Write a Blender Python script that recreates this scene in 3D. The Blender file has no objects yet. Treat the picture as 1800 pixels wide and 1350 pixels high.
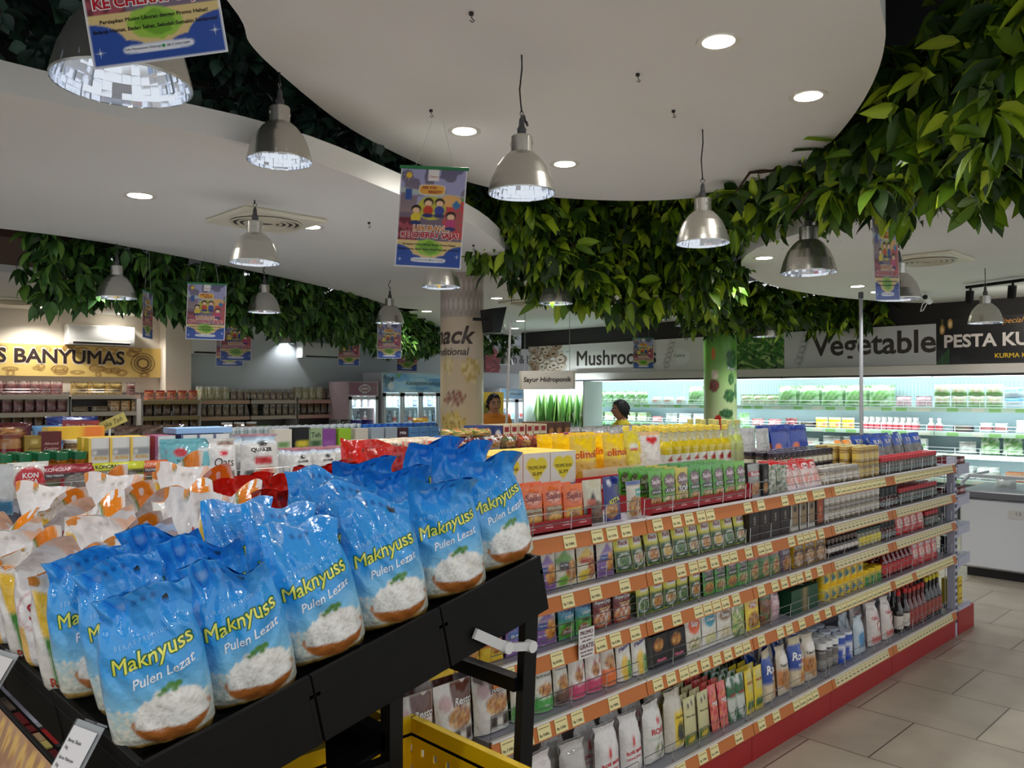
import bpy, bmesh, math, random
import numpy as np
from mathutils import Vector, Matrix

random.seed(7)
RNG = np.random.default_rng(11)
SC = bpy.context.scene
COL = SC.collection
PI = math.pi
R = math.radians

# ------------------------------------------------------------------ camera, world, exposure
# Room axes: X runs along the aisles, Y across them, Z up. The photographer stands at the origin.
CS, SN, FPX, EYE, HOR = .699, .715, 1440.0, 1.68, 692.0
cam_d = bpy.data.cameras.new('camera')
cam_d.sensor_width = 36.0
cam_d.lens = 36.0 * FPX / 1800.0
cam_d.clip_start = .05
cam_d.clip_end = 80
cam = bpy.data.objects.new('camera', cam_d)
COL.objects.link(cam)
cam.location = (0, 0, EYE)
cam.rotation_euler = (R(90) + math.atan((HOR - 675) / FPX), 0, -math.atan2(CS, SN))
SC.camera = cam

world = bpy.data.worlds.new('world')
SC.world = world
world.use_nodes = True
world.node_tree.nodes['Background'].inputs[0].default_value = (.93, .97, 1.0, 1)
world.node_tree.nodes['Background'].inputs[1].default_value = .60
SC.view_settings.view_transform = 'Standard'
SC.view_settings.look = 'None'
SC.view_settings.gamma = 1
SC.view_settings.exposure = .42
SC.view_settings.use_curve_mapping = False
SC.cycles.use_denoising = True
SC.cycles.max_bounces = 6
SC.cycles.diffuse_bounces = 4
SC.cycles.glossy_bounces = 3
SC.cycles.transmission_bounces = 4
SC.cycles.transparent_max_bounces = 8
SC.cycles.sample_clamp_indirect = 4
SC.cycles.caustics_reflective = False
SC.cycles.caustics_refractive = False


def lamp(name, kind, loc, power, color=(1, 1, 1), size=.1, size_y=None, rot=(0, 0, 0), spot=None):
    d = bpy.data.lights.new(name, kind)
    d.energy = power
    d.color = color
    if kind == 'AREA':
        d.size = size
        if size_y:
            d.shape = 'RECTANGLE'
            d.size_y = size_y
        else:
            d.shape = 'DISK'
    else:
        d.shadow_soft_size = size
    if kind == 'SPOT':
        d.spot_size = R(spot or 120)
        d.spot_blend = .6
    o = bpy.data.objects.new(name, d)
    o.location = loc
    o.rotation_euler = rot
    COL.objects.link(o)
    return o


# unseen spots added behind the photographer to light the fronts and bring glints
for x_, y_ in ((-.9, .6), (.6, -.7), (2.2, -1.2), (-1.2, 2.4), (3.6, -.4)):
    lamp('rear_fill_spot', 'SPOT', (x_, y_, 3.2), 38, (1, .97, .92), .07, spot=140)

# ------------------------------------------------------------------ pixel -> room helpers (1800x1350 frame)
def ray(px):
    r = (px - 900) / FPX
    return (SN * r + CS, SN - CS * r)


def at_z(px, py, z):
    d = (EYE - z) * FPX / (py - HOR)
    a = ray(px)
    return Vector((d * a[0], d * a[1], z))


def at_d(px, py, d):
    a = ray(px)
    return Vector((d * a[0], d * a[1], EYE - (py - HOR) * d / FPX))


def x_on_y(px, Y):
    a = ray(px)
    return Y * a[0] / a[1]


def y_on_x(px, X):
    a = ray(px)
    return X * a[1] / a[0]


def at_y(px, py, Y):
    a = ray(px)
    return at_d(px, py, Y / a[1])


def at_x(px, py, X):
    a = ray(px)
    return at_d(px, py, X / a[0])


# ------------------------------------------------------------------ colours and materials
def lin1(v):
    v = v / 255.0
    return v / 12.92 if v <= .04045 else ((v + .055) / 1.055) ** 2.4


def C(r, g=None, b=None):
    if g is None:
        h = r.lstrip('#')
        r, g, b = int(h[0:2], 16), int(h[2:4], 16), int(h[4:6], 16)
    return (lin1(r), lin1(g), lin1(b))


def mat(name, col=None, rough=.5, metal=0.0, coat=0.0, emit=None, strength=0, attr=False, alpha=None, trans=0.0, noise=None, bump=None, spec=.5):
    m = bpy.data.materials.new(name)
    m.use_nodes = True
    nt = m.node_tree
    b = nt.nodes['Principled BSDF']
    b.inputs['Roughness'].default_value = rough
    b.inputs['Metallic'].default_value = metal
    b.inputs['Coat Weight'].default_value = coat
    b.inputs['Coat Roughness'].default_value = .06
    b.inputs['Specular IOR Level'].default_value = spec
    b.inputs['Transmission Weight'].default_value = trans
    if col:
        b.inputs['Base Color'].default_value = (*col, 1)
    if attr:
        a = nt.nodes.new('ShaderNodeAttribute')
        a.attribute_name = 'Col'
        nt.links.new(a.outputs['Color'], b.inputs['Base Color'])
    if noise:
        sc, c2, amt = noise
        tc = nt.nodes.new('ShaderNodeTexCoord')
        n = nt.nodes.new('ShaderNodeTexNoise')
        n.inputs['Scale'].default_value = sc
        n.inputs['Detail'].default_value = 5
        rp = nt.nodes.new('ShaderNodeValToRGB')
        rp.color_ramp.elements[0].position = .5 - amt
        rp.color_ramp.elements[1].position = .5 + amt
        rp.color_ramp.elements[0].color = (*c2, 1)
        rp.color_ramp.elements[1].color = (*col, 1)
        nt.links.new(tc.outputs['Object'], n.inputs['Vector'])
        nt.links.new(n.outputs['Fac'], rp.inputs['Fac'])
        nt.links.new(rp.outputs['Color'], b.inputs['Base Color'])
    if bump:
        sc, st = bump
        tc = nt.nodes.new('ShaderNodeTexCoord')
        n = nt.nodes.new('ShaderNodeTexNoise')
        n.inputs['Scale'].default_value = sc
        n.inputs['Detail'].default_value = 4
        bp = nt.nodes.new('ShaderNodeBump')
        bp.inputs['Strength'].default_value = st
        bp.inputs['Distance'].default_value = .01
        nt.links.new(tc.outputs['Object'], n.inputs['Vector'])
        nt.links.new(n.outputs['Fac'], bp.inputs['Height'])
        nt.links.new(bp.outputs['Normal'], b.inputs['Normal'])
    if emit:
        b.inputs['Emission Color'].default_value = (*emit, 1)
        b.inputs['Emission Strength'].default_value = strength
    if alpha is not None:
        b.inputs['Alpha'].default_value = alpha
    return m


def clear_mat(name, tint, opacity, rough=.08):
    """thin clear plastic or glass: mostly see-through with a glossy skin"""
    m = bpy.data.materials.new(name)
    m.use_nodes = True
    nt = m.node_tree
    nt.nodes.remove(nt.nodes['Principled BSDF'])
    out = nt.nodes['Material Output']
    tr = nt.nodes.new('ShaderNodeBsdfTransparent')
    tr.inputs[0].default_value = (*tint, 1)
    gl = nt.nodes.new('ShaderNodeBsdfPrincipled')
    gl.inputs['Base Color'].default_value = (.9, .93, .95, 1)
    gl.inputs['Roughness'].default_value = rough
    lw = nt.nodes.new('ShaderNodeLayerWeight')
    lw.inputs['Blend'].default_value = .25
    mp = nt.nodes.new('ShaderNodeMath')
    mp.operation = 'MULTIPLY_ADD'
    mp.inputs[1].default_value = .35
    mp.inputs[2].default_value = opacity
    nt.links.new(lw.outputs['Fresnel'], mp.inputs[0])
    mx = nt.nodes.new('ShaderNodeMixShader')
    nt.links.new(mp.outputs[0], mx.inputs[0])
    nt.links.new(tr.outputs[0], mx.inputs[1])
    nt.links.new(gl.outputs[0], mx.inputs[2])
    nt.links.new(mx.outputs[0], out.inputs[0])
    return m


M = {}
M['print'] = mat('printed_plastic', rough=.3, coat=.25, attr=True, spec=.35)
M['foil'] = mat('glossy_film', rough=.20, coat=.8, spec=.4, attr=True, bump=(46, .5))
M['card'] = mat('printed_card', rough=.5, attr=True)
M['glassy'] = mat('filled_glass', rough=.08, coat=1.0, attr=True)
M['paint'] = mat('painted_metal', rough=.4, attr=True)
M['leaf'] = mat('artificial_leaf', rough=.42, attr=True, spec=.35)
M['body'] = mat('skin_and_cloth', rough=.7, attr=True)
M['white_ceiling'] = mat('ceiling_paint', C(238, 237, 232), .8, noise=(.8, C(230, 229, 223), .3))
M['wall_warm'] = mat('wall_paint_cream', C(226, 216, 200), .8)
M['wall_cool'] = mat('wall_paint_grey', C(214, 222, 226), .8)
M['void'] = mat('dark_void_paint', C(16, 15, 15), .95)
M['brown'] = mat('brown_soffit_paint', C(84, 58, 46), .9)
M['dark'] = mat('charcoal_paint', C(46, 44, 42), .8)
M['black_metal'] = mat('black_powder_coat', C(9, 9, 9), .42, noise=(30, C(14, 14, 14), .4), spec=.25)
M['black_board'] = mat('black_painted_board', C(8, 8, 8), .55, noise=(9, C(15, 14, 13), .35), spec=.2)
M['lilac'] = mat('lilac_grey_steel', C(182, 182, 200), .42)
M['wire'] = mat('chromed_wire', C(200, 200, 200), .22, metal=.9)
M['red_kick'] = mat('red_kick_plate', C(165, 26, 30), .42, noise=(6, C(150, 22, 27), .4))
M['rail_orange'] = mat('orange_rail', C(194, 116, 62), .5, coat=.0, spec=.25)
M['alu'] = mat('spun_aluminium', C(200, 198, 190), .26, metal=.88)
M['reflector'] = mat('facet_reflector', C(235, 238, 245), .06, metal=1.0, emit=(.75, .85, 1), strength=.08)  # weak emission imitates the bulb's glow on the facets
M['bulb'] = mat('lit_bulb', C(255, 255, 255), .4, emit=(.95, .98, 1), strength=30)
M['down'] = mat('lit_downlight', C(255, 255, 255), .4, emit=(1, .93, .8), strength=14)
M['tube'] = mat('lit_led_strip', C(255, 255, 255), .4, emit=(.9, 1, 1), strength=3.2)
M['white_plastic'] = mat('white_plastic', C(232, 232, 228), .4)
M['cream_plastic'] = mat('cream_plastic', C(226, 222, 200), .45)
M['black_plastic'] = mat('black_plastic', C(14, 14, 15), .45)
M['grey_plastic'] = mat('grey_plastic', C(120, 120, 124), .45)
M['yellow_crate'] = mat('yellow_crate_plastic', C(236, 196, 10), .4)
M['green_crate'] = mat('dark_green_crate_plastic', C(20, 62, 40), .45)
M['clear'] = clear_mat('clear_acrylic', (.97, .98, .98), .10)
M['film'] = clear_mat('clear_bag_film', (.97, .98, .98), .16, .12)
M['glass'] = clear_mat('door_glass', (.93, .97, .97), .06)
M['steel'] = mat('brushed_steel', C(190, 190, 188), .3, metal=.8)
M['branch'] = mat('branch_bark', C(58, 42, 30), .85)
M['freezer'] = mat('freezer_white', C(216, 220, 226), .35)
M['chill_back'] = mat('chiller_liner', C(226, 240, 242), .4)
M['fridge_pink'] = mat('pinkish_fridge_side', C(196, 172, 178), .4)
M['floor'] = None


# ------------------------------------------------------------------ mesh builder with vertex colours
class MB:
    def __init__(s):
        s.v, s.f, s.c, s.n = [], [], [], 0
        s.flat = []

    def add(s, verts, faces, col=(.5, .5, .5), smooth=True):
        n = len(verts)
        b = s.n
        s.v.extend([tuple(p) for p in verts])
        s.f.extend([tuple(b + i for i in f) for f in faces])
        s.flat.extend([smooth] * len(faces))
        if isinstance(col, np.ndarray) and col.ndim == 2:
            s.c.extend([tuple(q) for q in col])
        elif isinstance(col, list):
            s.c.extend(col)
        else:
            s.c.extend([tuple(col)] * n)
        s.n += n
        return s

    def box(s, cx, cy, cz, sx, sy, sz, col=(.5, .5, .5), rot=None, bev=0.0, cols=None):
        """box by centre and size; cols = {face: colour} with faces -x +x -y +y -z +z"""
        hx, hy, hz = sx / 2, sy / 2, sz / 2
        T = Matrix.Translation((cx, cy, cz)) @ (rot.to_4x4() if rot else Matrix.Identity(4))
        if bev > 0:
            bev = min(bev, hx * .9, hy * .9, hz * .9)
            vs = []
            idx = {}
            for ix in (-1, 1):
                for iy in (-1, 1):
                    for iz in (-1, 1):
                        for ax in range(3):
                            p = [ix * (hx - bev), iy * (hy - bev), iz * (hz - bev)]
                            p[ax] = (ix * hx, iy * hy, iz * hz)[ax]
                            idx[(ix, iy, iz, ax)] = len(vs)
                            vs.append(T @ Vector(p))
            fs = []
            k = lambda a, b_, c_, ax: idx[(a, b_, c_, ax)]
            for sg in (-1, 1):
                for ax in range(3):
                    o1, o2 = [a for a in range(3) if a != ax]
                    q = []
                    for a, b_ in ((-1, -1), (1, -1), (1, 1), (-1, 1)):
                        t = [0, 0, 0]
                        t[ax], t[o1], t[o2] = sg, a, b_
                        q.append(k(*t, ax))
                    fs.append(q)
            for a1 in range(3):
                for a2 in range(a1 + 1, 3):
                    o = 3 - a1 - a2
                    for s1 in (-1, 1):
                        for s2 in (-1, 1):
                            t0, t1 = [0, 0, 0], [0, 0, 0]
                            t0[a1] = t1[a1] = s1
                            t0[a2] = t1[a2] = s2
                            t0[o], t1[o] = -1, 1
                            fs.append([k(*t0, a1), k(*t1, a1), k(*t1, a2), k(*t0, a2)])
            for ix in (-1, 1):
                for iy in (-1, 1):
                    for iz in (-1, 1):
                        fs.append([k(ix, iy, iz, 0), k(ix, iy, iz, 1), k(ix, iy, iz, 2)])
            s.add(vs, fs, col, False)
            return s
        P = [(-hx, -hy, -hz), (hx, -hy, -hz), (hx, hy, -hz), (-hx, hy, -hz), (-hx, -hy, hz), (hx, -hy, hz), (hx, hy, hz), (-hx, hy, hz)]
        F = {'-z': (0, 3, 2, 1), '+z': (4, 5, 6, 7), '-y': (0, 1, 5, 4), '+y': (2, 3, 7, 6), '-x': (3, 0, 4, 7), '+x': (1, 2, 6, 5)}
        if cols:
            for key, f in F.items():
                s.add([T @ Vector(P[i]) for i in f], [(0, 1, 2, 3)], cols.get(key, col), False)
        else:
            s.add([T @ Vector(p) for p in P], list(F.values()), col, False)
        return s

    def bar(s, a, b, w, h=None, col=(.5, .5, .5)):
        """rectangular bar from point a to point b"""
        a, b = Vector(a), Vector(b)
        h = h or w
        d = b - a
        q = d.to_track_quat('Z', 'Y').to_matrix()
        m = (a + b) / 2
        return s.box(m.x, m.y, m.z, w, h, d.length, col, rot=q)

    def tube(s, pts, r, n=6, col=(.5, .5, .5), caps=True):
        pts = [Vector(p) for p in pts]
        vs, fs = [], []
        rr = r if isinstance(r, (list, tuple)) else [r] * len(pts)
        up = Vector((0, 0, 1))
        for i, p in enumerate(pts):
            t = (pts[min(i + 1, len(pts) - 1)] - pts[max(i - 1, 0)]).normalized()
            a = t.cross(up)
            if a.length < 1e-3:
                a = t.cross(Vector((1, 0, 0)))
            a.normalize()
            b = t.cross(a)
            for k in range(n):
                g = 2 * PI * k / n
                vs.append(p + (a * math.cos(g) + b * math.sin(g)) * rr[i])
        for i in range(len(pts) - 1):
            for k in range(n):
                k2 = (k + 1) % n
                fs.append((i * n + k, i * n + k2, (i + 1) * n + k2, (i + 1) * n + k))
        if caps:
            fs.append(tuple(range(n - 1, -1, -1)))
            fs.append(tuple((len(pts) - 1) * n + k for k in range(n)))
        return s.add(vs, fs, col)

    def lathe(s, prof, n=16, cx=0, cy=0, cz=0, cols=None, col=(.5, .5, .5), cap=True, sx=1.0, sy=1.0):
        """prof = [(r, z)]; cols = one colour per segment between profile points"""
        for i in range(len(prof) - 1):
            (r0, z0), (r1, z1) = prof[i], prof[i + 1]
            vs, fs = [], []
            for k in range(n):
                g = 2 * PI * k / n
                c_, s_ = math.cos(g) * sx, math.sin(g) * sy
                vs.append((cx + r0 * c_, cy + r0 * s_, cz + z0))
                vs.append((cx + r1 * c_, cy + r1 * s_, cz + z1))
            for k in range(n):
                a, b = 2 * k, 2 * ((k + 1) % n)
                fs.append((a, b, b + 1, a + 1))
            s.add(vs, fs, cols[i] if cols else col)
        if cap:
            for j, rev in ((0, True), (-1, False)):
                r, z = prof[j]
                if r > 1e-5:
                    ring = [(cx + r * math.cos(2 * PI * k / n) * sx, cy + r * math.sin(2 * PI * k / n) * sy, cz + z) for k in range(n)]
                    s.add(ring, [tuple(range(n))[::-1] if rev else tuple(range(n))], (cols[j] if cols else col), False)
        return s

    def prism(s, poly, z0, z1, col=(.5, .5, .5), side=None):
        n = len(poly)
        s.add([(p[0], p[1], z0) for p in poly], [tuple(range(n))[::-1]], col, False)
        s.add([(p[0], p[1], z1) for p in poly], [tuple(range(n))], col, False)
        vs = [(p[0], p[1], z0) for p in poly] + [(p[0], p[1], z1) for p in poly]
        s.add(vs, [(i, (i + 1) % n, n + (i + 1) % n, n + i) for i in range(n)], side or col, True)
        return s

    def grid(s, fn, nu, nv, cols=None, col=(.5, .5, .5), flip=False):
        """fn(U, V) -> (X, Y, Z) arrays of shape (nv+1, nu+1)"""
        U, V = np.meshgrid(np.linspace(0, 1, nu + 1), np.linspace(0, 1, nv + 1))
        X, Y, Z = fn(U, V)
        vs = np.stack([X.ravel(), Y.ravel(), Z.ravel()], 1)
        w = nu + 1
        fs = []
        for j in range(nv):
            for i in range(nu):
                a = j * w + i
                f = (a, a + 1, a + 1 + w, a + w)
                fs.append(f[::-1] if flip else f)
        return s.add(vs.tolist(), fs, cols.reshape(-1, 3) if cols is not None else col)

    def text(s, body, fn, cu, cv, w, h=None, col=(0, 0, 0), bold=0.0, shear=0.0, rot=0.0, out=0.0, aspect=1.0, cuts=0, two=None, lift=0.0):
        """lettering laid on a surface: fn(u, v, lift) -> points; centre cu, cv; width w in surface units; aspect = surface height / width"""
        p, tris = glyphs(body, bold, shear)
        if out:
            p, tris = glyphs(body, bold + out, shear)
        p0, _ = glyphs(body, bold, shear)
        lo, hi = p0.min(0), p0.max(0)
        mid = (lo + hi) / 2
        sw = w / (hi[0] - lo[0])
        sh = (h / (hi[1] - lo[1])) if h else sw / aspect
        q = (p - mid) * np.array([sw, sh * aspect])
        if cuts:
            q, tris = refine(q, tris, w / cuts)
        if rot:
            c_, s_ = math.cos(rot), math.sin(rot)
            q = q @ np.array([[c_, s_], [-s_, c_]])
        u = cu + q[:, 0]
        v = cv + q[:, 1] / aspect
        X, Y, Z = fn(u, v, lift)
        vs = np.stack([X, Y, Z], 1).tolist()
        if two is not None:
            t = (q[:, 1] - q[:, 1].min()) / max(1e-6, np.ptp(q[:, 1]))
            cc = np.array(col)[None] * (1 - t[:, None]) + np.array(two)[None] * t[:, None]
            s.add(vs, tris, cc, False)
        else:
            s.add(vs, tris, col, False)
        return s

    def mesh(s, name, material, angle=42):
        me = bpy.data.meshes.new(name)
        me.from_pydata(s.v, [], s.f)
        at = me.attributes.new('Col', 'FLOAT_COLOR', 'POINT')
        cc = np.ones((len(s.v), 4), dtype=np.float32)
        if len(s.v):
            cc[:, :3] = np.array(s.c, dtype=np.float32)
        at.data.foreach_set('color', cc.ravel())
        me.polygons.foreach_set('use_smooth', np.array(s.flat, dtype=bool))
        me.materials.append(material)
        if angle:
            me.set_sharp_from_angle(angle=R(angle))
        me.update()
        return me

    def build(s, name, material, parent=None, angle=42):
        o = bpy.data.objects.new(name, s.mesh(name, material, angle))
        COL.objects.link(o)
        if parent:
            o.parent = parent
        return o


def refine(p, tris, step):
    """splits long triangles so that lettering can follow a curved surface"""
    p = [tuple(q) for q in p]
    out, todo = [], list(tris)
    mids = {}
    while todo:
        t = todo.pop()
        L = [(math.dist(p[t[i]], p[t[(i + 1) % 3]]), i) for i in range(3)]
        l, i = max(L)
        if l < step or len(p) > 6000:
            out.append(t)
            continue
        a, b, c = t[i], t[(i + 1) % 3], t[(i + 2) % 3]
        key = (min(a, b), max(a, b))
        if key not in mids:
            mids[key] = len(p)
            p.append(((p[a][0] + p[b][0]) / 2, (p[a][1] + p[b][1]) / 2))
        m = mids[key]
        todo += [(a, m, c), (m, b, c)]
    return np.array(p), out


_G = {}
M_OUT = [(.073, 0), (.171, 0), (.172, .531), (.383, .267), (.399, .267), (.610, .531), (.611, 0), (.709, 0), (.709, .682), (.618, .682), (.391, .402), (.165, .682), (.073, .682)]


def thick_m(b, shear):
    from mathutils.geometry import tessellate_polygon
    n, out = len(M_OUT), []
    b = min(b, .045)
    for i in range(n):
        p, q, r = (np.array(M_OUT[(i + k) % n]) for k in (-1, 0, 1))
        d1, d2 = (q - p) / np.linalg.norm(q - p), (r - q) / np.linalg.norm(r - q)
        n1, n2 = np.array([d1[1], -d1[0]]), np.array([d2[1], -d2[0]])
        m = n1 + n2
        m = m / max(np.dot(m, n1), .45)
        v = q + m * b
        out.append((v[0] + shear * v[1], v[1]))
    t = tessellate_polygon([[Vector((x, y, 0)) for x, y in out]])
    fixed = []
    for f in t:
        a_, b_, c_ = (np.array(out[k]) for k in f)
        cr = (b_[0] - a_[0]) * (c_[1] - a_[1]) - (b_[1] - a_[1]) * (c_[0] - a_[0])
        fixed.append(tuple(f) if cr > 0 else tuple(f)[::-1])
    return np.array(out), fixed




def glyphs(body, bold=0.0, shear=0.0):
    key = (body, round(bold, 4), round(shear, 3))
    if key not in _G and bold and 'M' in body:
        # the fill of a thickened M crosses itself: set that letter from its own outline
        ps, ts, n, pre = [], [], 0, ''
        for piece in body.replace('M', '|M|').split('|'):
            if piece.strip():
                dx = glyphs(pre + 'I', 0.0, shear)[0][:, 0].max() - glyphs('I', 0.0, shear)[0][:, 0].max() if pre else 0.0
                q, t = thick_m(bold, shear) if piece == 'M' else glyphs(piece, bold, shear)
                lead = 0.0
                if piece[0] == ' ':
                    lead = 0.0
                ps.append(q + np.array([dx + lead, 0.0]))
                ts += [tuple(i + n for i in f) for f in t]
                n += len(q)
            pre += piece
        _G[key] = (np.concatenate(ps), ts)
    if key not in _G:
        cu = bpy.data.curves.new('glyph', 'FONT')
        cu.body = body
        cu.offset = bold
        cu.shear = shear
        cu.resolution_u = 3
        o = bpy.data.objects.new('glyph', cu)
        me = o.to_mesh()
        p = np.array([(v.co.x, v.co.y) for v in me.vertices])
        me.calc_loop_triangles()
        t = [tuple(q.vertices) for q in me.loop_triangles]
        o.to_mesh_clear()
        bpy.data.objects.remove(o)
        bpy.data.curves.remove(cu)
        _G[key] = (p, t)
    return _G[key]


# ------------------------------------------------------------------ objects, labels
LABELS = {}


def tag(o, label=None, cat=None, group=None, kind=None):
    if label:
        n = len(label.split())
        if not 4 <= n <= 16:
            print('LABEL LENGTH', n, label)
        LABELS.setdefault(label, []).append((o.name, group))
        o['label'] = label
    if cat:
        o['category'] = cat
    if group:
        o['group'] = group
    if kind:
        o['kind'] = kind
    return o


def empty(name, loc=(0, 0, 0), rz=0.0, label=None, cat=None, group=None):
    o = bpy.data.objects.new(name, None)
    o.empty_display_size = .05
    o.location = loc
    o.rotation_euler = (0, 0, rz)
    COL.objects.link(o)
    if label:
        tag(o, label, cat, group)
    return o


ORD = ('zeroth first second third fourth fifth sixth seventh eighth ninth tenth eleventh twelfth thirteenth fourteenth fifteenth sixteenth '
       'seventeenth eighteenth nineteenth twentieth').split()
TENS = {2: 'twenty', 3: 'thirty', 4: 'forty', 5: 'fifty', 6: 'sixty'}


def nth(k):
    if k <= 20:
        return ORD[k]
    return TENS[k // 10] + ('-' + ORD[k % 10] if k % 10 else 'th').replace('tyth', 'tieth') if k % 10 else TENS[k // 10][:-1] + 'ieth'


class Kind:
    """one sort of product: a root mesh and child parts, spawned as real objects"""

    def __init__(s, name, desc, cat, root, parts=(), w=.1, h=.15, d=.05):
        s.name, s.desc, s.cat, s.root, s.parts, s.w, s.h, s.d = name, desc, cat, root, parts, w, h, d

    def spawn(s, loc, rz=0.0, label=None, group=None, rx=0.0, ry=0.0, scale=1.0):
        o = bpy.data.objects.new(s.name, s.root)
        o.location = loc
        o.rotation_euler = (rx, ry, rz)
        if scale != 1.0:
            o.scale = scale if isinstance(scale, tuple) else (scale,) * 3
        COL.objects.link(o)
        tag(o, label, s.cat, group)
        for pn, pm in s.parts:
            c = bpy.data.objects.new(pn, pm)
            c.parent = o
            COL.objects.link(c)
        return o


# ------------------------------------------------------------------ printing: colours over a (u, v) grid
def vnoise(x, y, seed=0):
    xi, yi = np.floor(x).astype(int), np.floor(y).astype(int)
    xf, yf = x - xi, y - yi
    xf, yf = xf * xf * (3 - 2 * xf), yf * yf * (3 - 2 * yf)

    def h(a, b):
        n = (a * 374761393 + b * 668265263 + seed * 1442695041) & 0x7fffffff
        n = ((n ^ (n >> 13)) * 1274126177) & 0x7fffffff
        return ((n ^ (n >> 16)) & 0xffff) / 65535.0
    return (h(xi, yi) * (1 - xf) + h(xi + 1, yi) * xf) * (1 - yf) + (h(xi, yi + 1) * (1 - xf) + h(xi + 1, yi + 1) * xf) * yf


def soft(fn, U, V, k=3):
    """average of k x k prints shifted inside one grid cell: clean edges on a coarse grid"""
    du, dv = 1.0 / (U.shape[1] - 1), 1.0 / (U.shape[0] - 1)
    acc = 0
    for i in range(k):
        for j in range(k):
            acc = acc + fn(U + du * ((i + .5) / k - .5), V + dv * ((j + .5) / k - .5))
    return acc / (k * k)


def paint(U, V, base, layers=(), seed=0):
    A = np.zeros(U.shape + (3,))
    A[:] = base
    for k, L in enumerate(layers):
        t = L[0]
        if t == 'r':
            m = (U >= L[1]) & (V >= L[2]) & (U <= L[3]) & (V <= L[4])
            A[m] = L[5]
        elif t == 'e':
            m = ((U - L[1]) / L[3]) ** 2 + ((V - L[2]) / L[4]) ** 2 <= 1
            A[m] = L[5]
        elif t == 'f':
            m = ((U - L[1]) / L[3]) ** 2 + ((V - L[2]) / L[4]) ** 2 <= 1
            fr = L[6] if len(L) > 6 else 14
            n = vnoise(U * fr + k * 7.3, V * fr * 1.4 + 3.1, seed + k)
            cs = np.array(L[5])
            i = np.clip((n * 1.5 - .25) * len(cs), 0, len(cs) - 1).astype(int)
            A[m] = cs[i][m]
        elif t == 'g':
            tt = np.clip((V - L[1]) / (L[2] - L[1]), 0, 1)[..., None]
            m = (V >= L[1]) & (V <= L[2])
            A[m] = (np.array(L[3]) * (1 - tt) + np.array(L[4]) * tt)[m]
        elif t == 'n':
            n = vnoise(U * L[2], V * L[2] * (L[3] if len(L) > 3 else 1.5), seed + k)
            cs = np.array(L[1])
            i = np.clip((n * 1.4 - .2) * len(cs), 0, len(cs) - 1).astype(int)
            A[:] = cs[i]
        elif t == 'vee':
            m = np.abs(U - L[1]) <= L[3] * np.clip((V - L[2]) / (L[4] - L[2]), 0, 1)
            m &= (V >= L[2]) & (V <= L[4])
            A[m] = L[5]
        elif t == 'tri':
            m = np.abs(U - L[1]) <= L[3] * np.clip((L[4] - V) / (L[4] - L[2]), 0, 1)
            m &= (V >= L[2]) & (V <= L[4])
            A[m] = L[5]
    return A
# ------------------------------------------------------------------ product builders (front faces -Y, base at z = 0)
W_ = C(238, 238, 236)
K_ = C(24, 22, 22)
CREAM = C(232, 224, 198)
RED = C(190, 28, 34)
YEL = C(240, 205, 30)
ORG = C(232, 118, 28)
GRN = C(60, 140, 50)
DGRN = C(28, 84, 44)
BLU = C(28, 70, 160)
FOOD = [C(150, 84, 34), C(196, 130, 60), C(226, 180, 100), C(120, 60, 24)]
SALAD = [C(70, 120, 50), C(200, 160, 90), C(150, 60, 30), C(230, 210, 170)]
GREY = C(168, 168, 168)


def pouch_surface(w, h, t, style, seed=0):
    rs = np.random.default_rng(seed + 5)
    ph = rs.uniform(0, 6, 4)

    def prof(v):
        if style == 'stand':
            return np.interp(v, [0, .06, .2, .5, .8, .93, 1], [.82, .95, 1, .8, .38, .08, .03])
        if style == 'bag':
            return np.interp(v, [0, .05, .15, .6, .8, .9, 1], [.5, .9, 1, .95, .6, .2, .25])
        return np.interp(v, [0, .05, .2, .5, .8, .95, 1], [.03, .15, .8, 1, .8, .15, .03])

    def fn(sign):
        def f(u, v, lift=0.0):
            e = np.clip(1 - np.abs(2 * u - 1) ** 2.6, 0, 1) ** .65
            b = prof(v)
            ww = w * (1 - .05 * b * np.sin(np.clip(v, 0, 1) * PI))
            if style == 'bag':
                ww = ww * np.interp(v, [0, .8, .88, 1], [.95, .9, .72, .92])
            x = (u - .5) * ww
            rip = .035 * t * np.sin(u * 9 + v * 7 + ph[0]) * np.sin(v * 11 + ph[1]) + .02 * t * np.sin(u * 23 - v * 17 + ph[2])
            y = -sign * (t / 2 * b * e + rip * e + lift) + (0 if style == 'stand' else .06 * t * np.sin(u * 5 + ph[3]) * np.clip(v - .8, 0, 1) * 5)
            return x, y, v * h
        return f
    return fn(1), fn(-1)


def make_pouch(name, desc, cat, w, h, t, style, base, layers=(), texts=(), back=None, nu=14, nv=20, material='foil', seed=0):
    mb = MB()
    f, bk = pouch_surface(w, h, t, style, seed)
    U, V = np.meshgrid(np.linspace(0, 1, nu + 1), np.linspace(0, 1, nv + 1))
    mb.grid(lambda u, v: f(u, v), nu, nv, soft(lambda a, b: paint(a, b, base, layers, seed), U, V))
    n2 = max(6, nu // 2)
    mb.grid(lambda u, v: bk(u, v), n2, max(6, nv // 2), None, back or base, flip=True)
    if style in ('stand', 'bag'):
        us = np.linspace(0, 1, 13)
        a = np.stack(f(us, us * 0), 1).tolist()
        b = np.stack(bk(us[::-1], us * 0), 1).tolist()
        mb.add(a + b[1:-1], [tuple(range(len(a + b[1:-1])))[::-1]], back or base, False)
    for T in texts:
        s_, cu, cv, tw, col = T[:5]
        o = dict(T[5]) if len(T) > 5 else {}
        mb.text(s_, f, cu, cv, tw, col=col, aspect=h / w, lift=o.pop('lift', .0012), cuts=o.pop('cuts', 6 if nu > 10 else 3), **o)
    return Kind(name, desc, cat, mb.mesh(name, M[material], 55), (), w, h, t)


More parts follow.
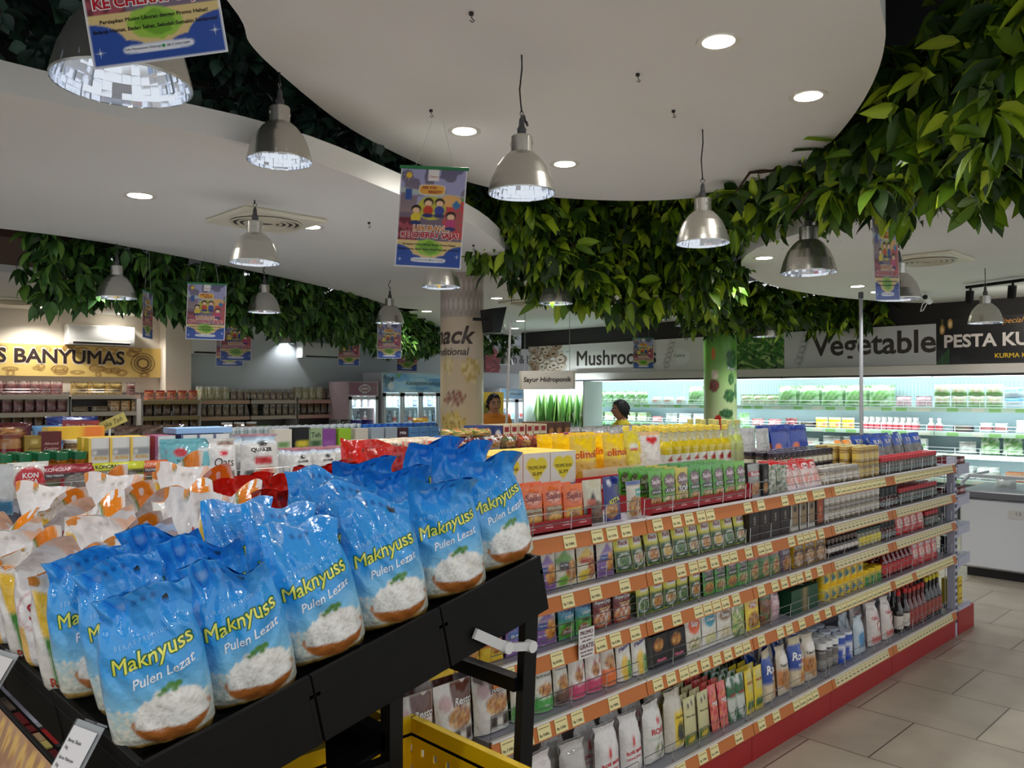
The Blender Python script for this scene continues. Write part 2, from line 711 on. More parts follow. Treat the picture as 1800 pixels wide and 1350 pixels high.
def make_box(name, desc, cat, w, h, d, front, layers=(), texts=(), side=None, top=None, nu=12, nv=16, seed=0):
    mb = MB()
    side = side or front
    top = top or side
    mb.box(0, 0, h / 2, w, d, h, side, cols={'+z': top})
    f = lambda u, v, lift=0.0: ((u - .5) * w, u * 0 - d / 2 - .0008 - lift, v * h)
    U, V = np.meshgrid(np.linspace(0, 1, nu + 1), np.linspace(0, 1, nv + 1))
    mb.grid(f, nu, nv, soft(lambda a, b: paint(a, b, front, layers, seed), U, V))
    for T in texts:
        s_, cu, cv, tw, col = T[:5]
        o = dict(T[5]) if len(T) > 5 else {}
        mb.text(s_, f, cu, cv, tw, col=col, aspect=h / w, lift=o.pop('lift', .0008), **o)
    return Kind(name, desc, cat, mb.mesh(name, M['card'], 30), (), w, h, d)


def cyl_fn(r, z0, z1, span=1.7):
    """label wrapped round a can, u across the front, v up"""
    def f(u, v, lift=0.0):
        a = (u - .5) * span
        return (r + lift) * np.sin(a), -(r + lift) * np.cos(a), z0 + v * (z1 - z0)
    return f


def make_jar(name, desc, cat, r, h, body, label, lid, texts=(), lid_h=.02, label_z=(.25, .72), n=14, lid_name='lid', shoulder=.9, layers=(), lid_mat='print'):
    mb = MB()
    hb = h - lid_h
    mb.lathe([(r * .86, 0), (r, .006), (r, hb * .84), (r * shoulder, hb * .95), (r * shoulder, hb)], n, col=body)
    if label:
        f = cyl_fn(r + .0008, hb * label_z[0], hb * label_z[1], 4.2)
        U, V = np.meshgrid(np.linspace(0, 1, 13), np.linspace(0, 1, 7))
        mb.grid(f, 12, 6, paint(U, V, label, layers))
        for T in texts:
            s_, cu, cv, tw, col = T[:5]
            o = dict(T[5]) if len(T) > 5 else {}
            mb.text(s_, f, cu, cv, tw, col=col, aspect=(hb * (label_z[1] - label_z[0])) / (r * 4.2), lift=.0008, cuts=4, **o)
    lm = MB()
    lm.lathe([(r * .97, hb), (r * .99, hb + .002), (r * .99, h - .002), (r * .93, h)], n, col=lid)
    return Kind(name, desc, cat, mb.mesh(name, M['glassy']), ((lid_name, lm.mesh(lid_name, M[lid_mat])),), 2 * r, h, 2 * r)


def make_bottle(name, desc, cat, r, h, body, label, cap, texts=(), neck=.3, neck_r=.35, label_z=(.15, .5), cap_h=.025, n=12, layers=(), upper=None):
    mb = MB()
    hb = h - cap_h
    zs = hb * (1 - neck)
    cols = [body, body, body, body, upper or body, upper or body]
    mb.lathe([(r * .85, 0), (r, .006), (r, zs * .9), (r * .92, zs), (r * .55, zs + hb * neck * .35), (r * neck_r, zs + hb * neck * .55), (r * neck_r, hb)], n, cols=cols)
    if label:
        f = cyl_fn(r + .0008, hb * label_z[0], hb * label_z[1], 4.0)
        U, V = np.meshgrid(np.linspace(0, 1, 11), np.linspace(0, 1, 7))
        mb.grid(f, 10, 6, paint(U, V, label, layers))
        for T in texts:
            s_, cu, cv, tw, col = T[:5]
            mb.text(s_, f, cu, cv, tw, col=col, aspect=(hb * (label_z[1] - label_z[0])) / (r * 4), lift=.0008, cuts=4)
    lm = MB()
    rc = max(r * neck_r * 1.18, .008)
    lm.lathe([(rc, hb - .004), (rc, h - .002), (rc * .9, h)], n, col=cap)
    return Kind(name, desc, cat, mb.mesh(name, M['glassy']), (('cap', lm.mesh('cap', M['print'])),), 2 * r, h, 2 * r)


# ------------------------------------------------------------------ rice bags
def rice_surface(seed, H=.318, W=.196, T=.104, flap=1.0):
    rs = np.random.default_rng(seed)
    ph = rs.uniform(0, 6.28, 12)
    bend = rs.uniform(-.9, .9) * flap
    slant = rs.uniform(-.07, .07)
    waves = [(rs.uniform(3, 16), rs.uniform(-14, 14), rs.uniform(0, 6.28)) for _ in range(7)]

    def fn(sign):
        def f(u, v, lift=0.0):
            D = np.interp(v, [0, .03, .10, .25, .48, .62, .72, .79, .85, 1], [.5, .8, .97, 1, .97, .82, .55, .26, .09, .04]) * T / 2
            e = np.clip(1 - np.abs(2 * u - 1) ** 2.4, 0, 1) ** .62
            Wd = np.interp(v, [0, .06, .3, .6, .74, .82, 1], [.88, .97, 1, .97, .88, .84, .90]) * W
            k = np.clip((v - .74) / .26, 0, 1)
            cr = 0
            for a, b, p in waves:
                s_ = np.sin(a * u + b * v + p)
                cr = cr + (np.abs(s_) ** 4 - .35) * .0042
            cr = cr * np.clip(e * 1.6, 0, 1) * (.35 + .9 * np.clip((v - .3) / .4, 0, 1))
            x = (u - .5) * Wd + .012 * k * np.sin(v * 9 + ph[0])
            curl = bend * k * k * .085 + .022 * k * np.sin(u * 6.3 + ph[1]) + .012 * k * np.sin(u * 13 + ph[2])
            y = -sign * (D * e + cr + lift) + curl
            z = v * H + k * ((u - .5) * slant + .010 * np.sin(u * 8 + ph[3])) - abs(bend) * k * k * .02
            return x, y, z
        return f
    return fn(1), fn(-1)


def make_ricebag(name, desc, painter, texts, seed, back, back_texts=(), flap=1.0, parts=(), nu=54, nv=84):
    mb = MB()
    f, bk = rice_surface(seed, flap=flap)
    U, V = np.meshgrid(np.linspace(0, 1, nu + 1), np.linspace(0, 1, nv + 1))
    mb.grid(f, nu, nv, soft(lambda a, b: painter(a, b, seed), U, V))
    U2, V2 = np.meshgrid(np.linspace(0, 1, 21), np.linspace(0, 1, 37))
    mb.grid(bk, 20, 36, soft(lambda a, b: back(a, b, seed), U2, V2), flip=True)
    us = np.linspace(0, 1, 15)
    a = np.stack(f(us, us * 0), 1).tolist()
    b = np.stack(bk(us[::-1], us * 0), 1).tolist()
    mb.add(a + b[1:-1], [tuple(range(len(a + b[1:-1])))[::-1]], C(200, 180, 140), False)
    asp = .318 / .205
    for T in texts:
        s_, cu, cv, tw, col = T[:5]
        o = dict(T[5]) if len(T) > 5 else {}
        mb.text(s_, f, cu, cv, tw, col=col, aspect=asp, lift=o.pop('lift', .0016), cuts=o.pop('cuts', 14), **o)
    for T in back_texts:
        s_, cu, cv, tw, col = T[:5]
        o = dict(T[5]) if len(T) > 5 else {}
        mb.text(s_, lambda u, v, l=0: bk(1 - u, v, l), cu, cv, tw, col=col, aspect=asp, lift=o.pop('lift', .0016), cuts=12, **o)
    return Kind(name, desc, 'rice bag', mb.mesh(name, M['foil'], 60), parts, .205, .318, .11)


B1, B2, B3 = C(40, 140, 222), C(20, 112, 205), C(96, 182, 228)


def paint_blue(U, V, seed):
    A = paint(U, V, C(160, 206, 222), [
        ('g', 0, .34, C(216, 206, 176), C(160, 206, 222)), ('g', .28, .52, C(130, 194, 226), C(56, 160, 226)), ('g', .50, 1.0, C(54, 158, 228), C(40, 146, 228))])
    n = vnoise(U * 40, V * 60, 3)
    lo = V < .30
    A[lo & (n > .62)] = C(228, 224, 208)
    A[V < .055] = C(196, 158, 84)
    # wooden bowl with a mound of cooked rice
    cu, cv = .60, .185
    bowl = ((U - cu) / .37) ** 2 + ((V - cv) / .15) ** 2 <= 1
    A[bowl & (V < cv + .03)] = C(168, 100, 46)
    A[(((U - cu) / .38) ** 2 + ((V - cv) / .06) ** 2 <= 1) & (V > cv - .02)] = C(190, 122, 64)
    edge = .06 * (vnoise(U * 26, V * 30, 9) - .5)
    mound = ((U - cu - .01) / (.335 + edge)) ** 2 + ((V - cv - .012) / (.18 + edge)) ** 2 <= 1
    mound &= V > cv - .065 + .10 * np.abs(U - cu - .1)
    A[mound] = C(238, 236, 230)
    A[mound & (vnoise(U * 60, V * 80, 4) > .66)] = C(214, 210, 200)
    for a, b, r in ((.58, .375, .038), (.64, .392, .044), (.71, .390, .042), (.67, .362, .030), (.53, .356, .026)):
        A[((U - a) / r) ** 2 + ((V - b) / (r * .5)) ** 2 <= 1] = C(72, 130, 52)
    # punched handle
    for a in (.40, .50, .60):
        A[((U - a) / .030) ** 2 + ((V - .925) / .020) ** 2 <= 1] = C(30, 104, 180)
    return A


def paint_blue_back(U, V, seed):
    A = paint(U, V, C(56, 158, 228), [('g', 0, .4, C(120, 186, 216), C(56, 158, 228)), ('g', .4, 1, C(54, 156, 228), C(38, 142, 226))])
    A[(np.abs(U - .70) < .07) & (np.abs(V - .90) < .028)] = C(20, 28, 40)
    for q in range(5):
        A[(U > .16) & (U < .58) & (np.abs(V - .875 - q * .014) < .004)] = C(196, 224, 244)
    return A


LIME, DG = C(222, 226, 60), C(22, 104, 44)
BLUE_T = [
    ('Maknyuss', .53, .595, .84, DG, dict(bold=.055, shear=.22, rot=.19, lift=.0012)),
    ('Maknyuss', .53, .595, .81, LIME, dict(bold=.01, shear=.22, rot=.19, lift=.0026, two=C(244, 236, 120))),
    ('Pulen Lezat', .60, .485, .62, C(235, 240, 246), dict(bold=.012, shear=.3, rot=.19)),
    ('B E R A S  P R E M I U M', .45, .70, .56, C(150, 205, 240), dict(rot=.15)),
]


def paint_orange(U, V, seed):
    """white film with an orange sash, a green hem and a sheaf of rice stalks"""
    A = paint(U, V, C(234, 230, 226), [('g', 0, .5, C(228, 220, 206), C(236, 232, 230))])
    q = U + .42 * V - .92 + .10 * np.sin(V * 5)
    sash = (q > .0) & (q < .30)
    A[sash] = C(238, 138, 32)
    A[(q > -.035) & (q <= .0)] = C(70, 140, 72)
    A[(q > .30) & (q < .33)] = C(246, 226, 204)
    for k in range(9):
        c0 = .22 + .018 * k
        x = c0 + (.05 * k - .22) * np.clip(V - .30, 0, 1) ** 1.3 * 1.7
        w = .012 + .015 * (V > .48)
        m = (np.abs(U - x) < w) & (V > .06) & (V < .82 - .02 * k)
        A[m & (V <= .46)] = C(58, 132, 48)
        A[m & (V > .46)] = np.array(C(232, 190, 52))
    for a in (.42, .54):
        A[((U - a) / .04) ** 2 + ((V - .92) / .024) ** 2 <= 1] = C(190, 182, 176)
    return A


def paint_white(U, V, seed):
    A = paint(U, V, C(236, 232, 232), [('g', .72, 1, C(238, 236, 236), C(240, 232, 228))])
    top = (V > .80) & (U > .70 + .6 * (1 - V))
    A[top] = C(240, 196, 168)
    A[(np.abs(((U - .45) / .36) ** 2 + ((V - .47) / .16) ** 2 - 1) < .05)] = C(178, 40, 60)
    A[(U < .16) & (V < .35)] = C(240, 190, 90)
    for a in (.46, .56):
        A[((U - a) / .04) ** 2 + ((V - .92) / .024) ** 2 <= 1] = C(196, 188, 182)
    return A


def paint_plain_back(U, V, seed):
    A = paint(U, V, C(238, 236, 238))
    A[(V > .80 + .5 * U) & (U < .36)] = C(240, 150, 60)
    A[(V > .775 + .5 * U) & (V <= .80 + .5 * U) & (U < .40)] = C(84, 148, 90)
    return A


def paint_red(U, V, seed):
    A = paint(U, V, C(236, 206, 200), [('g', 0, .4, C(238, 222, 206), C(238, 206, 200))])
    dome = V > .62 + .16 * (2 * U - 1) ** 2
    A[dome] = C(222, 40, 26)
    A[(V < .30) & (V > .10)] = C(214, 40, 30)
    A[((U - .5) / .2) ** 2 + ((V - .2) / .07) ** 2 <= 1] = C(238, 232, 220)
    for a in (.43, .57):
        A[((U - a) / .035) ** 2 + ((V - .90) / .022) ** 2 <= 1] = C(86, 60, 54)
    return A


def paint_red_back(U, V, seed):
    A = paint(U, V, C(238, 196, 196))
    A[V > .72] = C(224, 44, 28)
    A[((U - .5) / .08) ** 2 + ((V - .62) / .05) ** 2 <= 1] = C(214, 36, 40)
    return A


BLUE_BAGS = [make_ricebag('rice_bag', 'blue rice bag', paint_blue, BLUE_T, sd, paint_blue_back, flap=fl) for sd, fl in ((3, .8), (8, .5), (21, 1.0), (34, .9), (55, .7), (13, .6))]
ORANGE_BAGS = [make_ricebag('rice_bag', 'white rice bag with orange sash', paint_orange, [('Rojo', .30, .10, .3, C(190, 60, 30), dict(bold=.02))], sd, paint_plain_back, nu=34, nv=48) for sd in (5, 17, 29)]
WHITE_BAGS = [make_ricebag('rice_bag', 'white rice bag with red lettering', paint_white, [('Sos', .45, .47, .40, C(176, 32, 52), dict(bold=.006)), ('Ma', .45, .70, .2, C(176, 32, 52), dict(shear=.2))], sd, paint_plain_back, nu=34, nv=48) for sd in (6, 19, 40)]
RED_BAGS = [make_ricebag('rice_bag', 'red topped rice bag', paint_red, [('Natura', .5, .50, .74, C(186, 28, 36), dict(bold=.012, shear=.3, rot=.08))], sd, paint_red_back, nu=34, nv=48) for sd in (7, 23, 31)]
# ------------------------------------------------------------------ the room
def struct(name, mb, material, angle=42):
    o = mb.build(name, material, None, angle)
    o['kind'] = 'structure'
    return o


def smooth_poly(pts, n=6):
    """Catmull-Rom through closed points"""
    P = [Vector((p[0], p[1])) for p in pts]
    out = []
    L = len(P)
    for i in range(L):
        a, b, c, d = P[i - 1], P[i], P[(i + 1) % L], P[(i + 2) % L]
        for k in range(n):
            t = k / n
            out.append(.5 * ((2 * b) + (c - a) * t + (2 * a - 5 * b + 4 * c - d) * t * t + (3 * b - a - 3 * c + d) * t ** 3))
    return [(p.x, p.y) for p in out]


def floor_material():
    m = bpy.data.materials.new('stone_floor_tiles')
    m.use_nodes = True
    nt = m.node_tree
    b = nt.nodes['Principled BSDF']
    N, Lk = nt.nodes.new, nt.links.new
    geo = N('ShaderNodeNewGeometry')
    mp = N('ShaderNodeMapping')
    mp.inputs['Rotation'].default_value = (0, 0, R(90))
    mp.inputs['Location'].default_value = (.57 - .14, .155, 0)
    br = N('ShaderNodeTexBrick')
    br.offset = .5
    br.inputs['Color1'].default_value = (*C(176, 166, 150), 1)
    br.inputs['Color2'].default_value = (*C(160, 150, 136), 1)
    br.inputs['Mortar'].default_value = (*C(74, 66, 58), 1)
    br.inputs['Scale'].default_value = 1
    br.inputs['Mortar Size'].default_value = .0035
    br.inputs['Mortar Smooth'].default_value = .2
    br.inputs['Brick Width'].default_value = .57
    br.inputs['Row Height'].default_value = .57
    n = N('ShaderNodeTexNoise')
    n.inputs['Scale'].default_value = 3.2
    n.inputs['Detail'].default_value = 8
    mx = N('ShaderNodeMix')
    mx.data_type = 'RGBA'
    mx.blend_type = 'MULTIPLY'
    rp = N('ShaderNodeValToRGB')
    rp.color_ramp.elements[0].position = .3
    rp.color_ramp.elements[1].position = .7
    rp.color_ramp.elements[0].color = (.78, .77, .75, 1)
    rp.color_ramp.elements[1].color = (1, 1, 1, 1)
    mx.inputs[0].default_value = 1
    Lk(geo.outputs['Position'], mp.inputs['Vector'])
    Lk(mp.outputs[0], br.inputs['Vector'])
    Lk(geo.outputs['Position'], n.inputs['Vector'])
    Lk(n.outputs['Fac'], rp.inputs['Fac'])
    Lk(br.outputs['Color'], mx.inputs[6])
    Lk(rp.outputs['Color'], mx.inputs[7])
    Lk(mx.outputs[2], b.inputs['Base Color'])
    b.inputs['Roughness'].default_value = .38
    return m


M['floor'] = floor_material()
struct('floor', MB().box(5.5, 6, -.05, 19, 17, .1), M['floor'])
BACK, RIGHT = 13.6, 12.3
struct('ceiling_void', MB().box(5.5, 6, 4.0, 19, 17, .1), M['void'])

# three hanging ceiling slabs with curved outlines
central = [(1.47, 3.13), (1.72, 3.44), (2.03, 3.69), (2.61, 4.08), (3.18, 4.34), (3.84, 4.54), (4.46, 4.55), (4.92, 4.38), (5.41, 4.01), (5.69, 3.5), (5.64, 3.06),
           (5.42, 2.7), (5.11, 2.36), (4.63, 1.97), (4.13, 1.64), (3.67, 1.41), (3.1, 1.2), (2.2, .6), (1.0, .2), (-.2, .6), (-.3, 1.6), (.5, 2.3)]
struct('ceiling_central', MB().prism(smooth_poly(central), 3.25, 3.38), M['white_ceiling'])
left = [(-1.5, 3.7), (.85, 3.86), (2.07, 3.82), (3.04, 4.12), (4.1, 4.55), (5.16, 5.28), (5.7, 5.67), (7.2, 6.0), (9.3, 6.1), (12.2, 6.3), (12.2, 9.5), (12.2, 13.5), (11.0, 13.5), (9.2, 11.7), (7.28, 9.8),
        (5.46, 8.54), (3.97, 7.79), (2.94, 7.36), (2.13, 7.1), (1.2, 7.1), (-1.5, 7.4)]
struct('ceiling_left', MB().prism(smooth_poly(left, 5), 2.92, 3.05), M['white_ceiling'])
right = [(9.3 + 3.5 * math.cos(a) * 1.0, 2.35 + 2.25 * math.sin(a)) for a in np.linspace(0, 2 * PI, 48, endpoint=False)]
struct('ceiling_right', MB().prism(right, 2.9, 3.03), M['white_ceiling'])
struct('ceiling_back', MB().box(3.4, 11.6, 2.97, 8.2, 4.0, .1), M['white_ceiling'])
struct('ceiling_soffit', MB().box(.8, 8.75, 3.25, 3.2, 1.7, .5), M['brown'])

# walls
mb = MB()
mb.box(1.55, BACK + .1, 1.6, 8.1, .2, 3.2)
struct('wall_back', mb, M['wall_warm'])
struct('wall_back_recess', MB().box(9.9, BACK + .1, 1.6, 8.6, .2, 3.2), M['wall_cool'])
# pilaster between the two
pX = x_on_y(291, BACK - .25)
pX2 = x_on_y(336, BACK - .25)
struct('trim_pilaster', MB().box((pX + pX2) / 2, BACK - .12, 1.6, pX2 - pX, .26, 3.2), M['wall_warm'])
struct('wall_right', MB().box(RIGHT + .1, 5.6, 1.6, .2, 12.4, 3.2), M['wall_cool'])
struct('trim_soffit', MB().box(RIGHT - .25, 5.6, 2.84, .5, 12.4, .5), M['dark'])


# ------------------------------------------------------------------ pillars with printed wraps
def pillar(px, d, dia, z1, painter, texts, label, face):
    p = at_d(px, 700, d)
    mb = MB()
    r = dia / 2

    def f(u, v, lift=0.0):
        a = (u - .5) * 2 * PI
        return p.x + (r + lift) * (CS * -np.cos(a) + SN * np.sin(a)), p.y + (r + lift) * (-SN * np.cos(a) - CS * np.sin(a)), v * z1
    nu, nv = 110, 150
    U, V = np.meshgrid(np.linspace(0, 1, nu + 1), np.linspace(0, 1, nv + 1))
    mb.grid(f, nu, nv, soft(painter, U, V))
    for T in texts:
        s_, cu, cv, tw, col = T[:5]
        o = dict(T[5]) if len(T) > 5 else {}
        mb.text(s_, f, cu, cv, tw, col=col, aspect=z1 / (2 * PI * r), lift=.003, cuts=8, **o)
    o = mb.build('pillar', M['print'])
    o['kind'] = 'structure'
    o['label'] = label
    return p


def hz(h, z1):
    return h / z1


def paint_snack(U, V):
    Z = V * 2.92
    A = paint(U, V, C(206, 186, 160))
    a = (U * 26 + Z * 5.2)
    b = (U * 26 - Z * 5.2)
    w = Z > 2.46
    A[w] = C(204, 192, 182)
    chk = (np.floor(a) + np.floor(b)) % 2 == 0
    A[w & chk] = C(178, 164, 152)
    A[w & ((a % 1 < .12) | (b % 1 < .12))] = C(150, 134, 122)
    A[(Z < 2.03) & (Z > .3)] = C(214, 190, 150)
    n = vnoise(U * 90, Z * 26, 2)
    for cu, cz, ru, rz, cs in ((.575, 1.92, .085, .15, [C(232, 212, 150), C(216, 186, 104), C(196, 160, 80)]), (.40, 1.97, .05, .10, [C(226, 206, 150), C(206, 176, 110)]),
                               (.45, 1.63, .10, .09, [C(150, 84, 66), C(206, 160, 120), C(120, 60, 50), C(228, 200, 160)]), (.43, 1.38, .115, .14, [C(226, 196, 100), C(206, 168, 64), C(236, 214, 140), C(176, 134, 50)])):
        e = ((U - cu) / ru) ** 2 + ((Z - cz) / rz) ** 2 + 1.1 * (vnoise(U * 60, Z * 18, 8) - .5)
        m = e < .75
        i = np.clip((n * 1.5 - .25) * len(cs), 0, len(cs) - 1).astype(int)
        A[m] = np.array(cs)[i][m]
    return A


def paint_fresh(U, V):
    Z = V * 2.95 - .22
    A = paint(U, V, C(176, 206, 130), [('g', .72, 1, C(120, 176, 72), C(60, 130, 44)), ('g', .45, .72, C(206, 222, 170), C(120, 176, 72)), ('g', 0, .45, C(190, 214, 150), C(206, 222, 170))])
    gr = [C(28, 80, 40), C(50, 112, 50), C(20, 60, 34), C(86, 140, 70)]
    n = vnoise(U * 110, Z * 34, 5)
    for cu, cz, ru, rz, cs in ((.585, 1.93, .075, .16, gr), (.575, 1.66, .036, .09, gr), (.555, 1.43, .07, .10, gr), (.40, 1.57, .055, .10, [C(120, 40, 44), C(60, 90, 50), C(150, 60, 60)]),
                               (.41, 1.72, .04, .07, [C(226, 216, 196), C(206, 190, 160)]), (.395, 2.0, .02, .09, [C(220, 120, 50), C(190, 96, 40)]), (.44, 1.09, .045, .09, [C(206, 40, 30), C(178, 28, 26)]),
                               (.40, 1.02, .035, .07, [C(206, 44, 34), C(170, 26, 24)]), (.48, 1.0, .035, .06, [C(216, 50, 36), C(180, 30, 28)]), (.555, 1.07, .065, .10, [C(150, 190, 110), C(190, 214, 150), C(120, 170, 80)]),
                               (.52, 1.19, .08, .07, gr), (.56, .95, .09, .05, [C(40, 100, 50), C(64, 124, 60)]), (.645, 1.5, .03, .12, gr)):
        e = ((U - cu) / ru) ** 2 + ((Z - cz) / rz) ** 2 + .5 * (vnoise(U * 70, Z * 22, 8) - .5)
        m = e < .85
        i = np.clip((n * 1.5 - .25) * len(cs), 0, len(cs) - 1).astype(int)
        A[m] = np.array(cs)[i][m]
    return A


P_SNACK = pillar(812, 8.55, .45, 2.92, paint_snack, [
    ('Snack', .392, 2.28 / 2.92, .44, C(66, 48, 38), dict(bold=.022, shear=.3)),
    ('Traditional', .40, 2.11 / 2.92, .325, C(70, 54, 44), dict(bold=.018, shear=.2))],
    'round pillar wrapped in a beige printed snack panel', None)
P_FRESH = pillar(1266, 11.4, .45, 2.95, paint_fresh, [
    ('Fresh', .58, 2.02 / 2.95, .11, C(240, 244, 240), dict(bold=.03, shear=.2)), ('Fresh', .58, 2.02 / 2.95, .11, C(30, 50, 40), dict(bold=.0, shear=.2)),
    ('Fresh', .425, 1.12 / 2.95, .11, C(240, 244, 240), dict(bold=.03, shear=.2)), ('Fresh', .425, 1.12 / 2.95, .11, C(30, 50, 40), dict(bold=.0, shear=.2))],
    'round pillar wrapped in a green vegetable print', None)


# ------------------------------------------------------------------ wall signs
def sign_panel(name, origin, ux, w, h, painter, texts, label, cat='sign', nu=60, nv=24, thick=.02, tilt=None, group=None, mat_='card'):
    """flat printed board: origin = lower left corner seen from the front, ux = direction to the right"""
    ux = Vector(ux).normalized()
    nrm = Vector((ux.y, -ux.x, 0))
    up = Vector((0, 0, 1)) if tilt is None else (Vector((0, 0, 1)) * math.cos(tilt) + nrm * math.sin(tilt))
    nrm = ux.cross(up)
    O = Vector(origin)
    mb = MB()

    def f(u, v, lift=0.0):
        return tuple(O[i] + ux[i] * u * w + up[i] * v * h + nrm[i] * (thick + lift) for i in range(3))
    U, V = np.meshgrid(np.linspace(0, 1, nu + 1), np.linspace(0, 1, nv + 1))
    A = soft(painter, U, V)
    mb.grid(f, nu, nv, A)
    q = [O, O + ux * w, O + ux * w + up * h, O + up * h]
    mb.add(q + [p + nrm * (thick - .001) for p in q], [(3, 2, 1, 0), (0, 1, 5, 4), (1, 2, 6, 5), (2, 3, 7, 6), (3, 0, 4, 7)], A[0, 0], False)
    for T in texts:
        s_, cu, cv, tw, col = T[:5]
        o = dict(T[5]) if len(T) > 5 else {}
        mb.text(s_, f, cu, cv, tw, col=col, aspect=h / w, lift=o.pop('lift', .003), **o)
    ob = mb.build(name, M[mat_])
    tag(ob, label, cat, group)
    return ob


XS = RIGHT - .52   # plane of the sign band above the chillers
Z0, Z1 = 2.07, 2.62


def band(px0, px1, painter, texts, label, nu=60, nv=24, z0=Z0, z1=Z1, x=XS):
    ya, yb = y_on_x(px0, x), y_on_x(px1, x)
    return sign_panel('sign_board', (x, ya, z0), (0, -1, 0), ya - yb, z1 - z0, painter, texts, label, nu=nu, nv=nv, mat_='print')


def paint_leafline(base, side):
    def f(U, V):
        A = paint(U, V, base)
        for k in range(6):
            x0 = (.12 if side < 0 else .90) + .012 * k
            yy = .12 + .15 * k
            m = np.abs((U - x0) * 7 * -side - (V - yy)) < .012
            m &= (np.abs(V - yy) < .16)
            A[m] = C(96, 90, 86)
            e = np.abs(((U - x0 - .012 * side) / .02) ** 2 + ((V - yy - .08) / .09) ** 2 - 1) < .25
            A[e] = C(120, 114, 110)
        return A
    return f


def paint_mushroom(U, V):
    A = paint(U, V, C(234, 230, 226))
    rs = np.random.default_rng(4)
    for k in range(80):
        a, b, r = rs.uniform(.02, .78), rs.uniform(.0, 1), rs.uniform(.05, .10)
        if ((a - .3) / .5) ** 2 + ((b - .5) / .75) ** 2 > 1:
            continue
        d = ((U - a) / r) ** 2 + ((V - b) / (r * 1.5)) ** 2
        A[d <= 1] = C(96, 70, 56)
        A[d <= .8] = C(226, 212, 196) if k % 3 else C(190, 160, 134)
        A[(d <= .2) & (V < b)] = C(70, 48, 40)
    A[((U - .86) / .10) ** 2 + ((V - .75) / .16) ** 2 <= 1] = C(236, 236, 234)
    return A


def paint_celery(U, V):
    A = paint(U, V, C(60, 110, 40))
    w = vnoise(U * 10 + V * 3, V * 6, 1)
    a = np.sin((U * 30 + V * 22 + w * 9))
    A[a > .5] = C(130, 176, 80)
    A[a > .85] = C(176, 206, 120)
    n = vnoise(U * 34, V * 16, 4)
    A[(n > .56) & (V > .25)] = C(34, 86, 28)
    A[(n > .70) & (V > .25)] = C(74, 140, 44)
    A[(n < .2)] = C(20, 56, 22)
    return A


band(930, 1012, paint_mushroom, [('Jamur', .86, .75, .09, C(60, 60, 60))], 'white sign panel with a photo of sliced mushrooms', nu=90, nv=60)
band(1012, 1190, paint_leafline(C(234, 230, 226), 1), [('Mushrooms', .42, .50, .80, C(70, 64, 60), dict(bold=.02))], 'pale sign panel reading Mushrooms above the chillers')
band(1190, 1240, lambda U, V: paint(U, V, C(230, 227, 222), [('e', .05, .42, .45, .26, C(238, 238, 236))]), [('Celery', .12, .46, .4, C(60, 70, 60))], 'narrow pale sign panel with a white circle behind green pillar', nu=30)
band(1240, 1380, paint_celery, [], 'sign panel with a photo of celery leaves beside the green pillar', nu=120, nv=50)
band(1380, 1647, paint_leafline(C(222, 220, 220), -1), [('Vegetable', .60, .50, .80, C(72, 62, 56), dict(bold=.02))], 'grey sign panel reading Vegetable above the chillers')


def paint_pesta(U, V):
    A = paint(U, V, C(32, 30, 31))
    for k in range(9):
        m = np.abs((V - .02) - (U - .0) * (3.2 - .75 * k)) < .03
        m &= (U < .10) & (V < .42)
        A[m & (np.sin(U * 300) > -.3)] = C(52, 110, 54)
    for a, b in ((.045, .80), (.105, .92)):
        A[(np.abs(U - a) < .003) & (V > b)] = C(170, 140, 80)
        A[((U - a) / .017) ** 2 + ((V - b + .04) / .10) ** 2 <= 1] = C(228, 176, 96)
        A[((U - a) / .008) ** 2 + ((V - b + .05) / .05) ** 2 <= 1] = C(252, 232, 190)
    return A


band(1647, 1910, paint_pesta, [('PESTA KURMA', .50, .50, .88, C(238, 228, 222), dict(bold=.03)), ('Special Ramadhan', .66, .87, .42, C(224, 160, 60), dict(shear=.4)),
                               ('KURMA KUALITAS', .62, .16, .40, C(240, 200, 40), dict(bold=.015))], 'black banner with large white capitals and hanging lanterns', nu=120, nv=40, z1=2.68)

sign_panel('sign_board', (x_on_y(853, BACK - .05), BACK - .03, 2.16), (1, 0, 0), x_on_y(935, BACK - .05) - x_on_y(853, BACK - .05), .62, lambda U, V: paint(U, V, C(170, 168, 168), [('f', .1, .35, .22, .6, [C(150, 40, 44), C(90, 30, 36), C(190, 90, 90)], 20)]),
           [('Fish & Meat', .82, .52, .85, C(50, 46, 46), dict(bold=.02))], 'dim grey sign panel reading Fish and by the snack pillar', nu=40)
p = at_d(913, 685, 11.2)
q = at_d(1011, 684, 11.2)
sign_panel('sign_board', p, (q - p), (q - p).length, .255, lambda U, V: paint(U, V, C(226, 222, 212), [('r', 0, 0, .04, 1, C(196, 196, 176)), ('r', .96, 0, 1, 1, C(196, 196, 176))]),
           [('Sayur Hidroponik', .5, .5, .86, C(30, 28, 28), dict(bold=.015, shear=.15))], 'hanging white sign board with italic black lettering above hanging greens')
for k, t in enumerate((.1, .9)):
    a = p + (q - p) * t
    tb = MB().tube([(a.x, a.y, p.z + .25), (a.x, a.y, 2.93)], .004, 5, C(180, 180, 180)).build('hanging_wire', M['wire'])
    tag(tb, ('left' if k == 0 else 'right') + ' thin wire holding the hanging white sign board', 'wire')

# wall with the snack sign on the left
ya = BACK - .03


